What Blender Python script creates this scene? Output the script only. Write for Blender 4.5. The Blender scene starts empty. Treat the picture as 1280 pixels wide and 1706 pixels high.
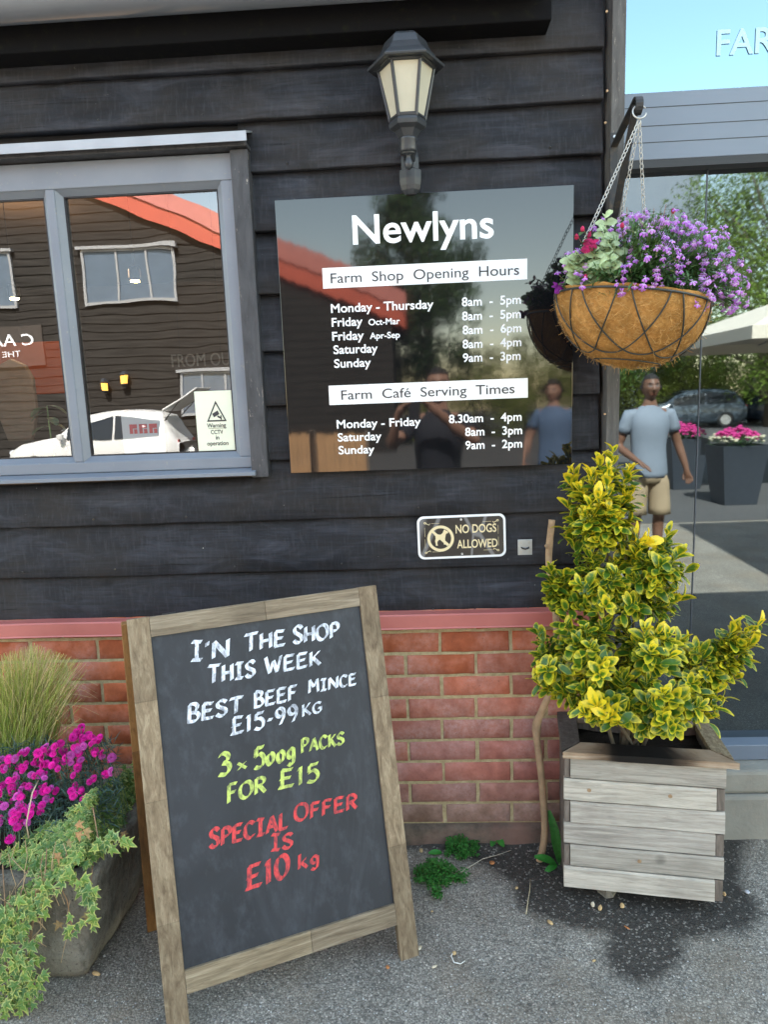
import bpy, bmesh, math, random
from math import sin, cos, pi, radians, sqrt, atan2, hypot
from mathutils import Vector, Matrix, noise
random.seed(7)
C = bpy.context.scene
COL = C.collection

# ------------------------------------------------------------------ camera, light, exposure
CAM_LOC = Vector((0.0, -2.122, 1.48))
PITCH, ROLL, YAW, FPX = radians(9.29), radians(-2.18), radians(2.66), 1134.0
fw = Vector((-sin(YAW)*cos(PITCH), cos(YAW)*cos(PITCH), -sin(PITCH)))
r0 = Vector((cos(YAW), sin(YAW), 0)); u0 = r0.cross(fw)
rt = r0*cos(ROLL) + u0*sin(ROLL); up = u0*cos(ROLL) - r0*sin(ROLL)
cd = bpy.data.cameras.new('camera'); cam = bpy.data.objects.new('camera', cd); COL.objects.link(cam)
cam.matrix_world = Matrix(((rt.x, up.x, -fw.x, CAM_LOC.x), (rt.y, up.y, -fw.y, CAM_LOC.y), (rt.z, up.z, -fw.z, CAM_LOC.z), (0, 0, 0, 1)))
cd.sensor_fit = 'HORIZONTAL'; cd.sensor_width = 36.0; cd.lens = 36.0*FPX/1280.0
cd.clip_start = 0.01; cd.clip_end = 800.0
C.camera = cam

SUN_EL = radians(48)
w = bpy.data.worlds.new('World'); C.world = w; w.use_nodes = True
nt = w.node_tree; bg = nt.nodes['Background']
sky = nt.nodes.new('ShaderNodeTexSky'); sky.sky_type = 'NISHITA'; sky.sun_disc = False
sky.sun_elevation = SUN_EL; sky.sun_rotation = radians(0.0); sky.air_density = 1.0; sky.dust_density = 0.6; sky.ozone_density = 1.0
mxn = nt.nodes.new('ShaderNodeMix'); mxn.data_type = 'RGBA'; mxn.blend_type = 'MULTIPLY'; mxn.inputs[0].default_value = 1.0; mxn.inputs[7].default_value = (1.21, 1.0, 0.735, 1)
nt.links.new(sky.outputs[0], mxn.inputs[6]); nt.links.new(mxn.outputs[2], bg.inputs[0]); bg.inputs[1].default_value = 0.15
sl = bpy.data.lights.new('sun', 'SUN'); sl.energy = 4.2; sl.angle = radians(0.5); sl.color = (1.0, 0.95, 0.87)
so = bpy.data.objects.new('sun', sl); COL.objects.link(so)
so.rotation_euler = (-(pi/2 - SUN_EL), 0, 0)          # light travels towards -Y and down: the sun stands behind the shop
so.location = (0, 10, 12)
C.view_settings.view_transform = 'Standard'; C.view_settings.look = 'None'
C.view_settings.gamma = 1.0; C.view_settings.exposure = 3.05
C.cycles.max_bounces = 8; C.cycles.transparent_max_bounces = 12
C.cycles.use_denoising = True

# ------------------------------------------------------------------ helpers
def pray(px, py):
    return fw + rt*((px-640)/FPX) - up*((py-853)/FPX)
def at(px, py, Y):                                     # pixel of the photograph -> point on the upright plane y = Y
    v = pray(px, py); return CAM_LOC + v*((Y-CAM_LOC.y)/v.y)
def gnd(px, py, z=0.0):
    v = pray(px, py); return CAM_LOC + v*((z-CAM_LOC.z)/v.z)
def V(*a): return Vector(a)
def rnd(a, b): return random.uniform(a, b)
def lerp(a, b, t): return a + (b-a)*t

class MB:
    def __init__(s): s.v = []; s.f = []; s.c = []; s.m = []
    def add(s, vs, fs, col=(1, 1, 1), mi=0):
        b = len(s.v); s.v += [tuple(p) for p in vs]
        if col and isinstance(col[0], (tuple, list)): s.c += [tuple(c) for c in col]
        else: s.c += [tuple(col)]*len(vs)
        s.f += [tuple(b+i for i in f) for f in fs]; s.m += [mi]*len(fs)
    def obox(s, c, ax, ay, az, col=(1, 1, 1), mi=0):   # centre and three half vectors
        c = Vector(c); ax = Vector(ax); ay = Vector(ay); az = Vector(az)
        vs = [c+ax*i+ay*j+az*k for k in (-1, 1) for j in (-1, 1) for i in (-1, 1)]
        s.add(vs, [(0, 2, 3, 1), (4, 5, 7, 6), (0, 1, 5, 4), (2, 6, 7, 3), (0, 4, 6, 2), (1, 3, 7, 5)], col, mi)
    def box(s, x0, x1, y0, y1, z0, z1, col=(1, 1, 1), mi=0):
        s.obox(((x0+x1)/2, (y0+y1)/2, (z0+z1)/2), ((x1-x0)/2, 0, 0), (0, (y1-y0)/2, 0), (0, 0, (z1-z0)/2), col, mi)
    def frame(s, x0, x1, z0, z1, y0, y1, wl, wr, wb, wt, col=(1, 1, 1)):
        s.box(x0, x0+wl, y0, y1, z0, z1, col); s.box(x1-wr, x1, y0, y1, z0, z1, col)
        s.box(x0+wl, x1-wr, y0, y1, z0, z0+wb, col); s.box(x0+wl, x1-wr, y0, y1, z1-wt, z1, col)
    def tube(s, pts, r, n=8, col=(1, 1, 1), mi=0, cap=True, col2=None, closed=False):
        pts = [Vector(p) for p in pts]; N = len(pts)
        if not isinstance(r, (list, tuple)): r = [r]*N
        b = len(s.v); t0 = None; nx = None
        for i, p in enumerate(pts):
            if closed: t = (pts[(i+1) % N]-pts[i-1])
            else: t = (pts[min(i+1, N-1)]-pts[max(i-1, 0)])
            if t.length < 1e-9: t = Vector((0, 0, 1))
            t.normalize()
            if nx is None:
                nx = t.orthogonal().normalized()
            else:
                nx = nx - t*nx.dot(t)
                nx = nx.normalized() if nx.length > 1e-6 else t.orthogonal().normalized()
            ny = t.cross(nx)
            cc = col if col2 is None else tuple(lerp(a, c, i/max(1, N-1)) for a, c in zip(col, col2))
            for k in range(n):
                a = 2*pi*k/n; s.v.append(tuple(p + nx*(cos(a)*r[i]) + ny*(sin(a)*r[i]))); s.c.append(tuple(cc))
        for i in range(N if closed else N-1):
            j = (i+1) % N
            for k in range(n):
                s.f.append((b+i*n+k, b+i*n+(k+1) % n, b+j*n+(k+1) % n, b+j*n+k)); s.m.append(mi)
        if cap and not closed:
            s.f.append(tuple(b+k for k in range(n))[::-1]); s.m.append(mi)
            s.f.append(tuple(b+(N-1)*n+k for k in range(n))); s.m.append(mi)
    def lathe(s, prof, c, n=24, col=(1, 1, 1), mi=0, rot0=0.0):
        b = len(s.v)
        for (r, z) in prof:
            for k in range(n):
                a = rot0 + 2*pi*k/n; s.v.append((c[0]+r*cos(a), c[1]+r*sin(a), c[2]+z)); s.c.append(tuple(col))
        for i in range(len(prof)-1):
            for k in range(n):
                s.f.append((b+i*n+k, b+i*n+(k+1) % n, b+(i+1)*n+(k+1) % n, b+(i+1)*n+k)); s.m.append(mi)
        s.f.append(tuple(b+k for k in range(n))[::-1]); s.m.append(mi)
        s.f.append(tuple(b+(len(prof)-1)*n+k for k in range(n))); s.m.append(mi)
    def prism(s, poly, fn, d0, d1, col=(1, 1, 1), mi=0):   # fn(u, v, d) -> point
        n = len(poly)
        vs = [fn(u, v, d0) for u, v in poly] + [fn(u, v, d1) for u, v in poly]
        fs = [tuple(range(n))[::-1], tuple(range(n, 2*n))] + [(i, (i+1) % n, n+(i+1) % n, n+i) for i in range(n)]
        s.add(vs, fs, col, mi)
    def build(s, name, mats, parent=None, smooth=False, bevel=0.0, seg=2, root=None):
        me = bpy.data.meshes.new(name)
        off = Vector((0, 0, 0))
        p = parent
        while p is not None: off = off + p.location; p = p.parent
        if root is not None: off = Vector(root)
        me.from_pydata([(x-off.x, y-off.y, z-off.z) for x, y, z in s.v], [], s.f)
        if not isinstance(mats, (list, tuple)): mats = [mats]
        for m in mats: me.materials.append(m)
        if len(mats) > 1: me.polygons.foreach_set('material_index', s.m)
        ca = me.color_attributes.new('Col', 'FLOAT_COLOR', 'POINT')
        flat = []
        for c in s.c: flat += [c[0], c[1], c[2], 1.0]
        ca.data.foreach_set('color', flat)
        if smooth: me.polygons.foreach_set('use_smooth', [True]*len(me.polygons))
        me.update()
        o = bpy.data.objects.new(name, me); COL.objects.link(o)
        if root is not None: o.location = off
        if parent is not None: o.parent = parent
        if bevel > 0:
            bm_ = o.modifiers.new('bevel', 'BEVEL'); bm_.width = bevel; bm_.segments = seg; bm_.limit_method = 'ANGLE'; bm_.angle_limit = radians(40)
            bm_.harden_normals = False
        return o
def tag(o, label=None, cat=None, group=None, kind=None):
    if label: o['label'] = label
    if cat: o['category'] = cat
    if group: o['group'] = group
    if kind: o['kind'] = kind
    return o
def thing(name, loc, label, cat, group=None):
    o = bpy.data.objects.new(name, None); COL.objects.link(o); o.location = loc; o.empty_display_size = 0.05
    return tag(o, label, cat, group)
def copy_tree(o, parent=None):
    c = o.copy(); COL.objects.link(c); c.parent = parent
    for ch in list(o.children): copy_tree(ch, c)
    return c

# text -> (verts, faces) flat in the xy plane
def text_geo(s, bold=0.0, extr=0.02, space=1.0):
    cu = bpy.data.curves.new('text', 'FONT'); cu.body = s; cu.size = 1.0; cu.extrude = extr; cu.offset = bold; cu.space_character = space
    cu.resolution_u = 5
    ob = bpy.data.objects.new('text', cu); COL.objects.link(ob)
    dg = bpy.context.evaluated_depsgraph_get(); dg.update()
    me = ob.evaluated_get(dg).to_mesh()
    vs = [v.co.copy() for v in me.vertices]; fs = [tuple(p.vertices) for p in me.polygons]
    ob.evaluated_get(dg).to_mesh_clear()
    bpy.data.objects.remove(ob); bpy.data.curves.remove(cu)
    return vs, fs
def put_text(mb, s, fn, x0, z0, x1, bold=0.0, height=None, col=(1, 1, 1), thick=0.0008, space=1.0, mirror=False):
    """lay s so that it runs from x0 to x1 with its baseline at z0; fn(u, v, d) places it; height = size of a capital"""
    vs, fs = text_geo(s, bold, 0.5, space)
    a = min(v.x for v in vs); b = max(v.x for v in vs)
    sx = (x1-x0)/(b-a); sz = sx if height is None else height/0.73
    P = [fn(x0+(v.x-a)*sx, z0+v.y*sz, thick*(v.z+0.5)) for v in vs]
    mb.add(P, fs, col)

# ------------------------------------------------------------------ materials
class NT:
    def __init__(s, name):
        s.mat = bpy.data.materials.new(name); s.mat.use_nodes = True; s.t = s.mat.node_tree
        s.b = s.t.nodes['Principled BSDF']; s.out = s.t.nodes['Material Output']
        s._obj = None
    def n(s, typ, **k):
        nd = s.t.nodes.new(typ)
        for a, v in k.items(): setattr(nd, a, v)
        return nd
    def l(s, a, b): s.t.links.new(a, b)
    def coord(s, scale=(1, 1, 1), rot=(0, 0, 0), loc=(0, 0, 0), kind='Object'):
        if s._obj is None: s._obj = s.n('ShaderNodeTexCoord')
        m = s.n('ShaderNodeMapping'); m.inputs['Scale'].default_value = scale; m.inputs['Rotation'].default_value = rot; m.inputs['Location'].default_value = loc
        s.l(s._obj.outputs[kind], m.inputs[0]); return m.outputs[0]
    def noise(s, scale, detail=4, rough=0.55, co=None, dist=0.0):
        n = s.n('ShaderNodeTexNoise'); n.inputs['Scale'].default_value = scale; n.inputs['Detail'].default_value = detail
        n.inputs['Roughness'].default_value = rough; n.inputs['Distortion'].default_value = dist
        s.l(co if co is not None else s.coord(), n.inputs['Vector']); return n.outputs['Fac']
    def voro(s, scale, co=None, feature='F1', rand=1.0):
        n = s.n('ShaderNodeTexVoronoi'); n.feature = feature; n.inputs['Scale'].default_value = scale; n.inputs['Randomness'].default_value = rand
        s.l(co if co is not None else s.coord(), n.inputs['Vector']); return n
    def ramp(s, fac, stops, interp='LINEAR'):
        r = s.n('ShaderNodeValToRGB'); r.color_ramp.interpolation = interp
        e = r.color_ramp.elements
        while len(e) < len(stops): e.new(0.5)
        for i, (p, c) in enumerate(stops):
            e[i].position = p; e[i].color = (c, c, c, 1) if isinstance(c, (int, float)) else (*c, 1)
        s.l(fac, r.inputs[0]); return r.outputs[0]
    def mix(s, fac, a, b, mode='MIX'):
        m = s.n('ShaderNodeMix', data_type='RGBA', blend_type=mode)
        for v, i in ((fac, 0), (a, 6), (b, 7)):
            if isinstance(v, (int, float)): m.inputs[i].default_value = v if i == 0 else (v, v, v, 1)
            elif isinstance(v, tuple): m.inputs[i].default_value = (*v, 1)
            else: s.l(v, m.inputs[i])
        return m.outputs[2]
    def math(s, op, a, b=None, c=None):
        m = s.n('ShaderNodeMath', operation=op)
        for i, v in enumerate((a, b, c)):
            if v is None: continue
            if isinstance(v, (int, float)): m.inputs[i].default_value = v
            else: s.l(v, m.inputs[i])
        return m.outputs[0]
    def attr(s, name='Col'):
        a = s.n('ShaderNodeAttribute'); a.attribute_name = name; return a.outputs['Color']
    def bump(s, h, strength=0.3, dist=0.002, prev=None):
        b = s.n('ShaderNodeBump'); b.inputs['Strength'].default_value = strength; b.inputs['Distance'].default_value = dist
        s.l(h, b.inputs['Height'])
        if prev is not None: s.l(prev, b.inputs['Normal'])
        return b.outputs[0]
    def set(s, col=None, rough=None, normal=None, metal=None, ior=None, spec=None, **k):
        for v, nm in ((col, 'Base Color'), (rough, 'Roughness'), (metal, 'Metallic'), (ior, 'IOR'), (spec, 'Specular IOR Level')):
            if v is None: continue
            i = s.b.inputs[nm]
            if isinstance(v, (int, float)): i.default_value = v
            elif isinstance(v, tuple): i.default_value = (*v, 1)
            else: s.l(v, i)
        if normal is not None: s.l(normal, s.b.inputs['Normal'])
        for nm, v in k.items(): s.b.inputs[nm.replace('_', ' ')].default_value = v
        return s.mat

def simple(name, col, rough=0.6, var=0.25, scale=14, bump=0.15, metal=0.0, spec=0.5, dist=0.001):
    m = NT(name); n = m.noise(scale, 5)
    c = m.mix(n, tuple(x*(1-var) for x in col), tuple(min(1, x*(1+var)) for x in col))
    return m.set(c, rough, m.bump(m.noise(scale*8, 4), bump, dist), metal, None, spec)
def vcol(name, rough=0.6, var=0.3, scale=40, bump=0.2, spec=0.4, sub=0.0, trans=0.0):
    m = NT(name); n = m.noise(scale, 4)
    c = m.mix(1.0, m.attr(), m.ramp(n, [(0.3, 1-var), (0.7, 1+var)]), 'MULTIPLY')
    mt = m.set(c, rough, m.bump(m.noise(scale*4, 3), bump, 0.001), None, None, spec)
    if trans > 0:                                       # thin leaf: some light passes through
        t = m.n('ShaderNodeBsdfTranslucent'); m.l(c, t.inputs[0])
        x = m.n('ShaderNodeMixShader'); x.inputs[0].default_value = trans
        m.l(m.b.outputs[0], x.inputs[1]); m.l(t.outputs[0], x.inputs[2]); m.l(x.outputs[0], m.out.inputs[0])
    return mt
M = {}
def mk_board(name, k=1.0):
    m = NT(name)
    grain = m.noise(4.5, 8, 0.6, m.coord((1.0, 1, 3.2)), 0.9); fine = m.noise(14, 6, 0.6, m.coord((0.4, 1, 8)), 0.3)
    saw = m.noise(110, 4, 0.65, m.coord((1, 1, 0.07)))
    big = m.noise(3.2, 5, 0.6, m.coord((1, 1, 1.6)))
    c = m.ramp(grain, [(0.28, (0.006*k, 0.006*k, 0.008*k)), (0.48, (0.014*k, 0.015*k, 0.020*k)), (0.6, (0.027*k, 0.029*k, 0.038*k)), (0.75, (0.050*k, 0.053*k, 0.068*k))])
    c = m.mix(m.ramp(fine, [(0.35, 0.55), (0.55, 0.0)]), c, (0.007*k, 0.007*k, 0.008*k))
    c = m.mix(m.ramp(big, [(0.45, 0.0), (0.7, 0.5)]), c, (0.040*k, 0.033*k, 0.027*k))
    ck = m.noise(5, 5, 0.7, m.coord((0.5, 1, 22)), 0.6); c = m.mix(m.ramp(ck, [(0.635, 0.0), (0.66, 0.9)]), c, (0.004, 0.004, 0.005))
    c = m.mix(m.ramp(saw, [(0.5, 0.0), (0.78, 0.30)]), c, (0.065*k, 0.067*k, 0.078*k))
    kn = m.voro(2.6, m.coord((1.0, 1, 1.5))); kn_f = m.ramp(m.math('ADD', kn.outputs['Distance'], m.math('MULTIPLY', m.noise(30, 4), 0.05)), [(0.045, 0.2), (0.065, 1.0), (0.085, 0.25), (0.10, 0.7), (0.13, 0.0)])
    c = m.mix(kn_f, c, (0.004, 0.004, 0.005))
    sp = m.voro(26, m.coord((1, 1, 1.4))); sp_f = m.ramp(sp.outputs['Distance'], [(0.035, 1.0), (0.06, 0.0)])
    pick = m.ramp(m.noise(7, 2), [(0.60, 0.0), (0.66, 1.0)])
    c = m.mix(m.math('MULTIPLY', sp_f, pick), c, (0.42, 0.41, 0.38))
    scr = m.ramp(m.noise(60, 6, 0.75, m.coord((0.25, 1, 1.6)), 1.2), [(0.685, 0.0), (0.74, 0.8)])
    c = m.mix(scr, c, (0.25, 0.24, 0.23))
    n1 = m.bump(grain, 0.5, 0.004); n1 = m.bump(saw, 0.35, 0.0015, n1)
    n1 = m.bump(ck, 0.4, 0.004, n1)
    return m.set(c, m.ramp(big, [(0.3, 0.55), (0.7, 0.75)]), n1, None, None, 0.28)
M['board'] = mk_board('black_stained_board', 1.0)
M['worn_board'] = None
m = NT('worn_black_trim')
g = m.noise(14, 7, 0.65, m.coord((3, 3, 0.7)), 0.5)
c = m.ramp(g, [(0.3, (0.02, 0.02, 0.023)), (0.7, (0.06, 0.06, 0.066))])
fl = m.ramp(m.noise(46, 6, 0.72, m.coord((2.4, 2, 0.55)), 0.6), [(0.62, 0.0), (0.66, 1.0)])
fl2 = m.ramp(m.noise(3, 2), [(0.42, 0.0), (0.6, 1.0)])
c = m.mix(m.math('MULTIPLY', fl, fl2), c, (0.30, 0.26, 0.22))
M['worn'] = m.set(c, 0.6, m.bump(g, 0.4, 0.003))
m = NT('greyed_post_paint'); g = m.noise(16, 7, 0.7, m.coord((4, 4, 0.5)), 0.6)
c = m.ramp(g, [(0.3, (0.045, 0.042, 0.04)), (0.6, (0.10, 0.095, 0.09)), (0.8, (0.17, 0.16, 0.145))])
fl = m.ramp(m.noise(60, 6, 0.75, m.coord((3, 3, 0.35)), 0.6), [(0.62, 0.0), (0.67, 0.9)]); c = m.mix(fl, c, (0.36, 0.31, 0.25))
M['post'] = m.set(c, 0.7, m.bump(g, 0.5, 0.003), None, None, 0.3)
m = NT('grey_window_paint'); n = m.noise(5, 4)
c = m.mix(m.ramp(n, [(0.4, 0.0), (0.75, 1.0)]), (0.155, 0.175, 0.21), (0.19, 0.21, 0.245))
d = m.ramp(m.noise(60, 5, 0.7), [(0.63, 0.0), (0.7, 0.6)])
c = m.mix(d, c, (0.26, 0.25, 0.22))
M['frame'] = m.set(c, 0.38, m.bump(m.noise(200, 2), 0.05, 0.0005), None, None, 0.5)
M['frame2'] = simple('grey_powder_coat', (0.15, 0.178, 0.222), 0.32, 0.08, 3, 0.03)
M['flash'] = simple('lead_flashing', (0.33, 0.35, 0.38), 0.42, 0.25, 9, 0.25, 0.25)
M['gasket'] = simple('black_gasket', (0.012, 0.012, 0.014), 0.5)
M['gutter'] = simple('grey_gutter', (0.115, 0.125, 0.145), 0.5, 0.25, 7, 0.2)
m = NT('mossy_fascia'); n = m.noise(30, 6, 0.7)
mz = m.n('ShaderNodeSeparateXYZ'); m.l(m.coord(), mz.inputs[0])
c = m.mix(m.ramp(n, [(0.56, 0.0), (0.75, 0.5)]), (0.005, 0.005, 0.006), (0.028, 0.03, 0.010))
c = m.mix(m.ramp(mz.outputs[2], [(0.0, 1.0), (1.0, 1.0)]), c, c); M['fascia'] = m.set(c, 0.9, m.bump(n, 0.5, 0.004), None, None, 0.12)
def mk_glass(name, refl, tint, wob, wscale=(1, 1, 1), rough=0.0, gcol=(0.95, 0.97, 1.0)):
    m = NT(name)
    gl = m.n('ShaderNodeBsdfGlossy'); gl.inputs['Roughness'].default_value = rough; gl.inputs['Color'].default_value = (*gcol, 1)
    tr = m.n('ShaderNodeBsdfTransparent'); tr.inputs[0].default_value = (*tint, 1)
    if wob > 0:
        nb = m.bump(m.noise(1.0, 2, 0.5, m.coord(wscale)), 1.0, wob); m.l(nb, gl.inputs['Normal'])
    lw = m.n('ShaderNodeFresnel'); lw.inputs['IOR'].default_value = 1.45
    f = m.math('ADD', lw.outputs[0], refl)
    x = m.n('ShaderNodeMixShader'); m.l(f, x.inputs[0]); m.l(tr.outputs[0], x.inputs[1]); m.l(gl.outputs[0], x.inputs[2])
    m.l(x.outputs[0], m.out.inputs[0]); return m.mat
M['pane'] = mk_glass('window_glass', 0.115, (0.80, 0.82, 0.81), 0.0010, (2.2, 1, 2.6))
M['door_glass'] = mk_glass('solar_door_glass', 0.15, (0.30, 0.33, 0.36), 0.0004, (1.2, 1, 1.0), 0.020, (0.80, 0.93, 1.0))
M['upper_glass'] = mk_glass('coated_upper_glass', 0.34, (0.25, 0.3, 0.34), 0.0003, (1.2, 1, 1.0), 0.01, (0.60, 0.86, 1.0))
M['far_glass'] = simple('far_window_glass', (0.10, 0.13, 0.17), 0.08, 0.2, 3, 0.02)
m = NT('red_brown_brick'); a = m.attr(); n = m.noise(24, 7, 0.65); n2 = m.noise(6, 4)
c = m.mix(1.0, a, m.ramp(n, [(0.3, 0.72), (0.7, 1.22)]), 'MULTIPLY')
eff = m.math('MULTIPLY', m.ramp(n2, [(0.42, 0.0), (0.64, 0.62)]), m.ramp(m.noise(70, 6, 0.7), [(0.35, 0.2), (0.65, 1.0)]))
c = m.mix(eff, c, (0.50, 0.34, 0.31))
pit = m.ramp(m.noise(130, 4, 0.7), [(0.30, 1.0), (0.37, 0.0)])
c = m.mix(m.math('MULTIPLY', pit, 0.6), c, (0.06, 0.035, 0.03))
h = m.bump(n, 0.5, 0.003); M['brick'] = m.set(c, 0.85, m.bump(m.noise(160, 5, 0.7), 0.5, 0.0015, h), None, None, 0.25)
m = NT('sandy_mortar'); n = m.noise(40, 6, 0.7); sx = m.n('ShaderNodeSeparateXYZ'); m.l(m.coord(), sx.inputs[0])
c = m.ramp(n, [(0.3, (0.29, 0.22, 0.11)), (0.55, (0.44, 0.35, 0.195)), (0.75, (0.54, 0.45, 0.29))])
M['mortar'] = m.set(c, 0.95, m.bump(m.noise(180, 5, 0.7), 0.7, 0.002))
m = NT('red_painted_metal'); n = m.noise(5, 5)
c = m.ramp(n, [(0.3, (0.40, 0.115, 0.095)), (0.7, (0.50, 0.155, 0.13))]); M['cap'] = m.set(c, 0.42, m.bump(m.noise(9, 3), 0.2, 0.004), None, None, 0.5)
# asphalt: stone chips in binder, soil stain by painted mask
m = NT('worn_asphalt')
v1 = m.voro(185); v2 = m.voro(420)
chip = m.n('ShaderNodeSeparateColor'); m.l(v1.outputs['Color'], chip.inputs[0])
chip2 = m.n('ShaderNodeSeparateColor'); m.l(v2.outputs['Color'], chip2.inputs[0])
c1 = m.ramp(chip.outputs[0], [(0.0, (0.12, 0.108, 0.09)), (0.35, (0.24, 0.218, 0.18)), (0.8, (0.36, 0.33, 0.275)), (1.0, (0.58, 0.53, 0.44))])
c2 = m.ramp(chip2.outputs[1], [(0.0, (0.11, 0.10, 0.082)), (0.5, (0.26, 0.236, 0.195)), (1.0, (0.48, 0.44, 0.36))])
c = m.mix(m.ramp(m.noise(90, 3), [(0.42, 0.0), (0.58, 1.0)]), c1, c2)
gap = m.ramp(v1.outputs['Distance'], [(0.45, 0.0), (0.8, 0.7)])
c = m.mix(gap, c, (0.10, 0.09, 0.076))
lg = m.noise(2.6, 6, 0.6); c = m.mix(1.0, c, m.ramp(lg, [(0.25, 0.62), (0.75, 1.25)]), 'MULTIPLY')
brn = m.ramp(m.noise(3.5, 4), [(0.48, 0.0), (0.70, 0.45)]); c = m.mix(brn, c, (0.23, 0.175, 0.115))
st = m.attr('Col'); sts = m.n('ShaderNodeSeparateColor'); m.l(st, sts.inputs[0])
sn = m.math('ADD', sts.outputs[0], m.math('MULTIPLY', m.math('SUBTRACT', m.noise(34, 6, 0.7), 0.5), 0.6))
sf = m.ramp(sn, [(0.30, 0.0), (0.72, 1.0)])
soil = m.mix(m.ramp(chip.outputs[1], [(0.86, 0.0), (0.97, 1.0)]), m.ramp(m.noise(60, 5), [(0.3, (0.016, 0.014, 0.012)), (0.7, (0.048, 0.042, 0.035))]), (0.22, 0.20, 0.17))
c = m.mix(m.math('MULTIPLY', sf, 0.93), c, soil)
hgt = m.math('SUBTRACT', 1.0, v1.outputs['Distance'])
nb = m.bump(hgt, 0.55, 0.004); nb = m.bump(m.noise(260, 3), 0.3, 0.001, nb)
M['asphalt'] = m.set(c, m.ramp(sf, [(0.0, 0.78), (1.0, 0.62)]), nb, None, None, 0.4)
def mk_wood(name, cols, scale=1.0, axis='x', rough=0.75, stain=None, knots=True):
    m = NT(name)
    st_ = {'x': (0.7, 0.7, 11), 'z': (9, 9, 0.9), 'y': (9, 0.9, 9)}[axis]
    g = m.noise(8*scale, 8, 0.65, m.coord(st_), 0.8); g2 = m.noise(60*scale, 4, 0.6, m.coord(tuple(x*0.6 for x in st_)))
    c = m.ramp(g, [(0.25, cols[0]), (0.5, cols[1]), (0.75, cols[2])])
    c = m.mix(m.ramp(g2, [(0.55, 0.0), (0.75, 0.45)]), c, tuple(x*0.45 for x in cols[0]))
    dirt = m.noise(4.5, 5, 0.6); c = m.mix(m.ramp(dirt, [(0.5, 0.0), (0.75, 0.4)]), c, tuple(x*0.6 for x in cols[0]))
    if knots:
        kv = m.voro(5, m.coord((0.8, 1, 0.8))); c = m.mix(m.ramp(kv.outputs['Distance'], [(0.04, 0.85), (0.1, 0.0)]), c, tuple(x*0.3 for x in cols[0]))
    c = m.mix(1.0, c, m.attr(), 'MULTIPLY')
    return m.set(c, rough, m.bump(g2, 0.4, 0.0015, m.bump(g, 0.3, 0.003)), None, None, 0.3)
M['oldwood_x'] = mk_wood('silvered_slat_wood', [(0.24, 0.21, 0.175), (0.44, 0.395, 0.335), (0.62, 0.57, 0.49)], 1.0, 'x')
M['rimwood'] = mk_wood('weathered_rim_wood', [(0.16, 0.10, 0.055), (0.30, 0.22, 0.15), (0.48, 0.41, 0.33)], 1.0, 'x')
M['sidewood'] = mk_wood('brown_side_wood', [(0.09, 0.07, 0.055), (0.16, 0.13, 0.105), (0.25, 0.21, 0.18)], 1.0, 'z')
M['ab_v'] = mk_wood('a_board_stile_wood', [(0.10, 0.066, 0.038), (0.23, 0.17, 0.105), (0.38, 0.305, 0.20)], 1.0, 'z', 0.65, knots=False)
M['ab_h'] = mk_wood('a_board_rail_wood', [(0.10, 0.072, 0.046), (0.23, 0.18, 0.12), (0.38, 0.315, 0.225)], 1.0, 'x', 0.65, knots=False)
M['ab_rear'] = mk_wood('varnished_rear_wood', [(0.14, 0.065, 0.02), (0.24, 0.12, 0.04), (0.32, 0.17, 0.06)], 1.0, 'z', 0.5, knots=False)
m = NT('chalkboard_black'); n = m.noise(3.0, 5, 0.6, m.coord((1, 1, 1.0)), 0.8); n2 = m.noise(26, 5, 0.7, m.coord((1, 1, 0.5)))
c = m.ramp(n, [(0.25, (0.018, 0.020, 0.024)), (0.75, (0.036, 0.040, 0.048))])
c = m.mix(m.ramp(n2, [(0.50, 0.0), (0.8, 0.38)]), c, (0.10, 0.11, 0.13))
sm_ = m.noise(2.2, 6, 0.75, m.coord((1.0, 1, 0.35), (0, 0.5, 0)), 1.6); c = m.mix(m.ramp(sm_, [(0.5, 0.0), (0.72, 0.45)]), c, (0.085, 0.092, 0.108))
sc_ = m.noise(24, 5, 0.8, m.coord((1, 1, 0.12), (0, 0.35, 0)), 0.3); c = m.mix(m.ramp(sc_, [(0.70, 0.0), (0.74, 0.5)]), c, (0.2, 0.21, 0.23))
M['chalkboard'] = m.set(c, 0.55, m.bump(n2, 0.05, 0.001), None, None, 0.4)
def mk_chalk(name, col):
    m = NT(name); n = m.noise(120, 5, 0.7, m.coord((1.0, 1.0, 0.35))); n2_ = m.noise(26, 4, 0.7); f = m.math('MULTIPLY', m.ramp(n, [(0.36, 0.30), (0.56, 1.0)]), m.ramp(n2_, [(0.3, 0.62), (0.5, 1.0)]))
    c = m.mix(f, (0.05, 0.055, 0.065), m.mix(m.noise(30, 3), col, tuple(min(1, x*1.15) for x in col)))
    return m.set(c, 0.9, None, None, None, 0.1)
M['chalk_w'] = mk_chalk('white_chalk', (0.72, 0.76, 0.84)); M['chalk_y'] = mk_chalk('lime_chalk', (0.55, 0.66, 0.16)); M['chalk_r'] = mk_chalk('red_chalk', (0.66, 0.075, 0.075))
m = NT('gloss_black_acrylic')
nb = m.bump(m.noise(1.0, 1, 0.5, m.coord((3.0, 1, 1.1))), 1.0, 0.0016); nb = m.bump(m.noise(1.0, 1, 0.4, m.coord((26, 1, 1.6))), 1.0, 0.00010, nb)
M['acrylic'] = m.set((0.006, 0.006, 0.007), 0.038, nb, None, 1.62, 0.5)
M['white_vinyl'] = simple('white_vinyl', (0.80, 0.80, 0.81), 0.4, 0.03, 5, 0.02)
M['black_vinyl'] = simple('dark_lettering', (0.03, 0.03, 0.035), 0.4, 0.05)
M['gold'] = simple('cream_gold_paint', (0.72, 0.60, 0.36), 0.5, 0.06)
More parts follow.
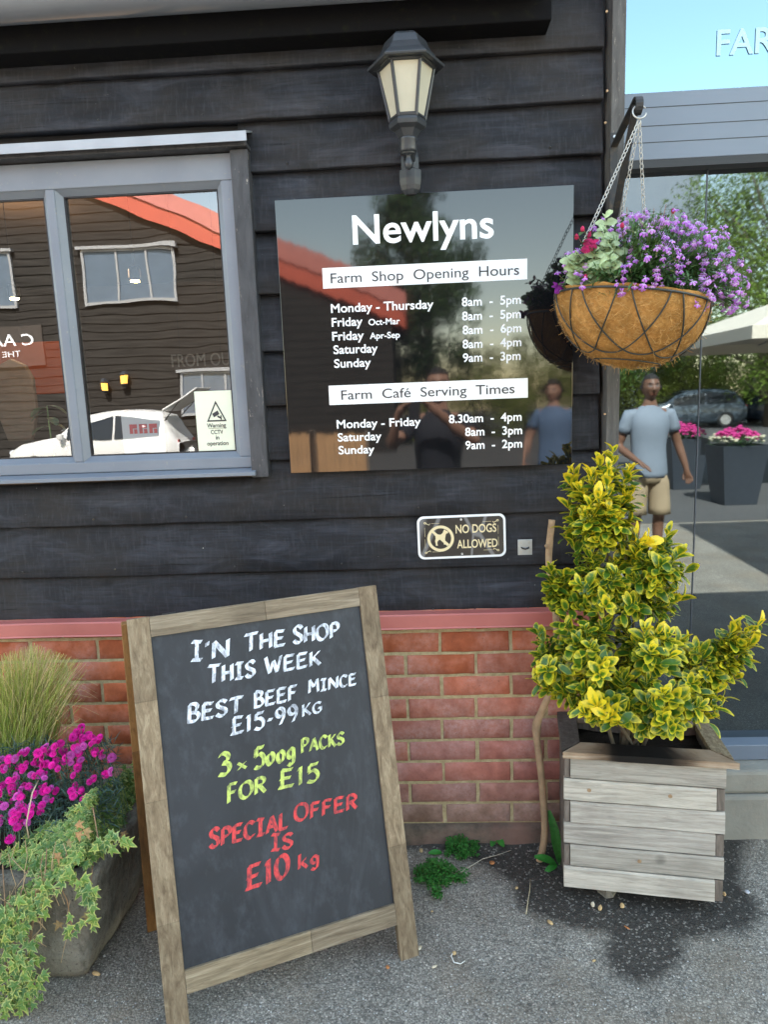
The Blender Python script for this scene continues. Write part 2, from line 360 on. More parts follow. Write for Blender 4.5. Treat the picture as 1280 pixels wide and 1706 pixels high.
m = NT('dark_brown_plate'); n = m.voro(7, m.coord((1, 1, 0.35)), 'DISTANCE_TO_EDGE'); c = m.mix(m.ramp(n.outputs['Distance'], [(0.012, 0.4), (0.03, 0.0)]), (0.020, 0.017, 0.015), (0.35, 0.35, 0.36))
M['plate'] = m.set(c, 0.25, None, None, None, 0.6)
M['galv'] = simple('galvanised_steel', (0.50, 0.51, 0.52), 0.38, 0.25, 40, 0.1, 0.8)
M['chainm'] = simple('bright_chain', (0.50, 0.49, 0.46), 0.35, 0.2, 40, 0.1, 0.6)
M['iron'] = simple('black_iron', (0.018, 0.018, 0.019), 0.45, 0.3, 30, 0.35)
m = NT('rusting_black_iron'); n = m.noise(28, 6, 0.7); c = m.mix(m.ramp(n, [(0.52, 0.0), (0.68, 0.8)]), (0.020, 0.020, 0.021), (0.085, 0.06, 0.035))
M['rust'] = m.set(c, 0.6, m.bump(n, 0.4, 0.002))
M['lamp'] = simple('lantern_black', (0.030, 0.033, 0.038), 0.38, 0.35, 18, 0.2)
m = NT('frosted_lantern_glass'); n = m.noise(12, 5); c = m.mix(n, (0.40, 0.37, 0.285), (0.53, 0.495, 0.39)); M['lampglass'] = m.set(c, 0.3, m.bump(m.noise(90, 3), 0.3, 0.001), None, None, 0.5)
m = NT('coir_liner'); n = m.noise(9, 6, 0.7); fb = m.noise(38, 8, 0.78, m.coord((1, 1, 1)), 3.0)
c = m.ramp(fb, [(0.25, (0.25, 0.10, 0.022)), (0.5, (0.50, 0.25, 0.075)), (0.75, (0.70, 0.41, 0.15))])
c = m.mix(m.ramp(n, [(0.42, 0.0), (0.68, 0.8)]), c, (0.22, 0.11, 0.028))
M['coir'] = m.set(c, 0.95, m.bump(fb, 0.9, 0.006), None, None, 0.1)
M['fibre'] = vcol('coir_fibre', 0.9)
M['wire'] = simple('dark_green_wire', (0.022, 0.026, 0.024), 0.4, 0.2, 40)
m = NT('grey_stone'); n = m.noise(5, 7, 0.65); n2 = m.noise(35, 6, 0.7, m.coord((1, 1, 0.45)))
c = m.ramp(n, [(0.28, (0.075, 0.066, 0.05)), (0.5, (0.19, 0.172, 0.135)), (0.75, (0.34, 0.315, 0.26))])
c = m.mix(m.ramp(n2, [(0.5, 0.0), (0.72, 0.6)]), c, (0.055, 0.05, 0.042))
lc = m.ramp(m.noise(46, 3, 0.6), [(0.68, 0.0), (0.73, 0.8)]); c = m.mix(lc, c, (0.36, 0.36, 0.33))
sp_ = m.ramp(m.noise(120, 4, 0.75), [(0.34, 0.7), (0.42, 0.0)]); c = m.mix(sp_, c, (0.035, 0.03, 0.025))
M['stone'] = m.set(c, 0.92, m.bump(m.noise(90, 5, 0.75), 0.6, 0.004, m.bump(n2, 0.9, 0.012, m.bump(n, 0.8, 0.03))), None, None, 0.2)
M['concrete'] = simple('old_concrete', (0.27, 0.255, 0.215), 0.9, 0.35, 9, 0.5, 0, 0.2, 0.003)
m = NT('dark_base_course'); n = m.noise(16, 7, 0.7); c = m.ramp(n, [(0.3, (0.04, 0.03, 0.022)), (0.7, (0.17, 0.125, 0.09))]); c = m.mix(m.ramp(m.noise(5, 4), [(.5, 0.), (.7, .7)]), c, (.22, .12, .09)); M['base'] = m.set(c, 0.9, m.bump(n, 0.6, 0.006))
M['soil'] = simple('potting_soil', (0.025, 0.019, 0.014), 0.95, 0.5, 40, 0.9, 0, 0.1, 0.006)
# leaf with coloured margin: Col.r = distance from the mid rib (0..1), Col.g = tint, Col.b = age
def mk_varieg(name, inner, inner2, edge, edge2, e0, e1, rough=0.35, trans=0.22, spec=0.5):
    m = NT(name); s_ = m.n('ShaderNodeSeparateColor'); m.l(m.attr(), s_.inputs[0])
    f = m.math('ADD', s_.outputs[0], m.math('MULTIPLY', m.math('SUBTRACT', m.noise(130, 3), 0.5), 0.7))
    f = m.math('ADD', f, m.math('MULTIPLY', s_.outputs[2], 0.6))
    a = m.mix(s_.outputs[1], inner, inner2); b = m.mix(s_.outputs[1], edge, edge2)
    c = m.mix(m.ramp(f, [(e0, 0.0), (e1, 1.0)]), a, b)
    m.set(c, rough, m.bump(m.noise(200, 2), 0.15, 0.0008), None, None, spec)
    t = m.n('ShaderNodeBsdfTranslucent'); m.l(c, t.inputs[0]); x = m.n('ShaderNodeMixShader'); x.inputs[0].default_value = trans
    m.l(m.b.outputs[0], x.inputs[1]); m.l(t.outputs[0], x.inputs[2]); m.l(x.outputs[0], m.out.inputs[0])
    return m.mat
M['euo'] = mk_varieg('gold_edged_leaf', (0.035, 0.105, 0.010), (0.13, 0.25, 0.018), (0.66, 0.58, 0.03), (0.88, 0.66, 0.025), 0.50, 1.05)
M['ivy'] = mk_varieg('variegated_ivy_leaf', (0.065, 0.155, 0.035), (0.17, 0.29, 0.05), (0.40, 0.47, 0.17), (0.52, 0.52, 0.12), 0.62, 1.05, 0.45)
M['leaf'] = vcol('green_leaf', 0.45, 0.3, 60, 0.2, 0.4, trans=0.2)
M['petal'] = vcol('flower_petal', 0.6, 0.18, 90, 0.15, 0.25, trans=0.25)
M['blade'] = vcol('grass_blade', 0.55, 0.2, 30, 0.1, 0.3, trans=0.25)
M['stem'] = vcol('plant_stem', 0.7, 0.3, 40, 0.3)
M['bark'] = simple('pale_bark', (0.36, 0.24, 0.14), 0.85, 0.55, 26, 0.6, 0, 0.2, 0.003)
M['litter'] = vcol('dry_litter', 0.8, 0.3, 90, 0.4)

# ------------------------------------------------------------------ ground
def inpoly_d(x, y, poly):                               # signed distance, inside positive
    ins = False; d = 1e9; n = len(poly)
    for i in range(n):
        x0, y0 = poly[i]; x1, y1 = poly[(i+1) % n]
        if (y0 > y) != (y1 > y) and x < (x1-x0)*(y-y0)/(y1-y0)+x0: ins = not ins
        dx, dy = x1-x0, y1-y0; t = max(0, min(1, ((x-x0)*dx+(y-y0)*dy)/(dx*dx+dy*dy+1e-12)))
        d = min(d, hypot(x-x0-t*dx, y-y0-t*dy))
    return d if ins else -d
stain_px = [(655, 1395), (690, 1420), (760, 1425), (800, 1440), (850, 1470), (862, 1510), (900, 1530), (960, 1548), (1010, 1556), (1003, 1590), (1020, 1622), (1065, 1640), (1110, 1632), (1142, 1600),
            (1140, 1568), (1180, 1560), (1245, 1552), (1275, 1525), (1262, 1500), (1235, 1470), (1240, 1420), (1262, 1370), (1290, 1320), (1290, 1295), (900, 1330), (655, 1370)]
stain = [tuple(gnd(*p).xy) for p in stain_px]
xs = [-70, -40, -22, -12, -7, -4, -2.6, -2.0] + [-1.6+0.016*i for i in range(201)] + [1.8, 2.2, 2.8, 4, 7, 12, 22, 40, 70]
ys = [-70, -45, -30, -20, -14, -9, -6, -4, -2.8, -2.0, -1.5, -1.2, -1.05] + [-0.95+0.016*i for i in range(72)] + [0.3, 1, 3, 8, 20, 60]
g = MB()
for y in ys:
    for x in xs:
        near = -1.62 < x < 1.62 and -0.96 < y < 0.25
        z = 0.0; s_ = 0.0
        if near:
            z = 0.004*noise.noise((x*5, y*5, 0)) + 0.0015*noise.noise((x*30, y*30, 3))
            s_ = max(0.0, min(1.0, 0.5 + inpoly_d(x, y, stain)*9))
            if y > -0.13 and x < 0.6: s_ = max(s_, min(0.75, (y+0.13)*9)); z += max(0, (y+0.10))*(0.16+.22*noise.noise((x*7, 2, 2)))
        g.v.append((x, y, z)); g.c.append((s_, 0, 0))
nx = len(xs)
for j in range(len(ys)-1):
    for i in range(nx-1):
        g.f.append((j*nx+i, j*nx+i+1, (j+1)*nx+i+1, (j+1)*nx+i)); g.m.append(0)
tag(g.build('ground', M['asphalt'], smooth=True), kind='structure')

# loose chips bedded in the asphalt
g = MB(); random.seed(11)
ico = [(0, 0, 1), (.89, 0, .45), (.28, .85, .45), (-.72, .53, .45), (-.72, -.53, .45), (.28, -.85, .45), (.5, .3, -.4), (-.6, 0, -.4), (.2, -.6, -.4)]
icf = [(0, 1, 2), (0, 2, 3), (0, 3, 4), (0, 4, 5), (0, 5, 1), (1, 6, 2), (2, 6, 7), (2, 7, 3), (3, 7, 4), (4, 7, 8), (4, 8, 5), (5, 8, 6), (5, 6, 1)]
for i in range(7000):
    x = rnd(-1.25, 1.3); y = -0.78+0.75*random.random()**1.3
    ins = inpoly_d(x, y, stain)
    if ins > 0 and random.random() < 0.9: continue
    r = rnd(0.0012, 0.0030)*(1.6 if random.random() < 0.05 else 1)
    k = random.choice([0.10, 0.16, 0.2, 0.26, 0.34, 0.5]); t = rnd(0.9, 1.0)
    a = rnd(0, 6.28); sx, sy, sz = r*rnd(.7, 1.4), r*rnd(.7, 1.3), r*rnd(.4, .8)
    vs = [(x+cos(a)*p[0]*sx-sin(a)*p[1]*sy, y+sin(a)*p[0]*sx+cos(a)*p[1]*sy, 0.001+p[2]*sz + 0.004*noise.noise((x*5, y*5, 0))) for p in ico]
    k *= .45 if ins > 0 else 1
    g.add(vs, icf, (k, k*t, k*t*t*0.95))
tag(g.build('loose_gravel', M['litter']), kind='stuff')

# ------------------------------------------------------------------ timber clad shop
shop = thing('farm_shop', (0, 0, 0), 'black weatherboarded shop building on a low red brick plinth', 'building')
bott = [.793, .954, 1.121, 1.31, 1.477, 1.64, 1.806, 1.985, 2.15, 2.29, 2.425, 2.575, 2.73, 2.9]
WX0, WX1, WZ0, WZ1 = -2.3, -0.462, 1.258, 2.262             # window opening in the cladding
XR = 0.563
def board(x0, x1, zb, zt, seed, cut=None):
    b = MB(); n = max(2, int((x1-x0)/0.025)); P = []
    random.seed(seed); ph = rnd(0, 50); tilt = rnd(-.002, .002)
    for i in range(n+1):
        x = x0+(x1-x0)*i/n
        wv = 0.0035*noise.noise((x*2.3+ph, 0, 0)) + 0.0016*noise.noise((x*11+ph, 5, 0)) + 0.0007*noise.noise((x*50+ph, 9, 0)); yo = 0.0022*noise.noise((x*2+ph, 3, 1)) + tilt
        zb_, zt_ = zb+wv, (zt if cut is None or x > cut[0] else cut[1])+0.022
        P.append([(x, -0.0255+yo, zb_), (x, -0.0275+yo, zb_+0.0035), (x, -0.019+yo*.7, lerp(zb_, zt_, .35)), (x, -0.008+yo*.4, lerp(zb_, zt_, .75)), (x, 0.001, zt_), (x, 0.012, zt_), (x, 0.008, zb_)])
    vs = [p for c in P for p in c]; k = 7
    fs = [(i*k+j, (i+1)*k+j, (i+1)*k+(j+1) % k, i*k+(j+1) % k) for i in range(n) for j in range(k)]
    fs += [tuple(range(k))[::-1], tuple(n*k+j for j in range(k))]
    b.add(vs, fs)
    nv = len(b.v); x = x0+rnd(.1, .4)
    while x < x1-.03:
        for dz in (.022,):
            q = V(x+rnd(-.01, .01), -.0262, zb+dz+rnd(-.004, .006)); b.tube([q+V(0, .004, 0), q+V(0, -.0006, 0)], .0032, 7, mi=1)
        x += rnd(.30, .48)
    return b.build('weatherboard', [M['board'], M['rust']], shop, True)
for i in range(len(bott)-1):
    zb, zt = bott[i], bott[i+1]
    if zt <= WZ0+0.03 or zb >= WZ1-0.03:
        board(-4.2, XR, zb, zt, i)
    elif zb < WZ0-.05:
        board(-4.2, XR, zb, zt, i, (WX1-.025, WZ0-.024))
    else:
        board(-4.2, WX0, zb, zt, 100+i); board(WX1 - (0.02 if zb < WZ0 or zt > WZ1+.02 else 0), XR, zb, zt, i)
# backing so that nothing shines through the laps
b = MB(); b.box(-4.2, WX0, 0.014, 0.12, 0, 3.0); b.box(WX1, 0.62, 0.014, 0.12, 0, 3.0); b.box(WX0, WX1, 0.014, 0.12, 0, WZ0); b.box(WX0, WX1, 0.014, 0.12, WZ1, 3.0)
b.build('wall_core', M['gasket'], shop)
b = MB(); b.box(0.575, 0.612, -0.062, 0.10, 0.0, 3.0); b.build('corner_post', M['post'], shop, bevel=0.002)
b = MB()
for (px, py) in ((1011, 20), (1012, 152), (1009, 205), (1008, 690)):
    p = at(px, py, -0.063); b.tube([p+V(0, 0.002, 0), p+V(0, -0.002, 0)], 0.0032, 8)
b.build('screw_head', M['bark'], shop)

# eaves: fascia, soffit and gutter, ending above the sign
xe = at(920, 28, -0.10).x
zf = at(460, 62, -0.10).z
b = MB(); n = 60; P = []
b.box(-4.2, xe, -0.10, -0.015, zf, zf+0.12)
b.build('fascia', M['fascia'], shop, bevel=0.004)
b = MB(); zg = at(200, 22, -0.17).z
prof = [(0.055*cos(a), 0.05*sin(a)) for a in [pi+pi*k/10 for k in range(11)]]
vs = []; n = 2
for x in (-4.2, xe-0.02): vs += [(x, -0.158+u, zg+0.05+v) for u, v in prof] + [(x, -0.158+u*.9, zg+0.053+v*.9) for u, v in prof[::-1]]
k = 22; fs = [(j, (j+1) % k, k+(j+1) % k, k+j) for j in range(k)] + [tuple(range(k)), tuple(range(k, 2*k))[::-1]]
b.add(vs, fs); b.build('gutter', M['gutter'], shop, True)
# roof slabs (their eaves throw the shade that lies in front of the shop) and remaining walls
b = MB(); b.prism([(-0.16, zg+0.075), (-0.16, zg+0.115), (4.2, 4.75), (8.4, 2.9), (8.4, 2.8), (4.2, 4.62)], lambda u, v, d: (d, u, v), -4.4, xe-0.005)
b.build('roof', simple('dark_clay_tiles', (0.12, 0.055, 0.04), 0.8, 0.35, 5, 0.4), shop)
b = MB(); b.box(xe-0.004, 0.64, 0.0, 8.0, 2.9, 3.0); b.box(-4.2, -4.1, 0.12, 8, 0, 2.9); b.box(-4.1, 2.9, 7.9, 8, 0, 2.9)
b.build('side_wall', M['board'], shop)

# brick plinth: every brick raised from the mortar
zb0 = at(760, 1372, -0.03).z; xj = at(734, 1075, -0.03).x
b = MB(); b.box(-4.2, 0.60, -0.0260, 0.014, -0.05, 0.775); b.build('mortar_bed', M['mortar'], shop)
b = MB(); random.seed(5)
for r in range(10):
    z0 = zb0+0.005+0.075*r; z1 = z0+0.065
    off = xj + (0 if r % 2 == 0 else 0.1125) - 0.005
    for k in range(-20, 4):
        x0 = off+0.225*k+0.01+rnd(-.002, .002); x1 = off+0.225*(k+1)+rnd(-.002, .002)
        x1 = min(x1, 0.595); x0 = max(x0, -4.2)
        if x1-x0 < 0.02: continue
        hz = (z0-zb0)/0.72; warm = max(0, min(1, hz*1.25-0.25 + max(0, (0.15-(x0))*0.5) + rnd(-.25, .25)))
        base = (0.34, 0.135, 0.108); hot = (0.45, 0.12, 0.05); low = (0.22, 0.15, 0.105)
        c = tuple(lerp(p, q, warm) for p, q in zip(base, hot))
        if r < 1: c = tuple(lerp(p, q, 0.75) for p, q in zip(c, low))
        elif r < 2: c = tuple(lerp(p, q, 0.3) for p, q in zip(c, low))
        f = rnd(.8, 1.15); c = tuple(x*f for x in c)
        yo = rnd(-.0015, .0015); nn = 8
        vs = []; rr = 0.004
        # front face as a slightly uneven grid with rounded arrises
        us = [0, 0.02, 0.15, 0.35, 0.6, 0.85, 0.98, 1]; ws = [0, 0.06, 0.5, 0.94, 1]
        for w_ in ws:
            for u in us:
                e = (u in (0, 1)) or (w_ in (0, 1))
                x = lerp(x0, x1, u); z = lerp(z0, z1, w_)
                jit = 0.0016*noise.noise((x*40, z*40, r)); jx = 0.002*noise.noise((x*30, z*30, 7)); jz = 0.002*noise.noise((x*30, z*30, 17))
                vs.append((x+jx, -0.030+yo+jit+(0.0035 if e else 0), z+jz))
        nu = len(us); fs = [(j*nu+i, j*nu+i+1, (j+1)*nu+i+1, (j+1)*nu+i) for j in range(len(ws)-1) for i in range(nu-1)]
        ring = [i for i in range(nu)] + [j*nu+nu-1 for j in range(1, len(ws))] + [(len(ws)-1)*nu+i for i in range(nu-2, -1, -1)] + [j*nu for j in range(len(ws)-2, 0, -1)]
        bse = len(vs)
        for i in ring: vs.append((vs[i][0], -0.02, vs[i][2]))
        L = len(ring); fs += [(ring[(i+1) % L], ring[i], bse+i, bse+(i+1) % L) for i in range(L)]
        b.add(vs, fs, c)
b.build('brick_plinth', M['brick'], shop, True)
b = MB()                                               # rough base course under the bricks
vs = []; n = 160
for i in range(n+1):
    x = -4.2+4.8*i/n
    q = 0.004*noise.noise((x*9, 1, 1)); t = 0.006*noise.noise((x*6, 4, 1))
    vs += [(x, -0.020, zb0+0.002), (x, -0.043+q, zb0-0.002+t*.4), (x, -0.049+q, zb0-0.012+t), (x, -0.046+q*1.5, -0.05)]
fs = [(i*4+j, (i+1)*4+j, (i+1)*4+j+1, i*4+j+1) for i in range(n) for j in range(3)]
b.add(vs, fs); b.build('base_course', M['base'], shop, True)
zc1 = at(640, 1019, -0.03).z; zc0 = at(640, 1049, -0.064).z; zc2 = at(640, 1027, -0.064).z
b = MB(); vs = []; n = 120
for i in range(n+1):
    x = -4.2+4.78*i/n; q = 0.0015*noise.noise((x*4, 0, 0)); z_ = 0.0015*noise.noise((x*3, 6, 0))
    vs += [(x, 0.0, zc1+0.006), (x, -0.026, zc1+z_), (x, -0.060+q, zc2+.003+z_), (x, -0.0635+q, zc2-.001+z_), (x, -0.0635+q, zc0+.004+z_), (x, -0.067+q, zc0+z_), (x, -0.02, zc0+.004)]
fs = [(i*7+j, (i+1)*7+j, (i+1)*7+j+1, i*7+j+1) for i in range(n) for j in range(6)]
fs += [tuple(range(7)), tuple(n*7+j for j in range(7))[::-1]]
b.add(vs, fs); b.build('plinth_cap', M['cap'], shop)

# window -----------------------------------------------------------
yF = -0.028                                            # face of the grey frame
b = MB(); fx0, fx1, fz0, fz1 = -2.28, at(390, 270, yF).x+0.004, at(300, 783, yF).z, at(250, 262, yF).z
gx1, gz0, gz1 = at(380, 530, yF+.02).x, at(250, 759, yF+.02).z, at(250, 318, yF+.02).z
mx0, mx1 = at(92, 540, yF).x, at(121, 540, yF).x
mw = 0.027; mx = (mx0+mx1)/2; mx0, mx1 = mx-mw/2, mx+mw/2
b.box(fx0, fx1, yF, 0.06, fz0, gz0-0.012); b.box(fx0, fx1, yF, 0.06, gz1+0.012, fz1)
b.box(gx1+0.012, fx1, yF, 0.06, gz0-0.012, gz1+0.012)
b.box(mx0, mx1, yF, 0.06, gz0-0.012, gz1+0.012); b.box(fx0, fx0+.06, yF, 0.06, gz0-0.012, gz1+0.012)
window = b.build('window', M['frame'], shop, bevel=0.003)
b = MB()                                               # bevelled glazing beads round each pane
panes = [(mx1, gx1+0.012), (fx0+.06, mx0)]
for (a0, a1) in panes:
    o = [(a0, gz0-.012), (a1, gz0-.012), (a1, gz1+.012), (a0, gz1+.012)]; i_ = [(a0+.016, gz0+.004), (a1-.016, gz0+.004), (a1-.016, gz1-.004), (a0+.016, gz1-.004)]
    vs = [(x, yF+.004, z) for x, z in o] + [(x, yF+.022, z) for x, z in i_] + [(x, yF+.034, z) for x, z in i_]
    b.add(vs, [(k, (k+1) % 4, 4+(k+1) % 4, 4+k) for k in range(4)] + [(4+k, 4+(k+1) % 4, 8+(k+1) % 4, 8+k) for k in range(4)])
b.build('glazing_bead', M['frame'], window)
b = MB()
for (a0, a1) in panes:
    b.frame(a0+.0155, a1-.0155, gz0+.0035, gz1-.0035, yF+.023, yF+.034, .0045, .0045, .0045, .0045)
b.build('gasket', M['gasket'], window)
for (a0, a1) in panes:
    b = MB(); b.add([(a0+.01, yF+.03, gz0), (a1-.01, yF+.03, gz0), (a1-.01, yF+.03, gz1), (a0+.01, yF+.03, gz1)], [(0, 1, 2, 3)])
    b.build('pane', M['pane'], window)
b = MB(); zs = at(300, 797, -.07).z
vs = [(x, y, z) for x in (fx0, at(426, 790, -.06).x) for (y, z) in ((0.0, fz0), (-0.03, fz0-.001), (-0.066, fz0-.010), (-0.066, zs), (-0.05, zs), (0.0, zs-.004))]
b.add(vs, [(j, j+1, 7+j, 6+j) for j in range(5)] + [(5, 0, 6, 11), tuple(range(6))[::-1], tuple(range(6, 12))])
b.build('window_sill', M['frame'], window, bevel=0.0015)
cx0, cx1 = at(412, 500, -.05).x-0.004, at(432, 500, -.05).x
zt_ = at(411, 248, -.05).z
b = MB(); b.box(cx0-.018, cx1-.006, -0.052, 0.012, at(440, 795, -.05).z, zt_); b.build('side_casing', M['worn'], window, bevel=0.003)
b = MB(); b.box(fx0, at(411, 235, -.065).x-.002, -0.066, 0.012, at(200, 262, -.066).z+.012, at(200, 246, -.066).z); b.build('head_board', M['worn'], window, bevel=0.003)
z0, z1 = at(200, 247, -.085).z, at(200, 233, -.085).z; xr = at(411, 230, -.085).x
b = MB(); vs = [(x, y, z) for x in (fx0, xr) for (y, z) in ((-0.085, z0), (-0.085, z1), (-0.0, z1+.03), (-0.0, z1+.034), (-0.089, z1+.004), (-0.089, z0))]
b.add(vs, [(j, (j+1) % 6, 6+(j+1) % 6, 6+j) for j in range(6)] + [tuple(range(6))[::-1], tuple(range(6, 12))])
b.build('head_flashing', M['flash'], window)

# room behind the window
b = MB(); X0, X1, Y0, Y1, Z0, Z1 = -3.6, 0.5, 0.12, 4.2, 0.0, 2.6
vs = [(x, y, z) for x in (X0, X1) for y in (Y0, Y1) for z in (Z0, Z1)]
b.add(vs, [(2, 3, 7, 6), (0, 1, 3, 2), (4, 6, 7, 5), (0, 2, 6, 4), (1, 5, 7, 3)])
b.build('room_lining', simple('dim_brown_plaster', (0.10, 0.075, 0.055), 0.8, 0.2, 2), shop)
b = MB(); b.box(-3.5, 0.4, 0.125, 0.42, 1.262, 1.285); b.build('inner_sill', simple('pale_board_shelf', (0.36, 0.28, 0.2), 0.5), window)
b = MB(); A = at(-60, 575, 2.3); B_ = at(112, 655, 2.3); b.box(A.x, B_.x, 2.3, 2.38, B_.z, A.z); b.build('orange_glow_panel', simple('orange_red_panel', (0.55, 0.13, 0.05), 0.6, 0.15, 1.2), shop)  # added panel; its orange colour stands in for a warm glow inside
random.seed(3)
def emis(name, col, s):
    m = NT(name); m.b.inputs['Emission Color'].default_value = (*col, 1); m.b.inputs['Emission Strength'].default_value = s; m.b.inputs['Base Color'].default_value = (*col, 1); return m.mat
M['warm'] = emis('lit_lamp', (1.0, 0.62, 0.25), 22.0)
for p in ((225, 468, 1.0), (24, 497, 1.0), (210, 355, 2.2), (217, 398, 2.6)):
    q = at(p[0], p[1], p[2]); b = MB(); b.lathe([(0.022, 0.0), (0.026, 0.012), (0.026, 0.05), (0.02, 0.06)], (q.x, q.y, q.z), 14)
    r_ = thing('ceiling_spotlight', q, {225: 'small lit ceiling spotlight inside, glowing before the reflected upstairs window', 24: 'small lit ceiling spotlight inside behind the left window pane', 210: 'upper faint spotlight inside near the top of the right window pane', 217: 'lower faint spotlight inside below its twin near the top of the right pane'}[p[0]], 'spotlight', 'spotlights inside the shop')
    b.build('lamp_body', M['lamp'], r_); b2 = MB(); b2.lathe([(0.001, -0.006), (0.019, -0.004), (0.019, 0.002)], (q.x, q.y, q.z-0.001), 14); b2.build('bulb', M['warm'], r_)
    b3 = MB(); b3.tube([(q.x, q.y, q.z+0.05), (q.x, q.y, 2.6)], 0.0015, 6); b3.build('suspension_rod', M['lamp'], r_)

# the lit spotlights light the room behind the window
for k, (x, y, e) in enumerate(((-2.1, 1.6, 14), (-0.9, 2.4, 10))):
    pl_ = bpy.data.lights.new('shop_spotlight_glow', 'POINT'); pl_.energy = e*.12; pl_.color = (1.0, .62, .35); pl_.shadow_soft_size = .05
    o = bpy.data.objects.new('shop_spotlight_glow', pl_); COL.objects.link(o); o.location = (x, y, 2.3)

# ------------------------------------------------------------------ things in the shop window
yP = yF+0.034
def wfn(Y): return lambda u, v, d: (u, Y-d, v)
yP = yF+0.0285
# notice about cameras, stuck on the pane
A = at(321, 652, yP); B_ = at(394, 745, yP); xw0, xw1, zw0, zw1 = A.x+.004, B_.x, at(328, 754, yP).z, at(390, 650, yP).z
t = thing('camera_warning_notice', ((xw0+xw1)/2, yP, zw0), 'pale yellow camera warning notice with black triangle on the window', 'notice')
b = MB(); b.box(xw0, xw1, yP, yP+.0015, zw0, zw1); b.build('sheet', simple('pale_yellow_sheet', (0.70, 0.71, 0.56), 0.6, 0.08, 6, 0.02), t)
W_, H_ = xw1-xw0, zw1-zw0
def nf(u, v, d): return (xw0+u*W_, yP-.0006-d, zw0+v*H_)
b = MB()
tri = [(0.28, 0.50), (0.80, 0.50), (0.54, 0.84)]; ctr = (0.54, 0.613); tin = [(lerp(ctr[0], x, .78), lerp(ctr[1], y, .78)) for x, y in tri]
vs = [nf(u, v, 0) for u, v in tri+tin]; b.add(vs, [(k, (k+1) % 3, 3+(k+1) % 3, 3+k) for k in range(3)])
b.prism([(0.43, 0.63), (0.58, 0.68), (0.62, 0.62), (0.47, 0.57)], nf, 0, .0004); b.prism([(0.57, 0.60), (0.66, 0.57), (0.66, 0.54), (0.56, 0.57)], nf, 0, .0004); b.prism([(0.64, 0.60), (0.67, 0.60), (0.67, 0.53), (0.64, 0.53)], nf, 0, .0004)
b.box(*sorted((nf(.30, 0, 0)[0], nf(.78, 0, 0)[0])), yP-.001, yP-.0007, nf(0, .387, 0)[2], nf(0, .392, 0)[2])
b.build('camera_symbol', M['black_vinyl'], t)
b = MB(); tf = lambda u, v, d: (xw0+u*W_, yP-.0006-d, zw0+v*H_)
for s, u0_, v0_, u1_ in (('Warning', .27, .405, .77), ('CCTV', .36, .295, .68), ('in', .48, .205, .57), ('operation', .24, .11, .80)):
    put_text(b, s, tf, u0_, v0_, u1_, 0.012, .072, thick=.0003)
b.build('lettering', M['black_vinyl'], t)
yP = yF+0.034
# sales sheet inside
A = at(201, 688, .014); B_ = at(277, 756, .014)
t = thing('sales_poster', ((A.x+B_.x)/2, .014, B_.z), 'white paper poster with red block letters propped inside the window', 'poster')
b = MB(); b.box(A.x, B_.x, .014, .0155, B_.z-.01, A.z); b.build('sheet', simple('white_paper', (0.72, 0.74, 0.78), 0.7, 0.03), t)
b = MB(); Wp = B_.x-A.x; Hp = A.z-B_.z
for k, (u0_, u1_) in enumerate(((.18, .36), (.41, .60), (.65, .84))):
    for (a0, a1, c0, c1) in ((0, .42, 0, 1), (.42, 1, .55, 1), (.58, 1, 0, .47)):
        b.box(A.x+Wp*lerp(u0_, u1_, a0), A.x+Wp*lerp(u0_, u1_, a1), .0125, .0133, B_.z+Hp*(.50+.22*c0), B_.z+Hp*(.50+.22*c1))
b.build('red_lettering', simple('red_print', (0.6, 0.06, 0.05), 0.6), t)
# seedling
p = at(92, 768, .2); t = thing('seedling', p, 'leafy green seedling on the shelf behind the left window pane', 'plant')
b = MB(); b.tube([p, p+V(-.004, 0, .05), p+V(-.006, 0, .11), p+V(-.012, .01, .19)], [.004, .0035, .003, .002], 6, (.2, .3, .12)); b.build('stem', M['stem'], t, True)
def leafmesh(mb, base, d, nrm, L, Wd, col, fold=0.25, curl=0.15, shape='oval', seg=4, cols=None):
    """one leaf: 5 columns across; Col.r carries the distance from the rib when cols is a tint pair"""
    d = Vector(d).normalized(); nrm = Vector(nrm); nrm = (nrm - d*nrm.dot(d)); nrm = nrm.normalized() if nrm.length > 1e-5 else d.orthogonal().normalized()
    s = d.cross(nrm); vs = []; cl = []
    for i in range(seg+1):
        t_ = i/seg
        if shape == 'oval': wd = Wd*0.5*max(.16, (max(0, 1-(2*t_**1.15-1)**2))**.5, .30 if t_ > .98 else 0)
        elif shape == 'lance': wd = Wd*0.5*(sin(pi*(t_*.9+.1))**0.9)
        else: wd = Wd*0.5*(1-t_*.85)
        c = Vector(base) + d*(L*t_) + nrm*(-curl*L*t_*t_ + .05*L*sin(pi*t_))
        for k in (-1, -.55, 0, .55, 1):
            vs.append(c + s*(wd*k) + nrm*(fold*abs(k)*wd))
            if cols is None: cl.append(col)
            else:
                e = abs(k); e = max(e, .35+.65*t_**3 if t_ > .6 else 0); cl.append((e, cols[0], cols[1]))
    fs = [(i*5+k, i*5+k+1, (i+1)*5+k+1, (i+1)*5+k) for i in range(seg) for k in range(4)]
    mb.add(vs, fs, cl)
b = MB(); random.seed(21)
for (z_, a_, L_) in ((.19, .2, .07), (.185, 2.6, .07), (.17, 4.2, .06), (.13, .4, .06), (.12, 3.3, .065), (.06, 3.0, .07), (.06, 6.0, .06), (.15, 5.2, .05)):
    leafmesh(b, p+V(-.008, 0, z_), (cos(a_), .3*sin(a_), -.15), (0, 0, 1), L_, .038, (.24, .36, .22), .2, .3)
b.build('leaf', M['leaf'], t, True)
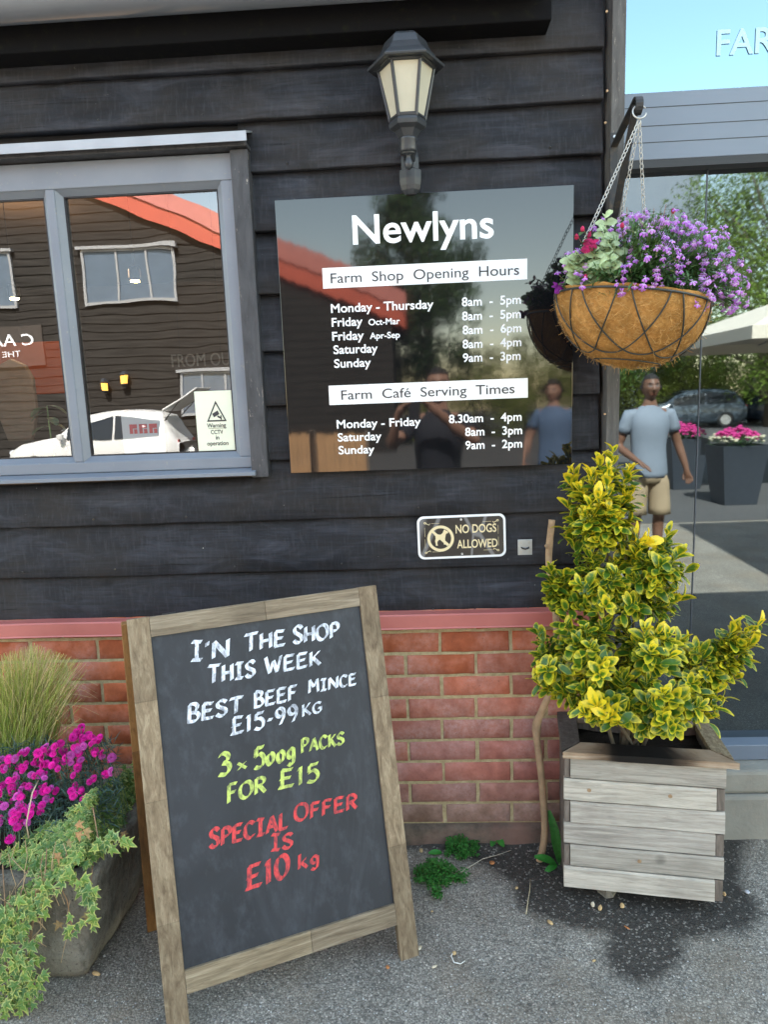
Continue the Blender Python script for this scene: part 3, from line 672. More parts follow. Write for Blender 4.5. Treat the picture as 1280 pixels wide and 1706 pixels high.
# tall rounded board standing inside
p = at(33, 735, 1.2); q = at(33, 597, 1.2); h_ = q.z-p.z; w2 = .10
pol = [(-.6*w2, 0), (.6*w2, 0), (w2, h_*.35), (w2, h_*.75), (w2*.7, h_*.92), (0, h_), (-w2*.7, h_*.92), (-w2, h_*.75), (-w2, h_*.35)]
b = MB(); b.prism(pol, lambda u, v, d: (p.x+u, 1.2+d, p.z+v), 0, .03)
tag(b.build('rounded_paddle_board', simple('pale_wood_paddle', (0.35, 0.24, 0.17), 0.5), None, bevel=.006, root=p), 'tall pale rounded board standing inside behind the left pane', 'board')
# words hung inside the shop
b = MB(); A = at(287, 612, .5); B_ = at(384, 612, .5)
tx = at(287, 612, .5); put_text(b, 'FROM OU', wfn(.5), tx.x, tx.z, B_.x, .0, .05, thick=.004)
t = thing('hanging_lettering', (tx.x, .5, tx.z), 'faint pale capital letters hanging inside the right window pane', 'lettering'); b.build('lettering', simple('dull_brass_letters', (0.20, 0.17, 0.13), 0.5), t)
b = MB()
for k in range(2): b.tube([(lerp(tx.x, B_.x, .15+.7*k), .503, tx.z+.05), (lerp(tx.x, B_.x, .15+.7*k), .503, 2.6)], .0007, 4)
b.build('hanging_wire', M['gasket'], t)

# ------------------------------------------------------------------ glazed entrance to the right
ent = thing('glazed_entrance', (0.64, 0.06, 0), 'grey framed glass shopfront reflecting trees and sky, right of the corner post', 'glass front')
yD = 0.06; XE = 3.2
b = MB(); z1, z0 = at(1100, 153.5, yD).z, at(1100, 266, yD).z
b.box(0.642, XE, yD, yD+.10, z0, z1)
b.build('transom', M['frame2'], ent, bevel=.002)
b = MB()
for (ya, yb) in ((177, 182),): pass
zz = [at(1100, y_, yD-.001).z for y_ in (178.5, 209.5, 237)]
for z_ in zz: b.box(0.642, XE, yD-.0012, yD+.002, z_-.0008, z_+.0008)
b.build('panel_joint', M['gasket'], ent)
b = MB(); b.box(0.613, 0.642, yD-.01, yD+.10, .28, 2.86); b.build('jamb', M['frame2'], ent, bevel=.002)
b = MB(); zb1, zb0_ = at(1240, 1240, yD).z, at(1240, 1265, yD).z
b.box(0.642, XE, yD-.004, yD+.10, zb0_, zb1); b.build('bottom_rail', M['frame2'], ent, bevel=.003)
b = MB(); b.box(0.642, XE, yD+.001, yD+.09, z0-.022, z0-.0005); b.build('track', M['gasket'], ent)
gx = at(1163, 760, yD+.04).x
b = MB(); b.box(gx-.0016, gx+.0016, yD+.043, yD+.052, zb1, z0-.022); b.build('meeting_stile', simple('dark_seal', (.05, .062, .08), .3), ent)
for (a0, a1, yy) in ((.642, gx-.0016, .046), (gx+.0016, XE, .05)):
    b = MB(); b.add([(a0, yD+yy, zb1), (a1, yD+yy, zb1), (a1, yD+yy, z0-.022), (a0, yD+yy, z0-.022)], [(0, 1, 2, 3)]); b.build('glass_leaf', M['door_glass'], ent)
b = MB(); b.add([(.642, yD+.02, z1), (XE, yD+.02, z1), (XE, yD+.02, 2.86), (.642, yD+.02, 2.86)], [(0, 1, 2, 3)]); b.build('upper_pane', M['upper_glass'], ent)
b = MB(); A = at(1194, 93, yD+.018); B_ = at(1283, 88, yD+.018); put_text(b, 'FARM', wfn(yD+.018), A.x, A.z, A.x+(B_.x-A.x)*1.52, .012, thick=.001)
b.build('lettering', simple('pale_blue_vinyl', (0.40, 0.62, 0.72), .5, .03), ent)
b = MB(); b.box(.613, XE, -.025, yD+.2, -.05, .155); b.box(.613, XE, -.012, yD+.2, .155, zb0_-.002)
b.build('threshold', M['concrete'], ent, bevel=.012)
b = MB(); b.prism([(.60, 2.86), (XE, 2.86), (XE, 5.9), (2.9, 5.9), (2.75, 2.95)], lambda u, v, d: (u, d, v), 0.05, 0.25)
b.box(XE, 6.5, .05, .25, 0, 5.9); b.build('gable_wall', M['board'], ent)
b = MB(); b.box(2.95, 6.5, .25, 8, 5.7, 5.9); b.box(.55, 2.9, .26, 8, 2.88, 2.95); b.box(6.4, 6.5, .25, 8, 0, 5.7); b.build('roof', M['gutter'], ent)
b = MB(); vs = [(x, y, z) for x in (.63, 6.4) for y in (.30, 5.0) for z in (.10, 2.84)]
b.add(vs, [(2, 3, 7, 6), (0, 1, 3, 2), (4, 6, 7, 5), (0, 2, 6, 4), (1, 5, 7, 3)]); b.build('room_lining', simple('dark_interior', (0.05, 0.05, 0.055), .8), ent)

# ------------------------------------------------------------------ wall lantern
lx = at(684, 300, -.05).x
lp = V(lx-.003, -0.125, 0)
lant = thing('wall_lantern', (lx, -0.012, at(686, 318, -.05).z), 'black six sided wall lantern with frosted glass above the sign', 'lantern')
zl = lambda py: at(676, py, -.125).z
cx_, cy_ = at(677, 130, -.125).x, -.125
hexa = lambda r, z, k, rot=0.0: (cx_+r*cos(rot+pi/3*k), cy_+r*sin(rot+pi/3*k), z)
zt0, zt1, ze, zgt, zgb, zc_ = zl(49), zl(72), zl(104), zl(93), zl(191), zl(222)
zgt = at(677, 96, -.19).z; zgb = at(677, 190, -.165).z; ze = at(677, 80, -.215).z
R_eave, Rg1, Rg0 = .103, .076, .047
b = MB(); b.lathe([(.094, ze-.012), (R_eave, ze-.012), (R_eave+.002, ze-.006), (.082, ze+.014), (.066, ze+.034), (.056, ze+.055), (.045, ze+.064), (.022, ze+.068), (.010, ze+.074), (.004, ze+.078)], (cx_, cy_, 0), 6, rot0=0.0)
b.build('lantern_roof', M['lamp'], lant, bevel=.0015)
b = MB()
for k in range(6):
    b.tube([hexa(Rg1, zgt+.006, k), hexa(Rg0, zgb-.004, k)], .0048, 6)
    b.tube([hexa(Rg1, zgt, k), hexa(Rg1, zgt, k+1)], .006, 6); b.tube([hexa(Rg0, zgb, k), hexa(Rg0, zgb, k+1)], .005, 6)
b.lathe([(.088, ze-.014), (.082, zgt+.006), (.078, zgt)], (cx_, cy_, 0), 6, rot0=0.0)
b.build('lantern_cage', M['lamp'], lant)
for k in range(6):
    b = MB(); b.add([hexa(Rg0-.002, zgb, k), hexa(Rg0-.002, zgb, k+1), hexa(Rg1-.002, zgt, k+1), hexa(Rg1-.002, zgt, k)], [(0, 1, 2, 3)]); b.build('glass_panel', M['lampglass'], lant)
b = MB(); b.lathe([(.018, zgb-.052), (.024, zgb-.048), (.036, zgb-.030), (.050, zgb-.022), (.052, zgb-.012), (.048, zgb), (.040, zgb+.002)], (cx_, cy_, 0), 6, rot0=0.0); b.build('lantern_base', M['lamp'], lant, bevel=.001)
b = MB(); zn = zgb-.05
b.lathe([(.022, zn-.034), (.024, zn-.028), (.023, zn-.004), (.026, zn), (.02, zn+.004)], (cx_, cy_, 0), 20)
b.lathe([(.002, zn-.078), (.009, zn-.072), (.012, zn-.062), (.008, zn-.05), (.006, zn-.043), (.012, zn-.039), (.022, zn-.036)], (cx_, cy_, 0), 20); b.build('socket_and_finial', M['lamp'], lant, True)
b = MB(); zp0, zp1 = at(686, 318, -.05).z, zn-.004
b.lathe([(.031, zp0+.012), (.033, zp0+.03), (.033, zp0+.052), (.027, zp0+.056), (.027, zp1-.02), (.022, zp1)], (lx, -.045, 0), 8, rot0=pi/8)
b.lathe([(.018, zp0-.012), (.027, zp0), (.031, zp0+.0125)], (lx, -.045, 0), 8, rot0=pi/8)
b.tube([(lx, -.045, zp1-.03), (lx*.5+cx_*.5, -.085, zp1-.02), (cx_, -.120, zn-.016)], [.018, .017, .018], 10)
b.build('wall_bracket', M['lamp'], lant)

# ------------------------------------------------------------------ opening hours sign
yS = -0.052
c4 = [at(456, 337, yS), at(957, 305, yS), at(953, 773, yS), at(486, 789, yS)]
sx0 = (c4[0].x+c4[3].x)/2; sx1 = (c4[1].x+c4[2].x)/2; sz1, sz0 = (c4[0].z+c4[1].z)/2, (c4[2].z+c4[3].z)/2
tz = (c4[1].z-c4[0].z)/(sx1-sx0)*.5 + (c4[2].z-c4[3].z)/(sx1-sx0)*.5
sgn = thing('opening_hours_sign', ((sx0+sx1)/2, -.02, sz0), 'large glossy black sign with white opening hours lettering', 'sign')
b = MB(); b.box(sx0, sx1, yS, yS+.008, sz0, sz1); b.build('panel', M['acrylic'], sgn, bevel=.0012)
b = MB(); b.box(sx0+.08, sx0+.13, yS+.0082, -.012, sz0+.05, sz1-.05); b.box(sx1-.13, sx1-.08, yS+.0082, -.012, sz0+.05, sz1-.05); b.build('batten', M['gasket'], sgn)
zo = lambda x, y: at(440+x/2.3704, 290+y/2.3704, yS-.001)
sf = wfn(yS-.0006)
bands = [((230, 375), (1040, 332), (234, 455), (1040, 415)), ((256, 840), (1042, 802), (258, 916), (1043, 880))]
for q in bands:
    P = [zo(*p) for p in q]; b = MB(); b.box((P[0].x+P[2].x)/2, (P[1].x+P[3].x)/2, yS-.0012, yS-.0002, (P[2].z+P[3].z)/2, (P[0].z+P[1].z)/2); b.build('white_band', M['white_vinyl'], sgn)
def sline(s, x0, y0, x1, y1, bold, mat='white_vinyl', h=None, yo=-.0006, sp=1.0):
    A = zo(x0, y0); B_ = zo(x1, y1); b = MB(); H = None
    if h is not None: H = h/2.3704/575
    put_text(b, s, wfn(yS+yo), A.x, (A.z+B_.z)/2, B_.x, bold, H, thick=.0005, space=sp); b.build('lettering', M[mat], sgn)
sline('Newlyns', 352, 279, 908, 249, .016, h=112)
sline('Farm  Shop  Opening  Hours', 264, 432, 1008, 398, .004, 'black_vinyl', 40, -.0014)
sline('Farm  Café  Serving  Times', 306, 893, 990, 864, .004, 'black_vinyl', 40, -.0014)
for (s, x0, y0, x1, y1, h) in (('Monday - Thursday', 265, 548, 670, 531, 35), ('Friday', 268, 603, 390, 598, 35), ('Oct-Mar', 413, 597, 537, 593, 25), ('Friday', 270, 658, 395, 653, 35), ('Apr-Sep', 418, 651, 537, 647, 25),
        ('Saturday', 275, 710, 450, 705, 35), ('Sunday', 278, 765, 423, 760, 35), ('8am  -  5pm', 782, 522, 1015, 513, 35), ('8am  -  5pm', 783, 578, 1015, 569, 35), ('8am  -  6pm', 785, 633, 1017, 624, 35),
        ('8am  -  4pm', 785, 688, 1017, 680, 35), ('9am  -  3pm', 786, 742, 1014, 734, 35), ('Monday - Friday', 288, 1004, 620, 993, 35), ('8.30am  -  4pm', 731, 983, 1018, 974, 35), ('Saturday', 292, 1056, 465, 1050, 35),
        ('8am  -  3pm', 795, 1034, 1020, 1027, 35), ('Sunday', 295, 1107, 437, 1101, 35), ('9am  -  2pm', 796, 1087, 1020, 1079, 35)):
    sline(s, x0, y0, x1, y1, .018, h=h)

# ------------------------------------------------------------------ no dogs plate
yN = -0.026
P = [at(694, 862, yN), at(842, 854, yN), at(844, 926, yN), at(698, 933, yN)]
nx0, nx1, nz0, nz1 = (P[0].x+P[3].x)/2, (P[1].x+P[2].x)/2, (P[2].z+P[3].z)/2, (P[0].z+P[1].z)/2
ang = 0.012; ncx, ncz = (nx0+nx1)/2, (nz0+nz1)/2; NW, NH = nx1-nx0, nz1-nz0
def nfn(Y): return lambda u, v, d: (ncx+(u-.5)*NW*cos(ang)-(v-.5)*NH*sin(ang), Y-d, ncz+(u-.5)*NW*sin(ang)+(v-.5)*NH*cos(ang))
nd = thing('no_dogs_sign', (ncx, -.02, nz0), 'small dark metal no dogs allowed plate with white rounded border', 'sign')
def rrect(m, r, n=6):
    o = []
    for (cu, cv, a0) in ((1-m-r, 1-m*2-r*2, 0), (m+r, 1-m*2-r*2, pi/2), (m+r, m*2+r*2, pi), (1-m-r, m*2+r*2, 3*pi/2)):
        for k in range(n+1): a = a0+pi/2*k/n; o.append((cu+r*cos(a), cv+2*r*sin(a)))
    return o[::-1]
b = MB(); b.prism(rrect(0, .075), nfn(yN), -.003, 0); b.build('border', M['white_vinyl'], nd)
b = MB(); b.prism(rrect(.026, .055), nfn(yN-.0004), -.0002, .0002); b.build('plate', M['plate'], nd)
b = MB(); f_ = nfn(yN-.0010)
put_text(b, 'NO DOGS', f_, .435, .585, .895, .015, .20, thick=.0004); put_text(b, 'ALLOWED', f_, .445, .235, .905, .015, .20, thick=.0004); b.build('lettering', M['gold'], nd)
b = MB(); n = 40; cu, cv, ro, ri = .262, .475, .152, .120
vs = [f_(cu+r*cos(2*pi*k/n), cv+2*r*sin(2*pi*k/n), .0004) for r in (ro, ri) for k in range(n)]; b.add(vs, [(k, (k+1) % n, n+(k+1) % n, n+k) for k in range(n)])
b.prism([(.165, .625), (.185, .66), (.36, .335), (.335, .295)], f_, .0002, .0007)
dog = [(.178, .63), (.19, .60), (.20, .585), (.262, .565), (.285, .60), (.298, .655), (.308, .69), (.322, .66), (.34, .645), (.352, .625), (.345, .595), (.325, .585), (.318, .53), (.312, .47), (.312, .37), (.316, .335), (.30, .33), (.295, .36), (.288, .44), (.245, .45), (.225, .41), (.222, .36), (.228, .315), (.207, .31), (.203, .37), (.198, .42), (.205, .48), (.203, .54), (.19, .565)]
b.prism(dog[::-1], f_, .0001, .0005); b.build('emblem', M['gold'], nd)
b = MB()
def curl(u, v, su, sv):
    pts = [f_(u+su*(.012*k/10+.018*(1-k/14)*cos(k*.62)), v+sv*(.02*k/10+.036*(1-k/14)*sin(k*.62)), .0004) for k in range(12)]; b.tube(pts, .0011, 5)
    b.tube([f_(u+su*.02, v+sv*.0, .0004), f_(u+su*.05, v-sv*.03, .0004), f_(u+su*.06, v+sv*.0, .0004)], .0011, 5)
    b.tube([f_(u+su*.075, v+sv*0, .0003), f_(u+su*.17, v+sv*0, .0003)], .0005, 4); b.tube([f_(u, v-sv*.09, .0003), f_(u, v-sv*.30, .0003)], .0005, 4)
curl(.085, .83, 1, 1); curl(.915, .83, -1, 1); curl(.085, .17, 1, -1); curl(.915, .17, -1, -1); b.build('scroll_border', M['gold'], nd)
b = MB()
for (u, v) in ((.5, .90), (.5, .10)): q = Vector(f_(u, v, 0)); b.tube([q, q+V(0, -.0025, 0)], .0035, 10)
b.build('screw_head', M['galv'], nd)

# small galvanised hook plate
A = at(863, 899, -.022); B_ = at(887, 924, -.022)
hp = thing('hook_plate', ((A.x+B_.x)/2, -.02, B_.z), 'small square galvanised hook plate screwed to the boards beside the dog notice', 'hook plate')
b = MB(); b.box(A.x, B_.x, -.024, -.020, B_.z, A.z); b.build('plate', M['galv'], hp, bevel=.0008)
b = MB(); wq, hq = B_.x-A.x, A.z-B_.z
for u in (.2, .8):
    for v in (.2, .8):
        q = V(A.x+wq*u, -.024, B_.z+hq*v); b.tube([q+V(0, .001, 0), q+V(0, -.0012, 0)], [.0052, .0046], 12)
b.build('screw_head', M['chainm'], hp)
b = MB(); b.tube([(A.x+wq*.24, -.023, B_.z+hq*.5), (A.x+wq*.28, -.029, B_.z+hq*.46), (A.x+wq*.5, -.033, B_.z+hq*.42), (A.x+wq*.72, -.029, B_.z+hq*.46), (A.x+wq*.76, -.023, B_.z+hq*.5)], .0022, 8); b.build('loop', M['iron'], hp, True)

# ------------------------------------------------------------------ bracket and hanging basket
BX, BY = 0.583, -0.275                                   # the basket hangs here
tip = at(1064, 172, BY); zt = tip.z; BX = tip.x
wallx = 0.583
br = thing('basket_bracket', (wallx, -.062, at(1010, 250, -.065).z), 'rusty black iron bracket screwed to the corner post, holding the basket', 'bracket')
b = MB(); za = at(1012, 245, -.066).z; zlow = at(1013, 372, -.066).z
b.box(wallx-.011, wallx+.011, -.068, -.062, zlow-.02, za+.035)
b.build('back_plate', M['rust'], br, bevel=.001)
def flat(b, pts, wx=.009, th=.0028):
    pts = [Vector(p) for p in pts]; vs = []
    for i, p in enumerate(pts):
        t = (pts[min(i+1, len(pts)-1)]-pts[max(i-1, 0)]).normalized(); nrm = t.cross(Vector((1, 0, 0))).normalized()
        for (a_, c_) in ((-1, -1), (1, -1), (1, 1), (-1, 1)): vs.append(p+V(a_*wx, 0, 0)+nrm*(c_*th))
    n = len(pts); fs = [(i*4+k, i*4+(k+1) % 4, (i+1)*4+(k+1) % 4, (i+1)*4+k) for i in range(n-1) for k in range(4)] + [(0, 1, 2, 3)[::-1], tuple((n-1)*4+k for k in range(4))]
    b.add(vs, fs)
b = MB(); arm = [(wallx, -.066, za), (wallx, -.12, za+.004), (lerp(wallx, BX, .7), -.2, zt+.01), (BX, BY+.01, zt+.015)]
arm = [(wallx+(BX-wallx)*k/8, lerp(-.066, BY+.012, k/8), lerp(za, zt+.014, k/8)) for k in range(9)]
arm += [(BX, BY+.012-.018*sin(a)-.004, zt+.0-.004+.018*cos(a)) for a in [k*pi/8 for k in range(0, 12)]]
flat(b, arm); b.build('arm', M['rust'], br)
b = MB(); flat(b, [(wallx, -.067, zlow), (wallx, -.09, zlow+.02), (lerp(wallx, BX, .8), BY+.03, zt-.012), (BX, BY+.022, zt+.004)], .0085); b.build('brace', M['rust'], br)
b = MB()
for z_ in (za+.024, zlow-.008): b.tube([(wallx, -.067, z_), (wallx, -.0712, z_)], [.0048, .004], 10)
b.build('screw_head', M['galv'], br)

rim_z = at(1055, 503, BY).z; RB = .186; DB = .164
bk = thing('hanging_basket', (BX, BY, rim_z-DB), 'coir lined wire hanging basket full of purple flowers on chains', 'hanging basket')
random.seed(31)
bkx = BX-.008
def bs(th, ph, r=RB, e=0.0):                             # th 0 at rim .. pi/2 at bottom
    x_ = (r+e)*cos(th)*cos(ph); z_ = -(DB+e)*sin(th)**1.08; return V(bkx+x_-z_*-.06, BY+(r+e)*cos(th)*sin(ph), rim_z+z_-x_*.145)
b = MB(); n, mm = 72, 22; vs = []
for j in range(mm+1):
    th = -0.06+(pi/2+.06)*j/mm
    for k in range(n):
        ph = 2*pi*k/n; p = bs(max(th, 0), ph); q = noise.noise((cos(ph)*3.2*cos(th), sin(ph)*3.2*cos(th), th*3))*.009 + noise.noise((cos(ph)*14, sin(ph)*14, th*14))*.0025
        d = (p-V(bkx, BY, rim_z)).normalized(); p = p+d*q
        if th < 0: p.z += .012+q*.6
        vs.append(p)
b.add(vs, [(j*n+k, j*n+(k+1) % n, (j+1)*n+(k+1) % n, (j+1)*n+k) for j in range(mm) for k in range(n)])
b.build('coir_liner', M['coir'], bk, True)
b = MB()
for i in range(2600):                                    # loose coir fibres
    th = math.asin(random.random()**.8)*.98; ph = rnd(0, 2*pi); p = bs(th, ph, RB, .002); q = bs(min(pi/2, max(0, th+rnd(-.1, .1))), ph+rnd(-.12, .12), RB, rnd(.001, .005)); md = (p+q)/2+(p-V(bkx, BY, rim_z)).normalized()*rnd(.001, .006)
    if random.random() < .12: q = q+(p-V(bkx, BY, rim_z)).normalized()*rnd(.004, .020)
    k = rnd(.5, 1.2); b.tube([p, md, q], .00038, 3, (.55*k, .32*k, .11*k), cap=False)
b.build('coir_fibres', M['fibre'], bk)
b = MB(); b.tube([bs(0, 2*pi*k/64, RB, .006)+V(0, 0, .002) for k in range(64)], .0028, 8, closed=True)
NS = 10
for k in range(NS):                                      # overlapping U-shaped scallops
    a0 = 2*pi*k/NS+.25
    for (half, depth) in ((2*pi/NS*.98, .98), ):
        pts = []
        for i in range(33):
            s_ = -cos(pi*i/32); th = depth*max(0, 1-abs(s_)**2.4)**.62; pts.append(bs(th, a0+.86*s_*(1-.10*th), RB, .0065))
        b.tube(pts, .0019, 6)
for k in range(0):
    a0 = 2*pi*(k+.5)/NS+.25
    pts = []
    for i in range(29):
        s_ = -1+2*i/28; th = .80+.62*(1-abs(s_)**2); pts.append(bs(th, a0+2*pi/NS*.95*s_, RB, .0075))
    b.tube(pts, .0017, 6)
b.tube([bs(1.12, 2*pi*k/40, RB, .007) for k in range(40)], .0019, 6, closed=True)
b.build('wire_frame', M['wire'], bk, True)
b = MB(); b.lathe([(.001, -.04), (.14, -.038), (.168, -.03), (.172, -.024), (.001, -.012)], (bkx, BY, rim_z), 32); b.build('soil', M['soil'], bk, True)
ring_c = V(BX+.002, BY-.004, zt-.026)
b = MB(); b.tube([ring_c+V(.0165*cos(a), .004*sin(a), .0165*sin(a)+.004) for a in [pi*.05+k*2*pi*.88/28 + .35 for k in range(29)]], .0020, 8)
hk = b.build('hook_ring', M['chainm'], bk, True)
for ang_ in (radians(192), radians(96), radians(58)):   # chains
    top = ring_c+V(0, 0, -.0155); end = bs(0, ang_, RB, .006)+V(0, 0, .002); L = (end-top).length; N = int(L/.0118); d = (end-top)/N
    b = MB(); dn = d.normalized(); s1 = dn.orthogonal().normalized(); s2 = dn.cross(s1)
    for i in range(N):
        c_ = top+d*(i+.5)+V(0, 0, -.012*sin(pi*(i+.5)/N)*(.3)); a_, o_ = (s1, s2) if i % 2 else (s2, s1); a_ = (a_*cos(.5)+o_*sin(.5))
        b.tube([c_+dn*(.0082*cos(t))+a_*(.0036*sin(t)) for t in [2*pi*k/10 for k in range(10)]], .0010, 5, closed=True)
    b.build('chain', M['chainm'], bk, True)

# plants in the basket
def flower5(mb, c, nrm, up_, R, col, cen):
    n_ = Vector(nrm).normalized(); u_ = Vector(up_); u_ = (u_-n_*u_.dot(n_)); u_ = u_.normalized() if u_.length > 1e-4 else n_.orthogonal().normalized(); s_ = n_.cross(u_)
    for (a_, L, Wd) in ((-pi/2, 1.0, .52), (-pi/2-.85, .95, .48), (-pi/2+.85, .95, .48), (pi/2-.42, .62, .2), (pi/2+.42, .62, .2)):
        d = u_*sin(a_)+s_*cos(a_); t = n_.cross(d); k = rnd(.85, 1.12)
        P = [c, c+d*(R*L*.45)+t*(R*Wd*.34), c+d*(R*L*.8)+t*(R*Wd*.5)-n_*(R*.06), c+d*(R*L)-n_*(R*.2), c+d*(R*L*.8)-t*(R*Wd*.5)-n_*(R*.06), c+d*(R*L*.45)-t*(R*Wd*.34), c+d*(R*L*.55)+n_*(R*.05)]
        cc = tuple(x*k for x in col); mb.add(P, [(0, 1, 6), (1, 2, 6), (2, 3, 6), (3, 4, 6), (4, 5, 6), (5, 0, 6)], [cen]+[cc]*5+[tuple(min(1, x*1.12) for x in cc)])
def lobelia(name, label, centres, nfl, nst, seed, droop=0.0):
    random.seed(seed); base = V(bkx, BY, rim_z); t = thing(name, base, label, 'plant'); fo, fl, stm = MB(), MB(), MB()
    tot = sum(c[2]**2 for c in centres)
    for (px, py, rp, Y) in centres:
        c = at(px, py, Y); R = rp/1134*(Y+2.3)*1.0; frac = rp**2/sum(q[2]**2 for q in centres)
        for i in range(int(nst*frac)):
            d = V(rnd(-1, 1), rnd(-1, 1), rnd(-.9, 1)); d = d.normalized()*(random.random()**.4); p = c+V(d.x*R, d.y*R*.7, d.z*R*.85)
            root = V(lerp(p.x, bkx, .55), lerp(p.y, BY, .6), rim_z+.01); mid = lerp(root, p, .55)+V(rnd(-.01, .01), rnd(-.01, .01), .02)
            k = rnd(.6, 1.2); stm.tube([root, mid, p], [.0011, .0009, .0006], 3, (.10*k, .17*k, .05*k), cap=False)
            for j in range(random.choice((4, 5, 6))):
                q = lerp(mid, p, rnd(-.5, 1.0)); dd = V(rnd(-1, 1), rnd(-1, .6), rnd(-.4, .9)); k = rnd(.55, 1.25)
                leafmesh(fo, q, dd, (0, -.3, 1), rnd(.014, .028), rnd(.004, .0075), (.06*k, .14*k, .035*k), .1, .3, 'lance', 2)
        for i in range(int(nfl*frac)):
            d = V(rnd(-1, 1), rnd(-1.2, .35), rnd(-.8, 1)).normalized(); f = rnd(.82, 1.06); p = c+V(d.x*R*f, d.y*R*.75*f, d.z*R*.88*f)
            n_ = (d+V(0, -.9, .1)).normalized(); k = rnd(.75, 1.15)
            v_ = random.random(); col = (.50*k, .17*k, .66*k) if v_ < .7 else (.60*k, .28*k, .72*k)
            flower5(fl, p, n_+V(rnd(-.5, .5), 0, rnd(-.5, .5)), V(rnd(-.3, .3), 0, 1), rnd(.0088, .0138), col, (.75, .68, .8))
            stm.tube([p, p-n_*.006+V(0, 0, -.004), p-d*.02+V(0, 0, -.008)], .0007, 3, (.2, .2, .1), cap=False)
    stm.build('stems', M['stem'], t); fo.build('foliage', M['leaf'], t); fl.build('flowers', M['petal'], t)
    return t
lobelia('lobelia_plant', 'purple flowering lobelia mounding over the right side of the hanging basket', [(1150, 440, 62, -.30), (1190, 470, 50, -.30), (1120, 400, 45, -.24), (1215, 480, 32, -.28), (1080, 435, 48, -.34), (1225, 510, 20, -.30), (1180, 410, 36, -.22), (1150, 490, 34, -.40), (1065, 380, 34, -.2)], 300, 820, 41)
lobelia('lobelia_plant', 'sparser purple lobelia with dark leaves at the left of the hanging basket', [(985, 450, 42, -.34), (1030, 425, 46, -.34), (950, 465, 24, -.30), (1010, 470, 34, -.42), (1060, 465, 34, -.44), (1050, 395, 36, -.26), (1010, 400, 34, -.26), (1100, 385, 34, -.22), (970, 440, 30, -.3), (1082, 385, 34, -.43), (1095, 435, 36, -.46), (1075, 455, 30, -.45)], 140, 860, 43)
# dark leafy filler behind
random.seed(44); base = V(bkx, BY+.02, rim_z); t = thing('silver_leaf_plant', base, 'pale silvery green leafed plant standing upright in the hanging basket', 'plant'); fo, stm = MB(), MB()
for (px, py, Y, L) in ((1005, 385, -.36, .13), (1018, 400, -.38, .11), (990, 420, -.38, .10), (1030, 415, -.36, .10), (1000, 440, -.40, .08), (1072, 378, -.30, .13), (1085, 395, -.32, .11), (1062, 400, -.34, .1), (1095, 410, -.34, .08), (948, 432, -.36, .06), (960, 425, -.36, .07), (1015, 425, -.40, .09), (1064, 425, -.38, .05), (1008, 362, -.33, .14)):
    tipp = at(px, py, Y); root = V(lerp(tipp.x, bkx, .35), lerp(tipp.y, BY, .35), rim_z); dr = (tipp-root); stm.tube([root, lerp(root, tipp, .5)+V(0, 0, .008), tipp], [.002, .0018, .001], 5, (.35, .42, .26))
    for j in range(8):
        q = lerp(root, tipp, .42+.58*j/7)
        for s_ in (0, pi):
            a_ = j*1.57+s_+rnd(-.3, .3); sz = rnd(.026, .036)*(1.1-.4*j/7); k = rnd(.8, 1.15)
            leafmesh(fo, q, (cos(a_), sin(a_)*.6-.25, .35), (rnd(-.3, .3), -1, .5), sz, sz*.9, (.42*k, .52*k, .28*k), .12, .35, 'oval', 3)
stm.build('stems', M['stem'], t); fo.build('foliage', M['leaf'], t)
random.seed(45); t = thing('fuchsia_plant', base, 'trailing plant with round crimson buds and dark leaves in the hanging basket', 'plant'); fo, stm, fl = MB(), MB(), MB()
for (px, py, Y, kind) in ((1122, 352, -.2, 'b'), (971, 382, -.38, 'b'), (961, 395, -.38, 'b'), (1037, 376, -.34, 'b'), (980, 398, -.39, 'f'), (977, 410, -.39, 'f'), (986, 405, -.39, 'f'), (930, 478, -.32, 'p'), (976, 462, -.40, 'b'), (1102, 360, -.22, 'l'), (1050, 362, -.2, 'l'), (1130, 372, -.2, 'l'), (1110, 345, -.2, 'l'), (1090, 352, -.2, 'l'), (1140, 380, -.2, 'l'), (1152, 372, -.18, 'l'), (1045, 350, -.2, 'l'), (1160, 385, -.18, 'l'), (1075, 350, -.18, 'l')):
    p = at(px, py, Y); root = V(lerp(p.x, bkx, .4), lerp(p.y, BY, .4), rim_z); mid = lerp(root, p, .6)+V(0, 0, .03)
    stm.tube([root, mid, p+V(0, 0, .006)], [.0014, .0011, .0008], 4, (.22, .10, .06))
    for j in range(9 if kind == 'l' else 4):
        q = lerp(mid, p, rnd(0, 1)); a_ = rnd(0, 6.28); k = rnd(.6, 1.2); leafmesh(fo, q, (cos(a_), sin(a_), rnd(-.2, .5)), (0, -.2, 1), rnd(.016, .026), rnd(.009, .013), (.06*k, .13*k, .035*k), .12, .3, 'oval', 3)
    if kind == 'b': fl.lathe([(.0008, -.007), (.0045, -.004), (.0052, 0), (.004, .004), (.0012, .007)], p, 10, (.52, .03, .10))
    if kind in 'fp':
        for j in range(7):
            a_ = rnd(0, 6.28); k = rnd(.7, 1.1); leafmesh(fl, p, (cos(a_), -.5, sin(a_)-.4), (0, -1, .2), .017, .010, ((.40*k, .012, .10*k) if kind == 'f' else (.22*k, .02, .25*k)), .1, .3, 'oval', 2)
stm.build('stems', M['stem'], t); fo.build('foliage', M['leaf'], t); fl.build('buds', M['petal'], t)

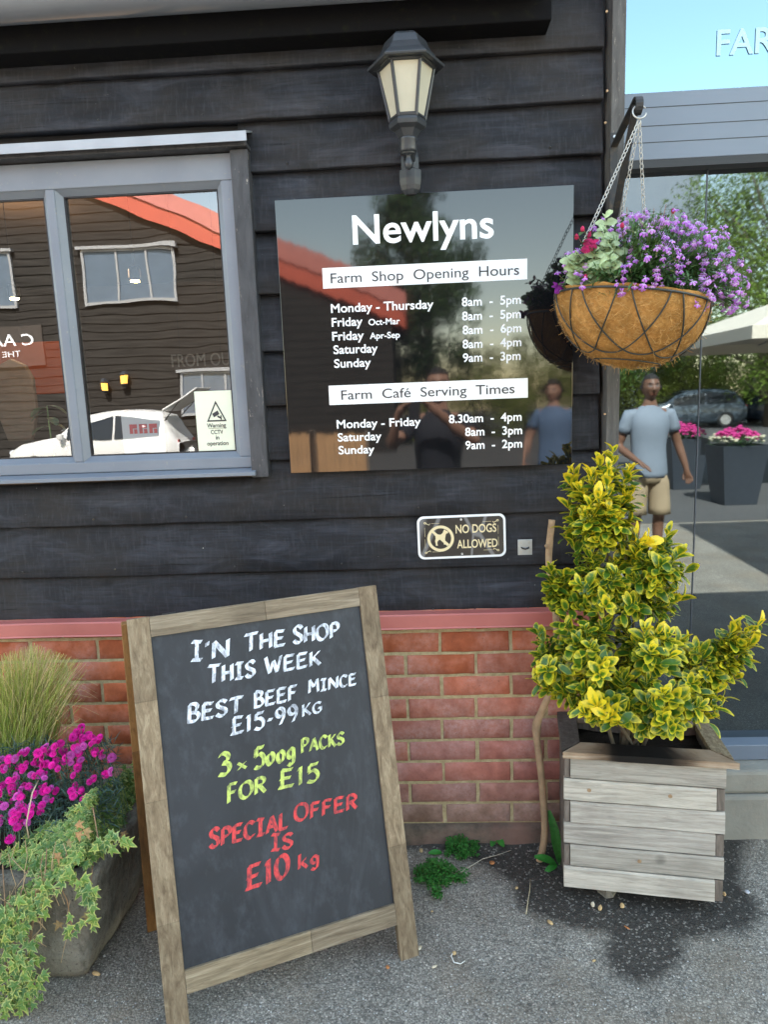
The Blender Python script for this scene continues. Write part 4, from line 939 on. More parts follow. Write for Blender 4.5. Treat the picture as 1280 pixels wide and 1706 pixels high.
# ------------------------------------------------------------------ timber planter
fl_, fr_ = gnd(940, 1478, .045), gnd(1205, 1505, .045)
e1 = (fr_-fl_); PW = e1.length; e1.normalize(); e2 = V(-e1.y, e1.x, 0); PD = .255
e1z = 0
pl = thing('timber_planter', (fl_.x, fl_.y, .045), 'square weathered grey slatted timber planter raised off the asphalt', 'planter')
zr = .465
def pp(u, v, z): return fl_ + e1*u + e2*(v+.07*(z-.045)) + V(0, 0, z-.045)
def pbox(b, u0, u1, v0, v1, z0, z1, col=(1, 1, 1)):
    b.obox(pp((u0+u1)/2, (v0+v1)/2, (z0+z1)/2), e1*((u1-u0)/2), e2*((v1-v0)/2), e2*(.035*(z1-z0))+V(0, 0, (z1-z0)/2), col)
sh = (zr-.018-.045)/6; random.seed(8)
for k in range(6):
    z0 = .045+sh*k+.001; z1 = .045+sh*(k+1)-.0022; j = rnd(-.002, .002); t_ = rnd(.78, 1.12)
    u0, u1 = ((0, PW-.022) if k % 2 == 0 else (.018, PW+.001))
    b = MB(); vs = []; n = 16
    prof = [(.004, z0), (0, z0+.003), (.0012, z1-.006), (.005, z1), (.02, z1), (.02, z0)]
    for i in range(n+1):
        u = lerp(u0, u1, i/n); q = .0014*noise.noise((u*7, k*3.1, 1)); zz_ = .0012*noise.noise((u*9, k*3.1, 5))
        vs += [pp(u+(.001*noise.noise((z*90, k, 2)) if i in (0, n) else 0), v+q+j, z+zz_) for v, z in prof]
    b.add(vs, [(i*6+a, i*6+(a+1) % 6, (i+1)*6+(a+1) % 6, (i+1)*6+a) for i in range(n) for a in range(6)] + [tuple(range(6)), tuple(n*6+a for a in range(6))[::-1]], (t_, t_, t_*rnd(.97, 1.02)))
    o = b.build('front_slat', M['oldwood_x'], pl)
    if k in (4, 1):
        b = MB()
        for u in ((.07, .29) if k == 4 else (.21,)): q = pp(u, -.0006, (z0+z1)/2+.004); b.tube([q+e2*.001, q-e2*.0018], .0036, 8); b.tube([q-e2*.0008, q-e2*.0014], .006, 10)
        b.build('screw_head', M['bark'], o)
    b = MB()                                           # end blocks and side slats
    if k % 2 == 0: pbox(b, PW-.0205, PW, .004, PD, z0+.001, z1)
    else: pbox(b, PW-.024, PW-.003, .0215, PD, z0+.001, z1)
    b.build('side_slat', M['sidewood'], pl, bevel=.0015)
    b = MB()
    if k % 2 == 0: pbox(b, 0, .02, .0215, PD, z0, z1)
    else: pbox(b, .001, .0165, .003, PD, z0, z1)
    b.build('side_slat', M['sidewood'], pl, bevel=.0015)
b = MB(); pbox(b, .02, PW-.024, PD-.02, PD, .046, zr-.02); b.build('back_panel', M['sidewood'], pl)
b = MB(); ov = .012
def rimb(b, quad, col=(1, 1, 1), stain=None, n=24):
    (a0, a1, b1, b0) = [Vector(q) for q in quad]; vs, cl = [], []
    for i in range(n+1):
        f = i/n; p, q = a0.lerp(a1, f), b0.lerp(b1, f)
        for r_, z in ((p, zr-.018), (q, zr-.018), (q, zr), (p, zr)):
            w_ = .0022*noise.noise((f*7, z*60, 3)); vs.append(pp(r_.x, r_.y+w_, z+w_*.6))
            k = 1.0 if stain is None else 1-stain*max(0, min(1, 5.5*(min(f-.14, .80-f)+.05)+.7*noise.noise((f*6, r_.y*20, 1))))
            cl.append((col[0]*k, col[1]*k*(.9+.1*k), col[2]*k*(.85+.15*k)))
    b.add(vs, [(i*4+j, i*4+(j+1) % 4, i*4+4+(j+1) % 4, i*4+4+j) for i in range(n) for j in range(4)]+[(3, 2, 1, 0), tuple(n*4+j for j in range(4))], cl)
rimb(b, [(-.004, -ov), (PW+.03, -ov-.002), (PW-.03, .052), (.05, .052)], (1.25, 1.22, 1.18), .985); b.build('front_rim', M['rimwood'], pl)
b = MB(); rimb(b, [(-.008, -ov+.01), (.048, .054), (.05, PD-.01), (-.008, PD+.01)], (.55, .55, .56)); b.build('side_rim', M['sidewood'], pl, bevel=.003)
b = MB(); rimb(b, [(PW-.027, .0545), (PW+.022, .01), (PW+.012, PD+.01), (PW-.035, PD-.01)], (1.15, 1.15, 1.1)); b.build('side_rim', M['ab_v'], pl, bevel=.003)
b = MB(); rimb(b, [(.0505, PD-.048), (PW-.037, PD-.048), (PW-.035, PD-.011), (.0505, PD-.011)], (.7, .7, .7)); b.build('back_rim', M['rimwood'], pl, bevel=.003)
b = MB(); n = 14; vs = [pp(lerp(.02, PW-.025, i/n), lerp(.021, PD-.021, j/n), zr-.05+.014*noise.noise((i*.7, j*.7, 2))) for j in range(n+1) for i in range(n+1)]
b.add(vs, [(j*(n+1)+i, j*(n+1)+i+1, (j+1)*(n+1)+i+1, (j+1)*(n+1)+i) for j in range(n) for i in range(n)]); b.build('soil', M['soil'], pl, True)

# ------------------------------------------------------------------ golden euonymus
random.seed(17)
base = pp(PW*.45, PD*.5, zr-.05)
eu = thing('euonymus_shrub', base, 'golden variegated shrub with one tall shoot growing in the timber planter', 'shrub')
tips = [(948, 800, -.2, .9), (1052, 785, -.24, 1), (1052, 822, -.24, .9), (950, 850, -.2, .6), (1046, 872, -.25, .7), (946, 885, -.2, .3), (1042, 935, -.26, .4), (1000, 770, -.25, 1), (978, 860, -.3, .7), (1015, 850, -.31, .9), (1022, 756, -.22, 1), (955, 790, -.20, 1), (985, 795, -.26, 1), (1045, 790, -.24, 1), (968, 818, -.25, 1), (1012, 812, -.30, .9), (1038, 830, -.26, .9), (985, 850, -.30, .8), (1022, 868, -.30, .9), (960, 872, -.22, .3), (1000, 900, -.28, .6), (1038, 905, -.24, .5), (952, 905, -.2, .2), (985, 928, -.26, .3), (1025, 940, -.26, .4), (1015, 785, -.29, .9), (998, 832, -.31, .9), (975, 880, -.27, .4),
        (1072, 905, -.30, 1.4), (1112, 892, -.28, .8), (1130, 925, -.32, .5), (1100, 945, -.36, .4), (1140, 955, -.28, .4), (1090, 970, -.32, .5), (1120, 985, -.30, .6), (1072, 950, -.26, .3), (1105, 1010, -.28, .4), (1060, 925, -.30, .7), (1132, 1000, -.25, .5),
        (918, 948, -.20, .5), (942, 965, -.24, .4), (925, 985, -.22, .5), (965, 975, -.26, .3), (995, 985, -.30, .4), (1035, 985, -.30, .4), (950, 1003, -.2, .2), (1010, 1010, -.34, .5), (1050, 1010, -.32, .3), (975, 1015, -.3, .3),
        (896, 1055, -.22, .2), (908, 1078, -.22, .2), (900, 1090, -.24, .2), (945, 1045, -.28, .3), (975, 1050, -.32, .4), (1005, 1040, -.30, .3), (940, 1075, -.26, .5), (1040, 1045, -.26, .2), (985, 1080, -.34, .4),
        (1075, 1050, -.38, .8), (1095, 1058, -.36, .9), (1115, 1060, -.38, .7), (1085, 1085, -.42, .8), (1060, 1075, -.30, .5), (1140, 1068, -.34, .7), (1160, 1085, -.32, .6), (1115, 1095, -.40, .7), (1150, 1105, -.3, .5),
        (908, 1125, -.28, .7), (915, 1150, -.30, .5), (900, 1140, -.28, .5), (945, 1120, -.3, .4), (1010, 1108, -.38, .6), (1000, 1125, -.40, .5), (965, 1110, -.34, .3), (1035, 1130, -.34, .3), (940, 1155, -.32, .2), (970, 1150, -.36, .3),
        (995, 1178, -.42, 1.3), (1012, 1195, -.44, 1.1), (975, 1190, -.42, .9), (960, 1180, -.34, .3), (1030, 1200, -.40, .5), (1060, 1180, -.34, .2), (1080, 1135, -.34, .3),
        (1105, 1155, -.44, .8), (1095, 1170, -.42, .6), (1125, 1165, -.40, .6), (1105, 1200, -.42, .4), (1120, 1215, -.44, .4), (1090, 1212, -.38, .2), (1070, 1215, -.34, .2), (1150, 1140, -.36, .6), (1175, 1125, -.32, .7),
        (1185, 1155, -.32, .7), (1190, 1180, -.34, .6), (1165, 1178, -.38, .5), (1155, 1195, -.36, .4), (1180, 1195, -.34, .6), (1140, 1190, -.32, .3), (1200, 1165, -.3, .7),
        (1262, 1045, -.30, 1), (1240, 1055, -.30, .8), (1222, 1048, -.30, .9), (1228, 1080, -.32, .4), (1250, 1075, -.32, .7), (1205, 1075, -.28, .6), (1238, 1105, -.30, .7), (1210, 1110, -.32, .6), (1195, 1098, -.28, .5), (1222, 1130, -.30, .9), (1190, 1130, -.28, .5)]
random.seed(170)
fillp = [(915, 950), (1000, 890), (1060, 900), (1130, 930), (1120, 1010), (1080, 1030), (1150, 1075), (1195, 1150), (1185, 1195), (1110, 1210), (1030, 1195), (960, 1190), (905, 1140), (905, 1070), (960, 1010)]
while len(tips) < 150:
    px, py = rnd(890, 1210), rnd(890, 1215)
    if inpoly_d(px, py, fillp) > 0: tips.append((px, py, rnd(-.34, -.15), rnd(.1, .6)))
hubs = [(1005, 985, -.24), (1060, 1010, -.26), (985, 1090, -.26), (1080, 1100, -.27), (1010, 890, -.25), (940, 1110, -.24), (1150, 1130, -.27), (1185, 1110, -.28), (1095, 960, -.28), (1060, 1170, -.28), (1120, 1170, -.30), (930, 1000, -.22)]
hubp = [at(*h) for h in hubs]
wood, lv = MB(), MB()
for h, (px, py, Y) in zip(hubp, hubs):
    mid = lerp(base, h, .5)+V(rnd(-.02, .02), rnd(-.01, .03), -.01)
    b0 = base+V(rnd(-.04, .04), rnd(-.03, .03), -.02)
    wood.tube([b0, lerp(b0, mid, .6)+V(rnd(-.008, .008), 0, .01), mid, lerp(mid, h, .6)+V(rnd(-.008, .008), 0, 0), h], [.0065, .0058, .005, .0042, .0032], 7, (.13, .10, .065))
for (px, py, Y, yel) in tips:
    tp = at(px, py, Y)
    h = min(hubp, key=lambda q: (q-tp).length + (0.25 if q.z > tp.z+.02 else 0))
    d = tp-h; L = d.length; k1 = lerp(h, tp, .5)+V(0, 0, -.10*L)
    pts = [h*(1-t)**2+k1*(2*t*(1-t))+tp*t*t for t in [i/8 for i in range(9)]]
    wood.tube(pts, [.0032-.0018*i/8 for i in range(9)], 5, (.12, .14, .05), col2=(.20, .28, .06))
    ax = (pts[-1]-pts[-3]).normalized(); ax = (ax+V(0, -.15, .55)).normalized(); s1 = ax.orthogonal().normalized(); s2 = ax.cross(s1)
    npair = random.choice((7, 8, 9)); Ls = min(L, .115)
    for j in range(npair):
        f = j/(npair-1); q = tp - (pts[-1]-pts[-4]).normalized()*Ls*(1-f)*.9 if L > .05 else tp-ax*(.06*(1-f))
        for s_ in (0, pi):
            a_ = j*pi/2+s_+rnd(-.6, .6); open_ = lerp(1.25, .35, f)+rnd(-.32, .32)
            dr = (s1*cos(a_)+s2*sin(a_))*sin(open_)+ax*cos(open_)
            Ll = rnd(.024, .056)*(1.0 if f < .8 else .85)*(1.12 if yel > 1 else 1)
            tint = max(0, min(1, .2+yel*.55*f+rnd(-.25, .3))); age = max(-.5, min(1, (yel*1.1 if yel > 1 else yel*.95)*f**.9 + rnd(-.22, .15) - .22))
            leafmesh(lv, q+dr*.004, dr, ax, Ll, Ll*rnd(.42, .60), None, .28, .22, 'oval', 4, cols=(tint, age))
    for j in range(18):                                  # older leaves deeper on the shoot
        q = (lerp(h, tp, rnd(.0, .95)) if L > .05 else h)+V(rnd(-.025, .025), rnd(-.01, .03), rnd(-.03, .02)); a_ = rnd(0, 6.28); dr = s1*cos(a_)+s2*sin(a_)+ax*.4
        leafmesh(lv, q, dr, ax+V(0, -.3, .3), rnd(.026, .050), rnd(.015, .027), None, .2, .2, 'oval', 4, cols=(rnd(0, .45), rnd(-.5, .0)))
wood.build('branches', M['stem'], eu, True); lv.build('leaves', M['euo'], eu, True)

# stick leaning against the wall
random.seed(9); pxs = [(898, 1440, -.12), (908, 1385, -.11), (902, 1290, -.10), (894, 1215, -.09), (905, 1180, -.085), (925, 1130, -.08), (928, 1050, -.078), (922, 990, -.07), (915, 940, -.06), (916, 905, -.055), (920, 866, -.05)]
P = [at(*p) for p in pxs]; Q = []
for i in range(len(P)-1):
    for k in range(4):
        t_ = k/4; p0 = P[max(0, i-1)]; p1 = P[i]; p2 = P[i+1]; p3 = P[min(len(P)-1, i+2)]
        Q.append(.5*((2*p1)+(p2-p0)*t_+(2*p0-5*p1+4*p2-p3)*t_*t_+(3*p1-p0-3*p2+p3)*t_**3))
Q.append(P[-1]); b = MB(); Q[0].z = min(Q[0].z, .012)
b.tube(Q, [.0115*(1-.12*i/len(Q))*(1+.12*noise.noise((i*.6, 0, 0))+(.25 if i in (12, 13) else 0)) for i in range(len(Q))], 12)
b.tube([Q[-6], Q[-6]+V(-.012, -.01, .012)], [.007, .005], 7)
tag(b.build('branch_stick', M['bark'], None, True, root=Q[0]), 'crooked pale bare branch leaning upright against the brick wall', 'stick')

# ------------------------------------------------------------------ chalkboard
PH, AW, AL, TH = 0.40976, 0.6496, 1.0024, 0.22529
A_r = V(-.02542, -.5030, 0); uv = V(cos(PH), sin(PH), 0); nb_ = V(-sin(PH), cos(PH), 0); A_l = A_r - uv*AW
vup = V(0, 0, cos(TH))+nb_*sin(TH); nfr = uv.cross(vup).normalized()      # outward front normal
if nfr.y > 0: nfr = -nfr
def ab(u, v, d=0.0): return A_l + uv*u + vup*v + nfr*d
def abpx(px, py):
    r_ = pray(px, py); t = (A_l-CAM_LOC).dot(nfr)/r_.dot(nfr); p = CAM_LOC+r_*t - A_l; return p.dot(uv), p.dot(vup)
acb = thing('chalkboard_sign', (A_l+A_r)/2, 'wooden framed A-board chalkboard with handwritten meat offer leaning before the brick wall', 'chalkboard')
def abox(b, u0, u1, v0, v1, d0, d1, col=(1, 1, 1)):
    b.obox(ab((u0+u1)/2, (v0+v1)/2, (d0+d1)/2), uv*((u1-u0)/2), vup*((v1-v0)/2), nfr*((d1-d0)/2), col)
ul, vb_l = abpx(305, 1617); vb_r = abpx(668, 1503)[1]; vlo = abpx(307, 1648)[1]
vb = (vb_l+vb_r)/2; vrl = vb-.055
ui = abpx(244, 1057)[0]; ui2 = abpx(606, 1006)
SW = .052; RT = .050
segs_l = [(0, .27), (.2702, .56), (.5602, .80), (.8002, AL)]; segs_r = [(0, .30), (.3002, .70), (.7002, AL)]
b = MB()
for (v0, v1), k in zip(segs_l, (.85, 1.0, 1.1, .95)): abox(b, 0, SW, v0, v1, -.022, 0, (k, k, k))
b.build('stile', M['ab_v'], acb, bevel=.0009)
b = MB()
for (v0, v1), k in zip(segs_r, (.8, 1.05, .9)): abox(b, AW-SW, AW, v0, v1, -.022, 0, (k, k, k))
b.build('stile', M['ab_v'], acb, bevel=.0009)
b = MB(); abox(b, SW+.0005, AW*.52, AL-RT, AL-.001, -.022, .0006, (.9, .9, .9)); abox(b, AW*.521, AW-SW-.0005, AL-RT, AL-.001, -.022, .0006, (1.05, 1.05, 1.05))
b.build('top_rail', M['ab_h'], acb, bevel=.0009)
b = MB(); abox(b, SW+.0005, AW*.56, vrl, vb, -.022, .0006, (1.05, 1.05, 1.0)); abox(b, AW*.561, AW-SW-.0005, vrl, vb, -.022, .0006, (.85, .85, .85)); b.build('bottom_rail', M['ab_h'], acb, bevel=.0009)
b = MB(); abox(b, SW-.006, AW-SW+.006, vb-.006, AL-RT+.006, -.014, -.0075); b.build('board', M['chalkboard'], acb)
# rear frame, hinged at the top
Dq = .385; Lr = AL*.985; topr = ab(-.014, AL-.012, -.030); rf = A_l + nb_*Dq - uv*.032; rf.z = 0
vr = (topr-rf); Lr = vr.length; vr.normalize(); nr = uv.cross(vr).normalized()
if nr.y < 0: nr = -nr
def rbox(b, u0, u1, v0, v1, d0, d1, col=(1, 1, 1)):
    b.obox(rf+uv*((u0+u1)/2)+vr*((v0+v1)/2)+nr*((d0+d1)/2), uv*((u1-u0)/2), vr*((v1-v0)/2), nr*((d1-d0)/2), col)
for (u0, u1) in ((.0, .045), (AW-.045, AW)):
    b = MB(); rbox(b, u0, u1, 0, Lr*.62, 0, .02, (.75, .72, .7)); rbox(b, u0, u1, Lr*.621, Lr, 0, .02, (1.1, 1.1, 1.1)); b.build('rear_leg', M['ab_rear'], acb, bevel=.002)
b = MB(); rbox(b, .046, AW-.046, Lr-.05, Lr-.002, 0, .02); rbox(b, .046, AW-.046, .12, .17, 0, .02); b.build('rear_rail', M['ab_rear'], acb, bevel=.002)
b = MB(); rbox(b, .04, AW-.04, .165, Lr-.045, .006, .012); b.build('rear_board', M['chalkboard'], acb)
b = MB()
for u in (.1, AW-.1): b.obox(ab(u, AL+.0005, -.024), uv*.016, vup*.0006, nfr*.014)
b.build('hinge', M['rust'], acb)

G = {  # chalk strokes on a unit letter
 'I': (.5, [[(.08, 1), (.92, .98)], [(.5, 1), (.48, 0)], [(.05, .02), (.92, 0)]]), 'i': (.22, [[(.5, 1), (.5, 0)]]), "'": (.16, [[(.5, 1.02), (.4, .8)]]),
 'N': (.78, [[(.08, 0), (.10, 1)], [(.10, 1), (.88, .03)], [(.88, .0), (.92, 1.02)]]), 'T': (.68, [[(.0, .97), (1, 1.0)], [(.5, 1), (.46, 0)]]),
 'H': (.62, [[(.1, 1), (.08, 0)], [(.9, 1), (.9, 0)], [(.08, .5), (.9, .53)]]), 'E': (.58, [[(.14, 1), (.1, 0)], [(.12, 1), (.95, .98)], [(.12, .52), (.8, .53)], [(.08, .0), (.98, .03)]]),
 'S': (.56, [[(.92, .86), (.72, .99), (.38, 1.0), (.12, .84), (.2, .62), (.55, .5), (.86, .36), (.88, .14), (.62, .0), (.28, .02), (.04, .16)]]),
 'O': (.74, [[(.52, 1), (.2, .92), (.04, .6), (.08, .22), (.36, .0), (.68, .05), (.94, .36), (.92, .76), (.72, .97), (.46, 1)]]),
 'P': (.56, [[(.14, 1), (.12, 0)], [(.1, .98), (.6, 1), (.93, .86), (.9, .62), (.55, .48), (.14, .48)]]), 'W': (.86, [[(.02, 1), (.26, 0)], [(.26, 0), (.5, .72)], [(.5, .72), (.72, .0)], [(.72, 0), (.98, 1)]]),
 'K': (.6, [[(.12, 1), (.1, 0)], [(.9, 1), (.14, .46)], [(.3, .56), (.95, 0)]]), 'B': (.56, [[(.14, 1), (.1, 0)], [(.1, 1), (.62, .98), (.84, .8), (.6, .56), (.16, .53)], [(.3, .54), (.78, .46), (.96, .24), (.66, .02), (.08, 0)]]),
 'F': (.54, [[(.16, 1), (.1, 0)], [(.12, 1), (.96, .99)], [(.14, .54), (.8, .55)]]), 'M': (.84, [[(.1, 0), (.14, 1)], [(.14, 1), (.5, .4)], [(.5, .4), (.86, 1)], [(.86, 1), (.92, 0)]]),
 'C': (.62, [[(.95, .84), (.7, .99), (.34, .96), (.08, .64), (.1, .26), (.4, .0), (.72, .03), (.96, .18)]]), 'A': (.68, [[(.02, 0), (.5, 1)], [(.5, 1), (.96, 0)], [(.2, .36), (.8, .37)]]),
 'R': (.6, [[(.14, 1), (.1, 0)], [(.1, .99), (.62, 1), (.9, .84), (.8, .6), (.16, .5)], [(.42, .52), (.98, .0)]]), 'L': (.52, [[(.16, 1), (.1, 0)], [(.08, .02), (.96, .03)]]), 'G': (.66, [[(.9, .86), (.6, 1), (.22, .88), (.06, .46), (.24, .08), (.6, .0), (.88, .16), (.9, .44)], [(.58, .44), (1.0, .44)]]),
 '1': (.26, [[(.2, .8), (.56, 1)], [(.56, 1), (.5, 0)]]), '5': (.56, [[(.9, 1), (.24, .97)], [(.24, .97), (.18, .58)], [(.18, .58), (.56, .66), (.88, .44), (.82, .14), (.5, .0), (.1, .08)]]), '9': (.54, [[(.86, .74), (.6, .5), (.24, .54), (.1, .78), (.3, .98), (.66, .98), (.86, .76), (.8, .36), (.5, .0)]]),
 '3': (.54, [[(.1, .9), (.46, 1), (.8, .86), (.7, .62), (.38, .54)], [(.38, .54), (.82, .46), (.9, .2), (.6, .0), (.1, .06)]]), '0': (.60, [[(.5, 1), (.18, .84), (.08, .44), (.26, .06), (.56, .0), (.84, .26), (.9, .66), (.7, .96), (.45, 1)]]),
 'o': (.46, [[(.5, .62), (.18, .5), (.1, .24), (.34, .02), (.66, .06), (.9, .32), (.8, .54), (.45, .62)]]), 'g': (.44, [[(.85, .5), (.5, .62), (.16, .46), (.16, .2), (.48, .1), (.8, .26), (.86, .54)], [(.86, .56), (.84, -.1), (.5, -.3), (.14, -.2)]]),
 'x': (.44, [[(.08, .5), (.9, .04)], [(.86, .54), (.1, .0)]]), '-': (.30, [[(.1, .44), (.9, .45)]]), 'k': (.5, [[(.14, 1), (.1, 0)], [(.84, .62), (.16, .3)], [(.32, .38), (.92, 0)]]), '£': (.66, [[(.26, .98), (.24, .08)], [(.2, .98), (.9, .97)], [(.1, .5), (.78, .53)], [(.02, .04), (.94, .03)]])}
def chalk(words, mat):
    b = MB(); lay = 0
    for (s, x0, y0, x1, y1, hpx) in words:
        f = lambda x, y: abpx(200+x/2.2865, 960+y/2.2865)
        (ua, va), (ub, vb2) = f(x0, y0), f(x1, y1); hh = (f(x0, y0-hpx)[1]-va)*.90
        tot = sum(G[c][0] for c in s)+.14*(len(s)-1); pos = 0.0; sx = hypot(ub-ua, vb2-va)/tot; ca, sa = (ub-ua)/(sx*tot), (vb2-va)/(sx*tot)
        for ci, c in enumerate(s):
            w_, st = G[c]; sc = 1.0 if (ci == 0 or not s.isupper() or c.isdigit()) else .88
            for line in st:
                P = [Vector((x, y)) for x, y in line]; Q = []
                for i in range(len(P)-1):
                    p0, p1, p2, p3 = P[max(0, i-1)], P[i], P[i+1], P[min(len(P)-1, i+2)]; K = 5 if len(P) > 2 else 4
                    for k in range(K):
                        t = k/K; Q.append(.5*((2*p1)+(p2-p0)*t+(2*p0-5*p1+4*p2-p3)*t*t+(3*p1-p0-3*p2+p3)*t**3))
                Q.append(P[-1]); lay += 1; R_ = []
                for q in Q:
                    x = (pos+q.x*w_)*sx; y = q.y*hh*sc; x += y*.10
                    R_.append(Vector((ua+x*ca-y*sa*.2, va+x*sa+y+.002*noise.noise((x*60, y*60, lay)))))
                nib = Vector((cos(.62), sin(.62)))*(hh*.092); vs = []
                d0 = -.0072+.00003*lay
                for i, q in enumerate(R_):
                    t_ = (R_[min(i+1, len(R_)-1)]-R_[max(i-1, 0)]); t_ = t_.normalized() if t_.length > 0 else Vector((1, 0)); pr = Vector((-t_.y, t_.x))*(hh*.038)
                    k = 1+.18*noise.noise((i*.9, lay*3.3, 0)); o = (nib if nib.dot(pr) >= 0 else -nib)*k+pr
                    vs += [ab(q.x+o.x, q.y+o.y, d0), ab(q.x-o.x, q.y-o.y, d0)]
                b.add(vs, [(2*i, 2*i+1, 2*i+3, 2*i+2) for i in range(len(R_)-1)])
            pos += w_+.14
    b.build('chalk_lettering', M[mat], acb)
chalk([("I'N", 272, 323, 418, 305, 80), ('THE', 478, 287, 630, 262, 72), ('SHOP', 664, 256, 836, 232, 70)], 'chalk_w')
chalk([('THIS', 338, 409, 516, 380, 74), ('WEEK', 556, 372, 766, 336, 68)], 'chalk_w')
chalk([('BEST', 260, 559, 470, 516, 74), ('BEEF', 514, 502, 676, 468, 66), ('MINCE', 720, 446, 902, 412, 54)], 'chalk_w')
chalk([('£15-99', 424, 606, 680, 552, 70), ('KG', 698, 536, 772, 516, 50)], 'chalk_w')
chalk([('3', 374, 764, 424, 752, 92), ('x', 448, 741, 486, 732, 56), ('5', 512, 737, 556, 724, 86), ('oog', 560, 722, 668, 696, 76), ('PACKS', 694, 674, 856, 640, 58)], 'chalk_y')
chalk([('FOR', 412, 866, 556, 822, 74), ('£15', 606, 812, 762, 780, 76)], 'chalk_y')
chalk([('SPECIAL', 344, 1038, 640, 962, 78), ('OFFER', 668, 936, 905, 884, 68)], 'chalk_r')
chalk([('IS', 578, 1049, 660, 1034, 68)], 'chalk_r')
chalk([('£10', 480, 1200, 648, 1142, 96), ('kg', 682, 1118, 760, 1098, 62)], 'chalk_r')

# ------------------------------------------------------------------ stone trough
random.seed(12)
cb, cb2 = gnd(141, 1637), gnd(222, 1520); tcx = at(138, 1440, -.64)
tr = thing('stone_trough', (-1.2, -.42, 0), 'rough grey carved stone trough overflowing with ivy beside the chalkboard', 'trough')
def tshape(t, ins=0.0):                                  # four corners at height fraction t (0 floor .. 1 rim)
    tp = t**.8
    return [(-1.62, lerp(-.585, -.64, tp)+ins), (lerp(cb.x, tcx.x+.01, tp)-ins, lerp(-.585, -.64, tp)+ins), (lerp(cb.x+.02, tcx.x+.045, tp)-ins, lerp(-.30, -.17, tp)-ins), (-1.62, lerp(-.30, -.17, tp)-ins)]
ZT = .335; b = MB(); vs = []; N = 120; rows = []
def ringpts(t, z, ins=0, amp=1.0):
    c = tshape(t, ins); P = []
    per = [(.4, c[0], c[1]), (.25, c[1], c[2]), (.25, c[2], c[3]), (.1, c[3], c[0])]
    cnt = [48, 32, 30, 10]
    for (f, p, q), n in zip(per, cnt):
        for k in range(n):
            u = k/n; x, y = lerp(p[0], q[0], u), lerp(p[1], q[1], u)
            e = min(u, 1-u); r_ = .012*max(0, 1-e/.06)**2            # rounded arrises
            cx, cy = -1.2, -.4; d = Vector((x-cx, y-cy)); dl = d.normalized()
            q_ = amp*(.011*noise.noise((x*5, y*5, z*6))+.009*noise.noise((x*16, y*16, z*20))+.004*noise.noise((x*45, y*45, z*50)))
            P.append((x-dl.x*r_+dl.x*q_, y-dl.y*r_+dl.y*q_, z+.6*q_*amp))
    return P
lv_ = [(0, 0, .03), (.04, .012, .006), (.12, .04, 0), (.28, .09, 0), (.45, .15, 0), (.62, .21, 0), (.8, .27, 0), (.93, ZT-.012, 0), (1, ZT, .01), (1, ZT, .045), (.9, ZT-.06, .055)]
for (t, z, ins) in lv_: rows.append(ringpts(t, z, ins))
n = len(rows[0]); vs = [p for r in rows for p in r]
b.add(vs, [(i*n+k, i*n+(k+1) % n, (i+1)*n+(k+1) % n, (i+1)*n+k) for i in range(len(rows)-1) for k in range(n)] + [tuple((len(rows)-1)*n+k for k in range(n))])
b.build('trough_body', M['stone'], tr, True)
b = MB(); vs = [(lerp(-1.6, tcx.x-.03, i/20), lerp(-.59, -.22, j/10), ZT-.02+.03*sin(pi*j/10)+.012*noise.noise((i*.8, j*.8, 0))) for j in range(11) for i in range(21)]
b.add(vs, [(j*21+i, j*21+i+1, (j+1)*21+i+1, (j+1)*21+i) for j in range(10) for i in range(20)]); b.build('soil', M['soil'], tr, True)

# feather grass
random.seed(23); gb = at(45, 1262, -.30); t = thing('feather_grass', (gb.x, gb.y, ZT), 'tall feathery green and straw ornamental grass rising from the trough', 'grass plant'); b = MB()
def blade(b, p0, p1, sag, w_, c0, c1, n=7):
    P = []; side = Vector(((p1-p0).y, -(p1-p0).x, 0)); side = side.normalized() if side.length > 1e-5 else V(1, 0, 0)
    for i in range(n+1):
        f = i/n; q = lerp(p0, p1, f); h_ = f; q = V(q.x, q.y, p0.z+(p1.z-p0.z)*(f*(1+sag)-sag*f*f)); q.x = p0.x+(p1.x-p0.x)*f**1.5; q.y = p0.y+(p1.y-p0.y)*f**1.5; P.append(q)
    b.tube(P, [w_*(1-.85*i/n)+.00012 for i in range(n+1)], 3, c0, cap=False, col2=c1)
for i in range(1150):
    p0 = gb+V(rnd(-.075, .055), rnd(-.05, .05), 0); p0.z = ZT-.01
    f = random.random(); tx_ = rnd(-40, 135)+rnd(-15, 15); ty_ = 1070+abs(tx_-55)*.35+rnd(0, 110)*(random.random()); tipq = at(tx_, ty_, -.30+rnd(-.12, .16))
    straw = random.random() < .36; k = rnd(.75, 1.2)
    c0 = (.19*k, .33*k, .05*k); c1 = (.85*k, .70*k, .38*k) if straw else (.50*k, .55*k, .13*k)
    blade(b, p0, tipq, rnd(.05, .35), rnd(.0009, .0015), c0, c1)
for i in range(34):
    p0 = gb+V(rnd(-.05, .05), rnd(-.05, .02), 0); p0.z = ZT; tipq = at(rnd(-10, 165), rnd(1130, 1215), rnd(-.42, -.25)); blade(b, p0, tipq, rnd(1.2, 2.2), .0008, (.35, .33, .12), (.55, .45, .24), 10)
b.build('blades', M['blade'], t)

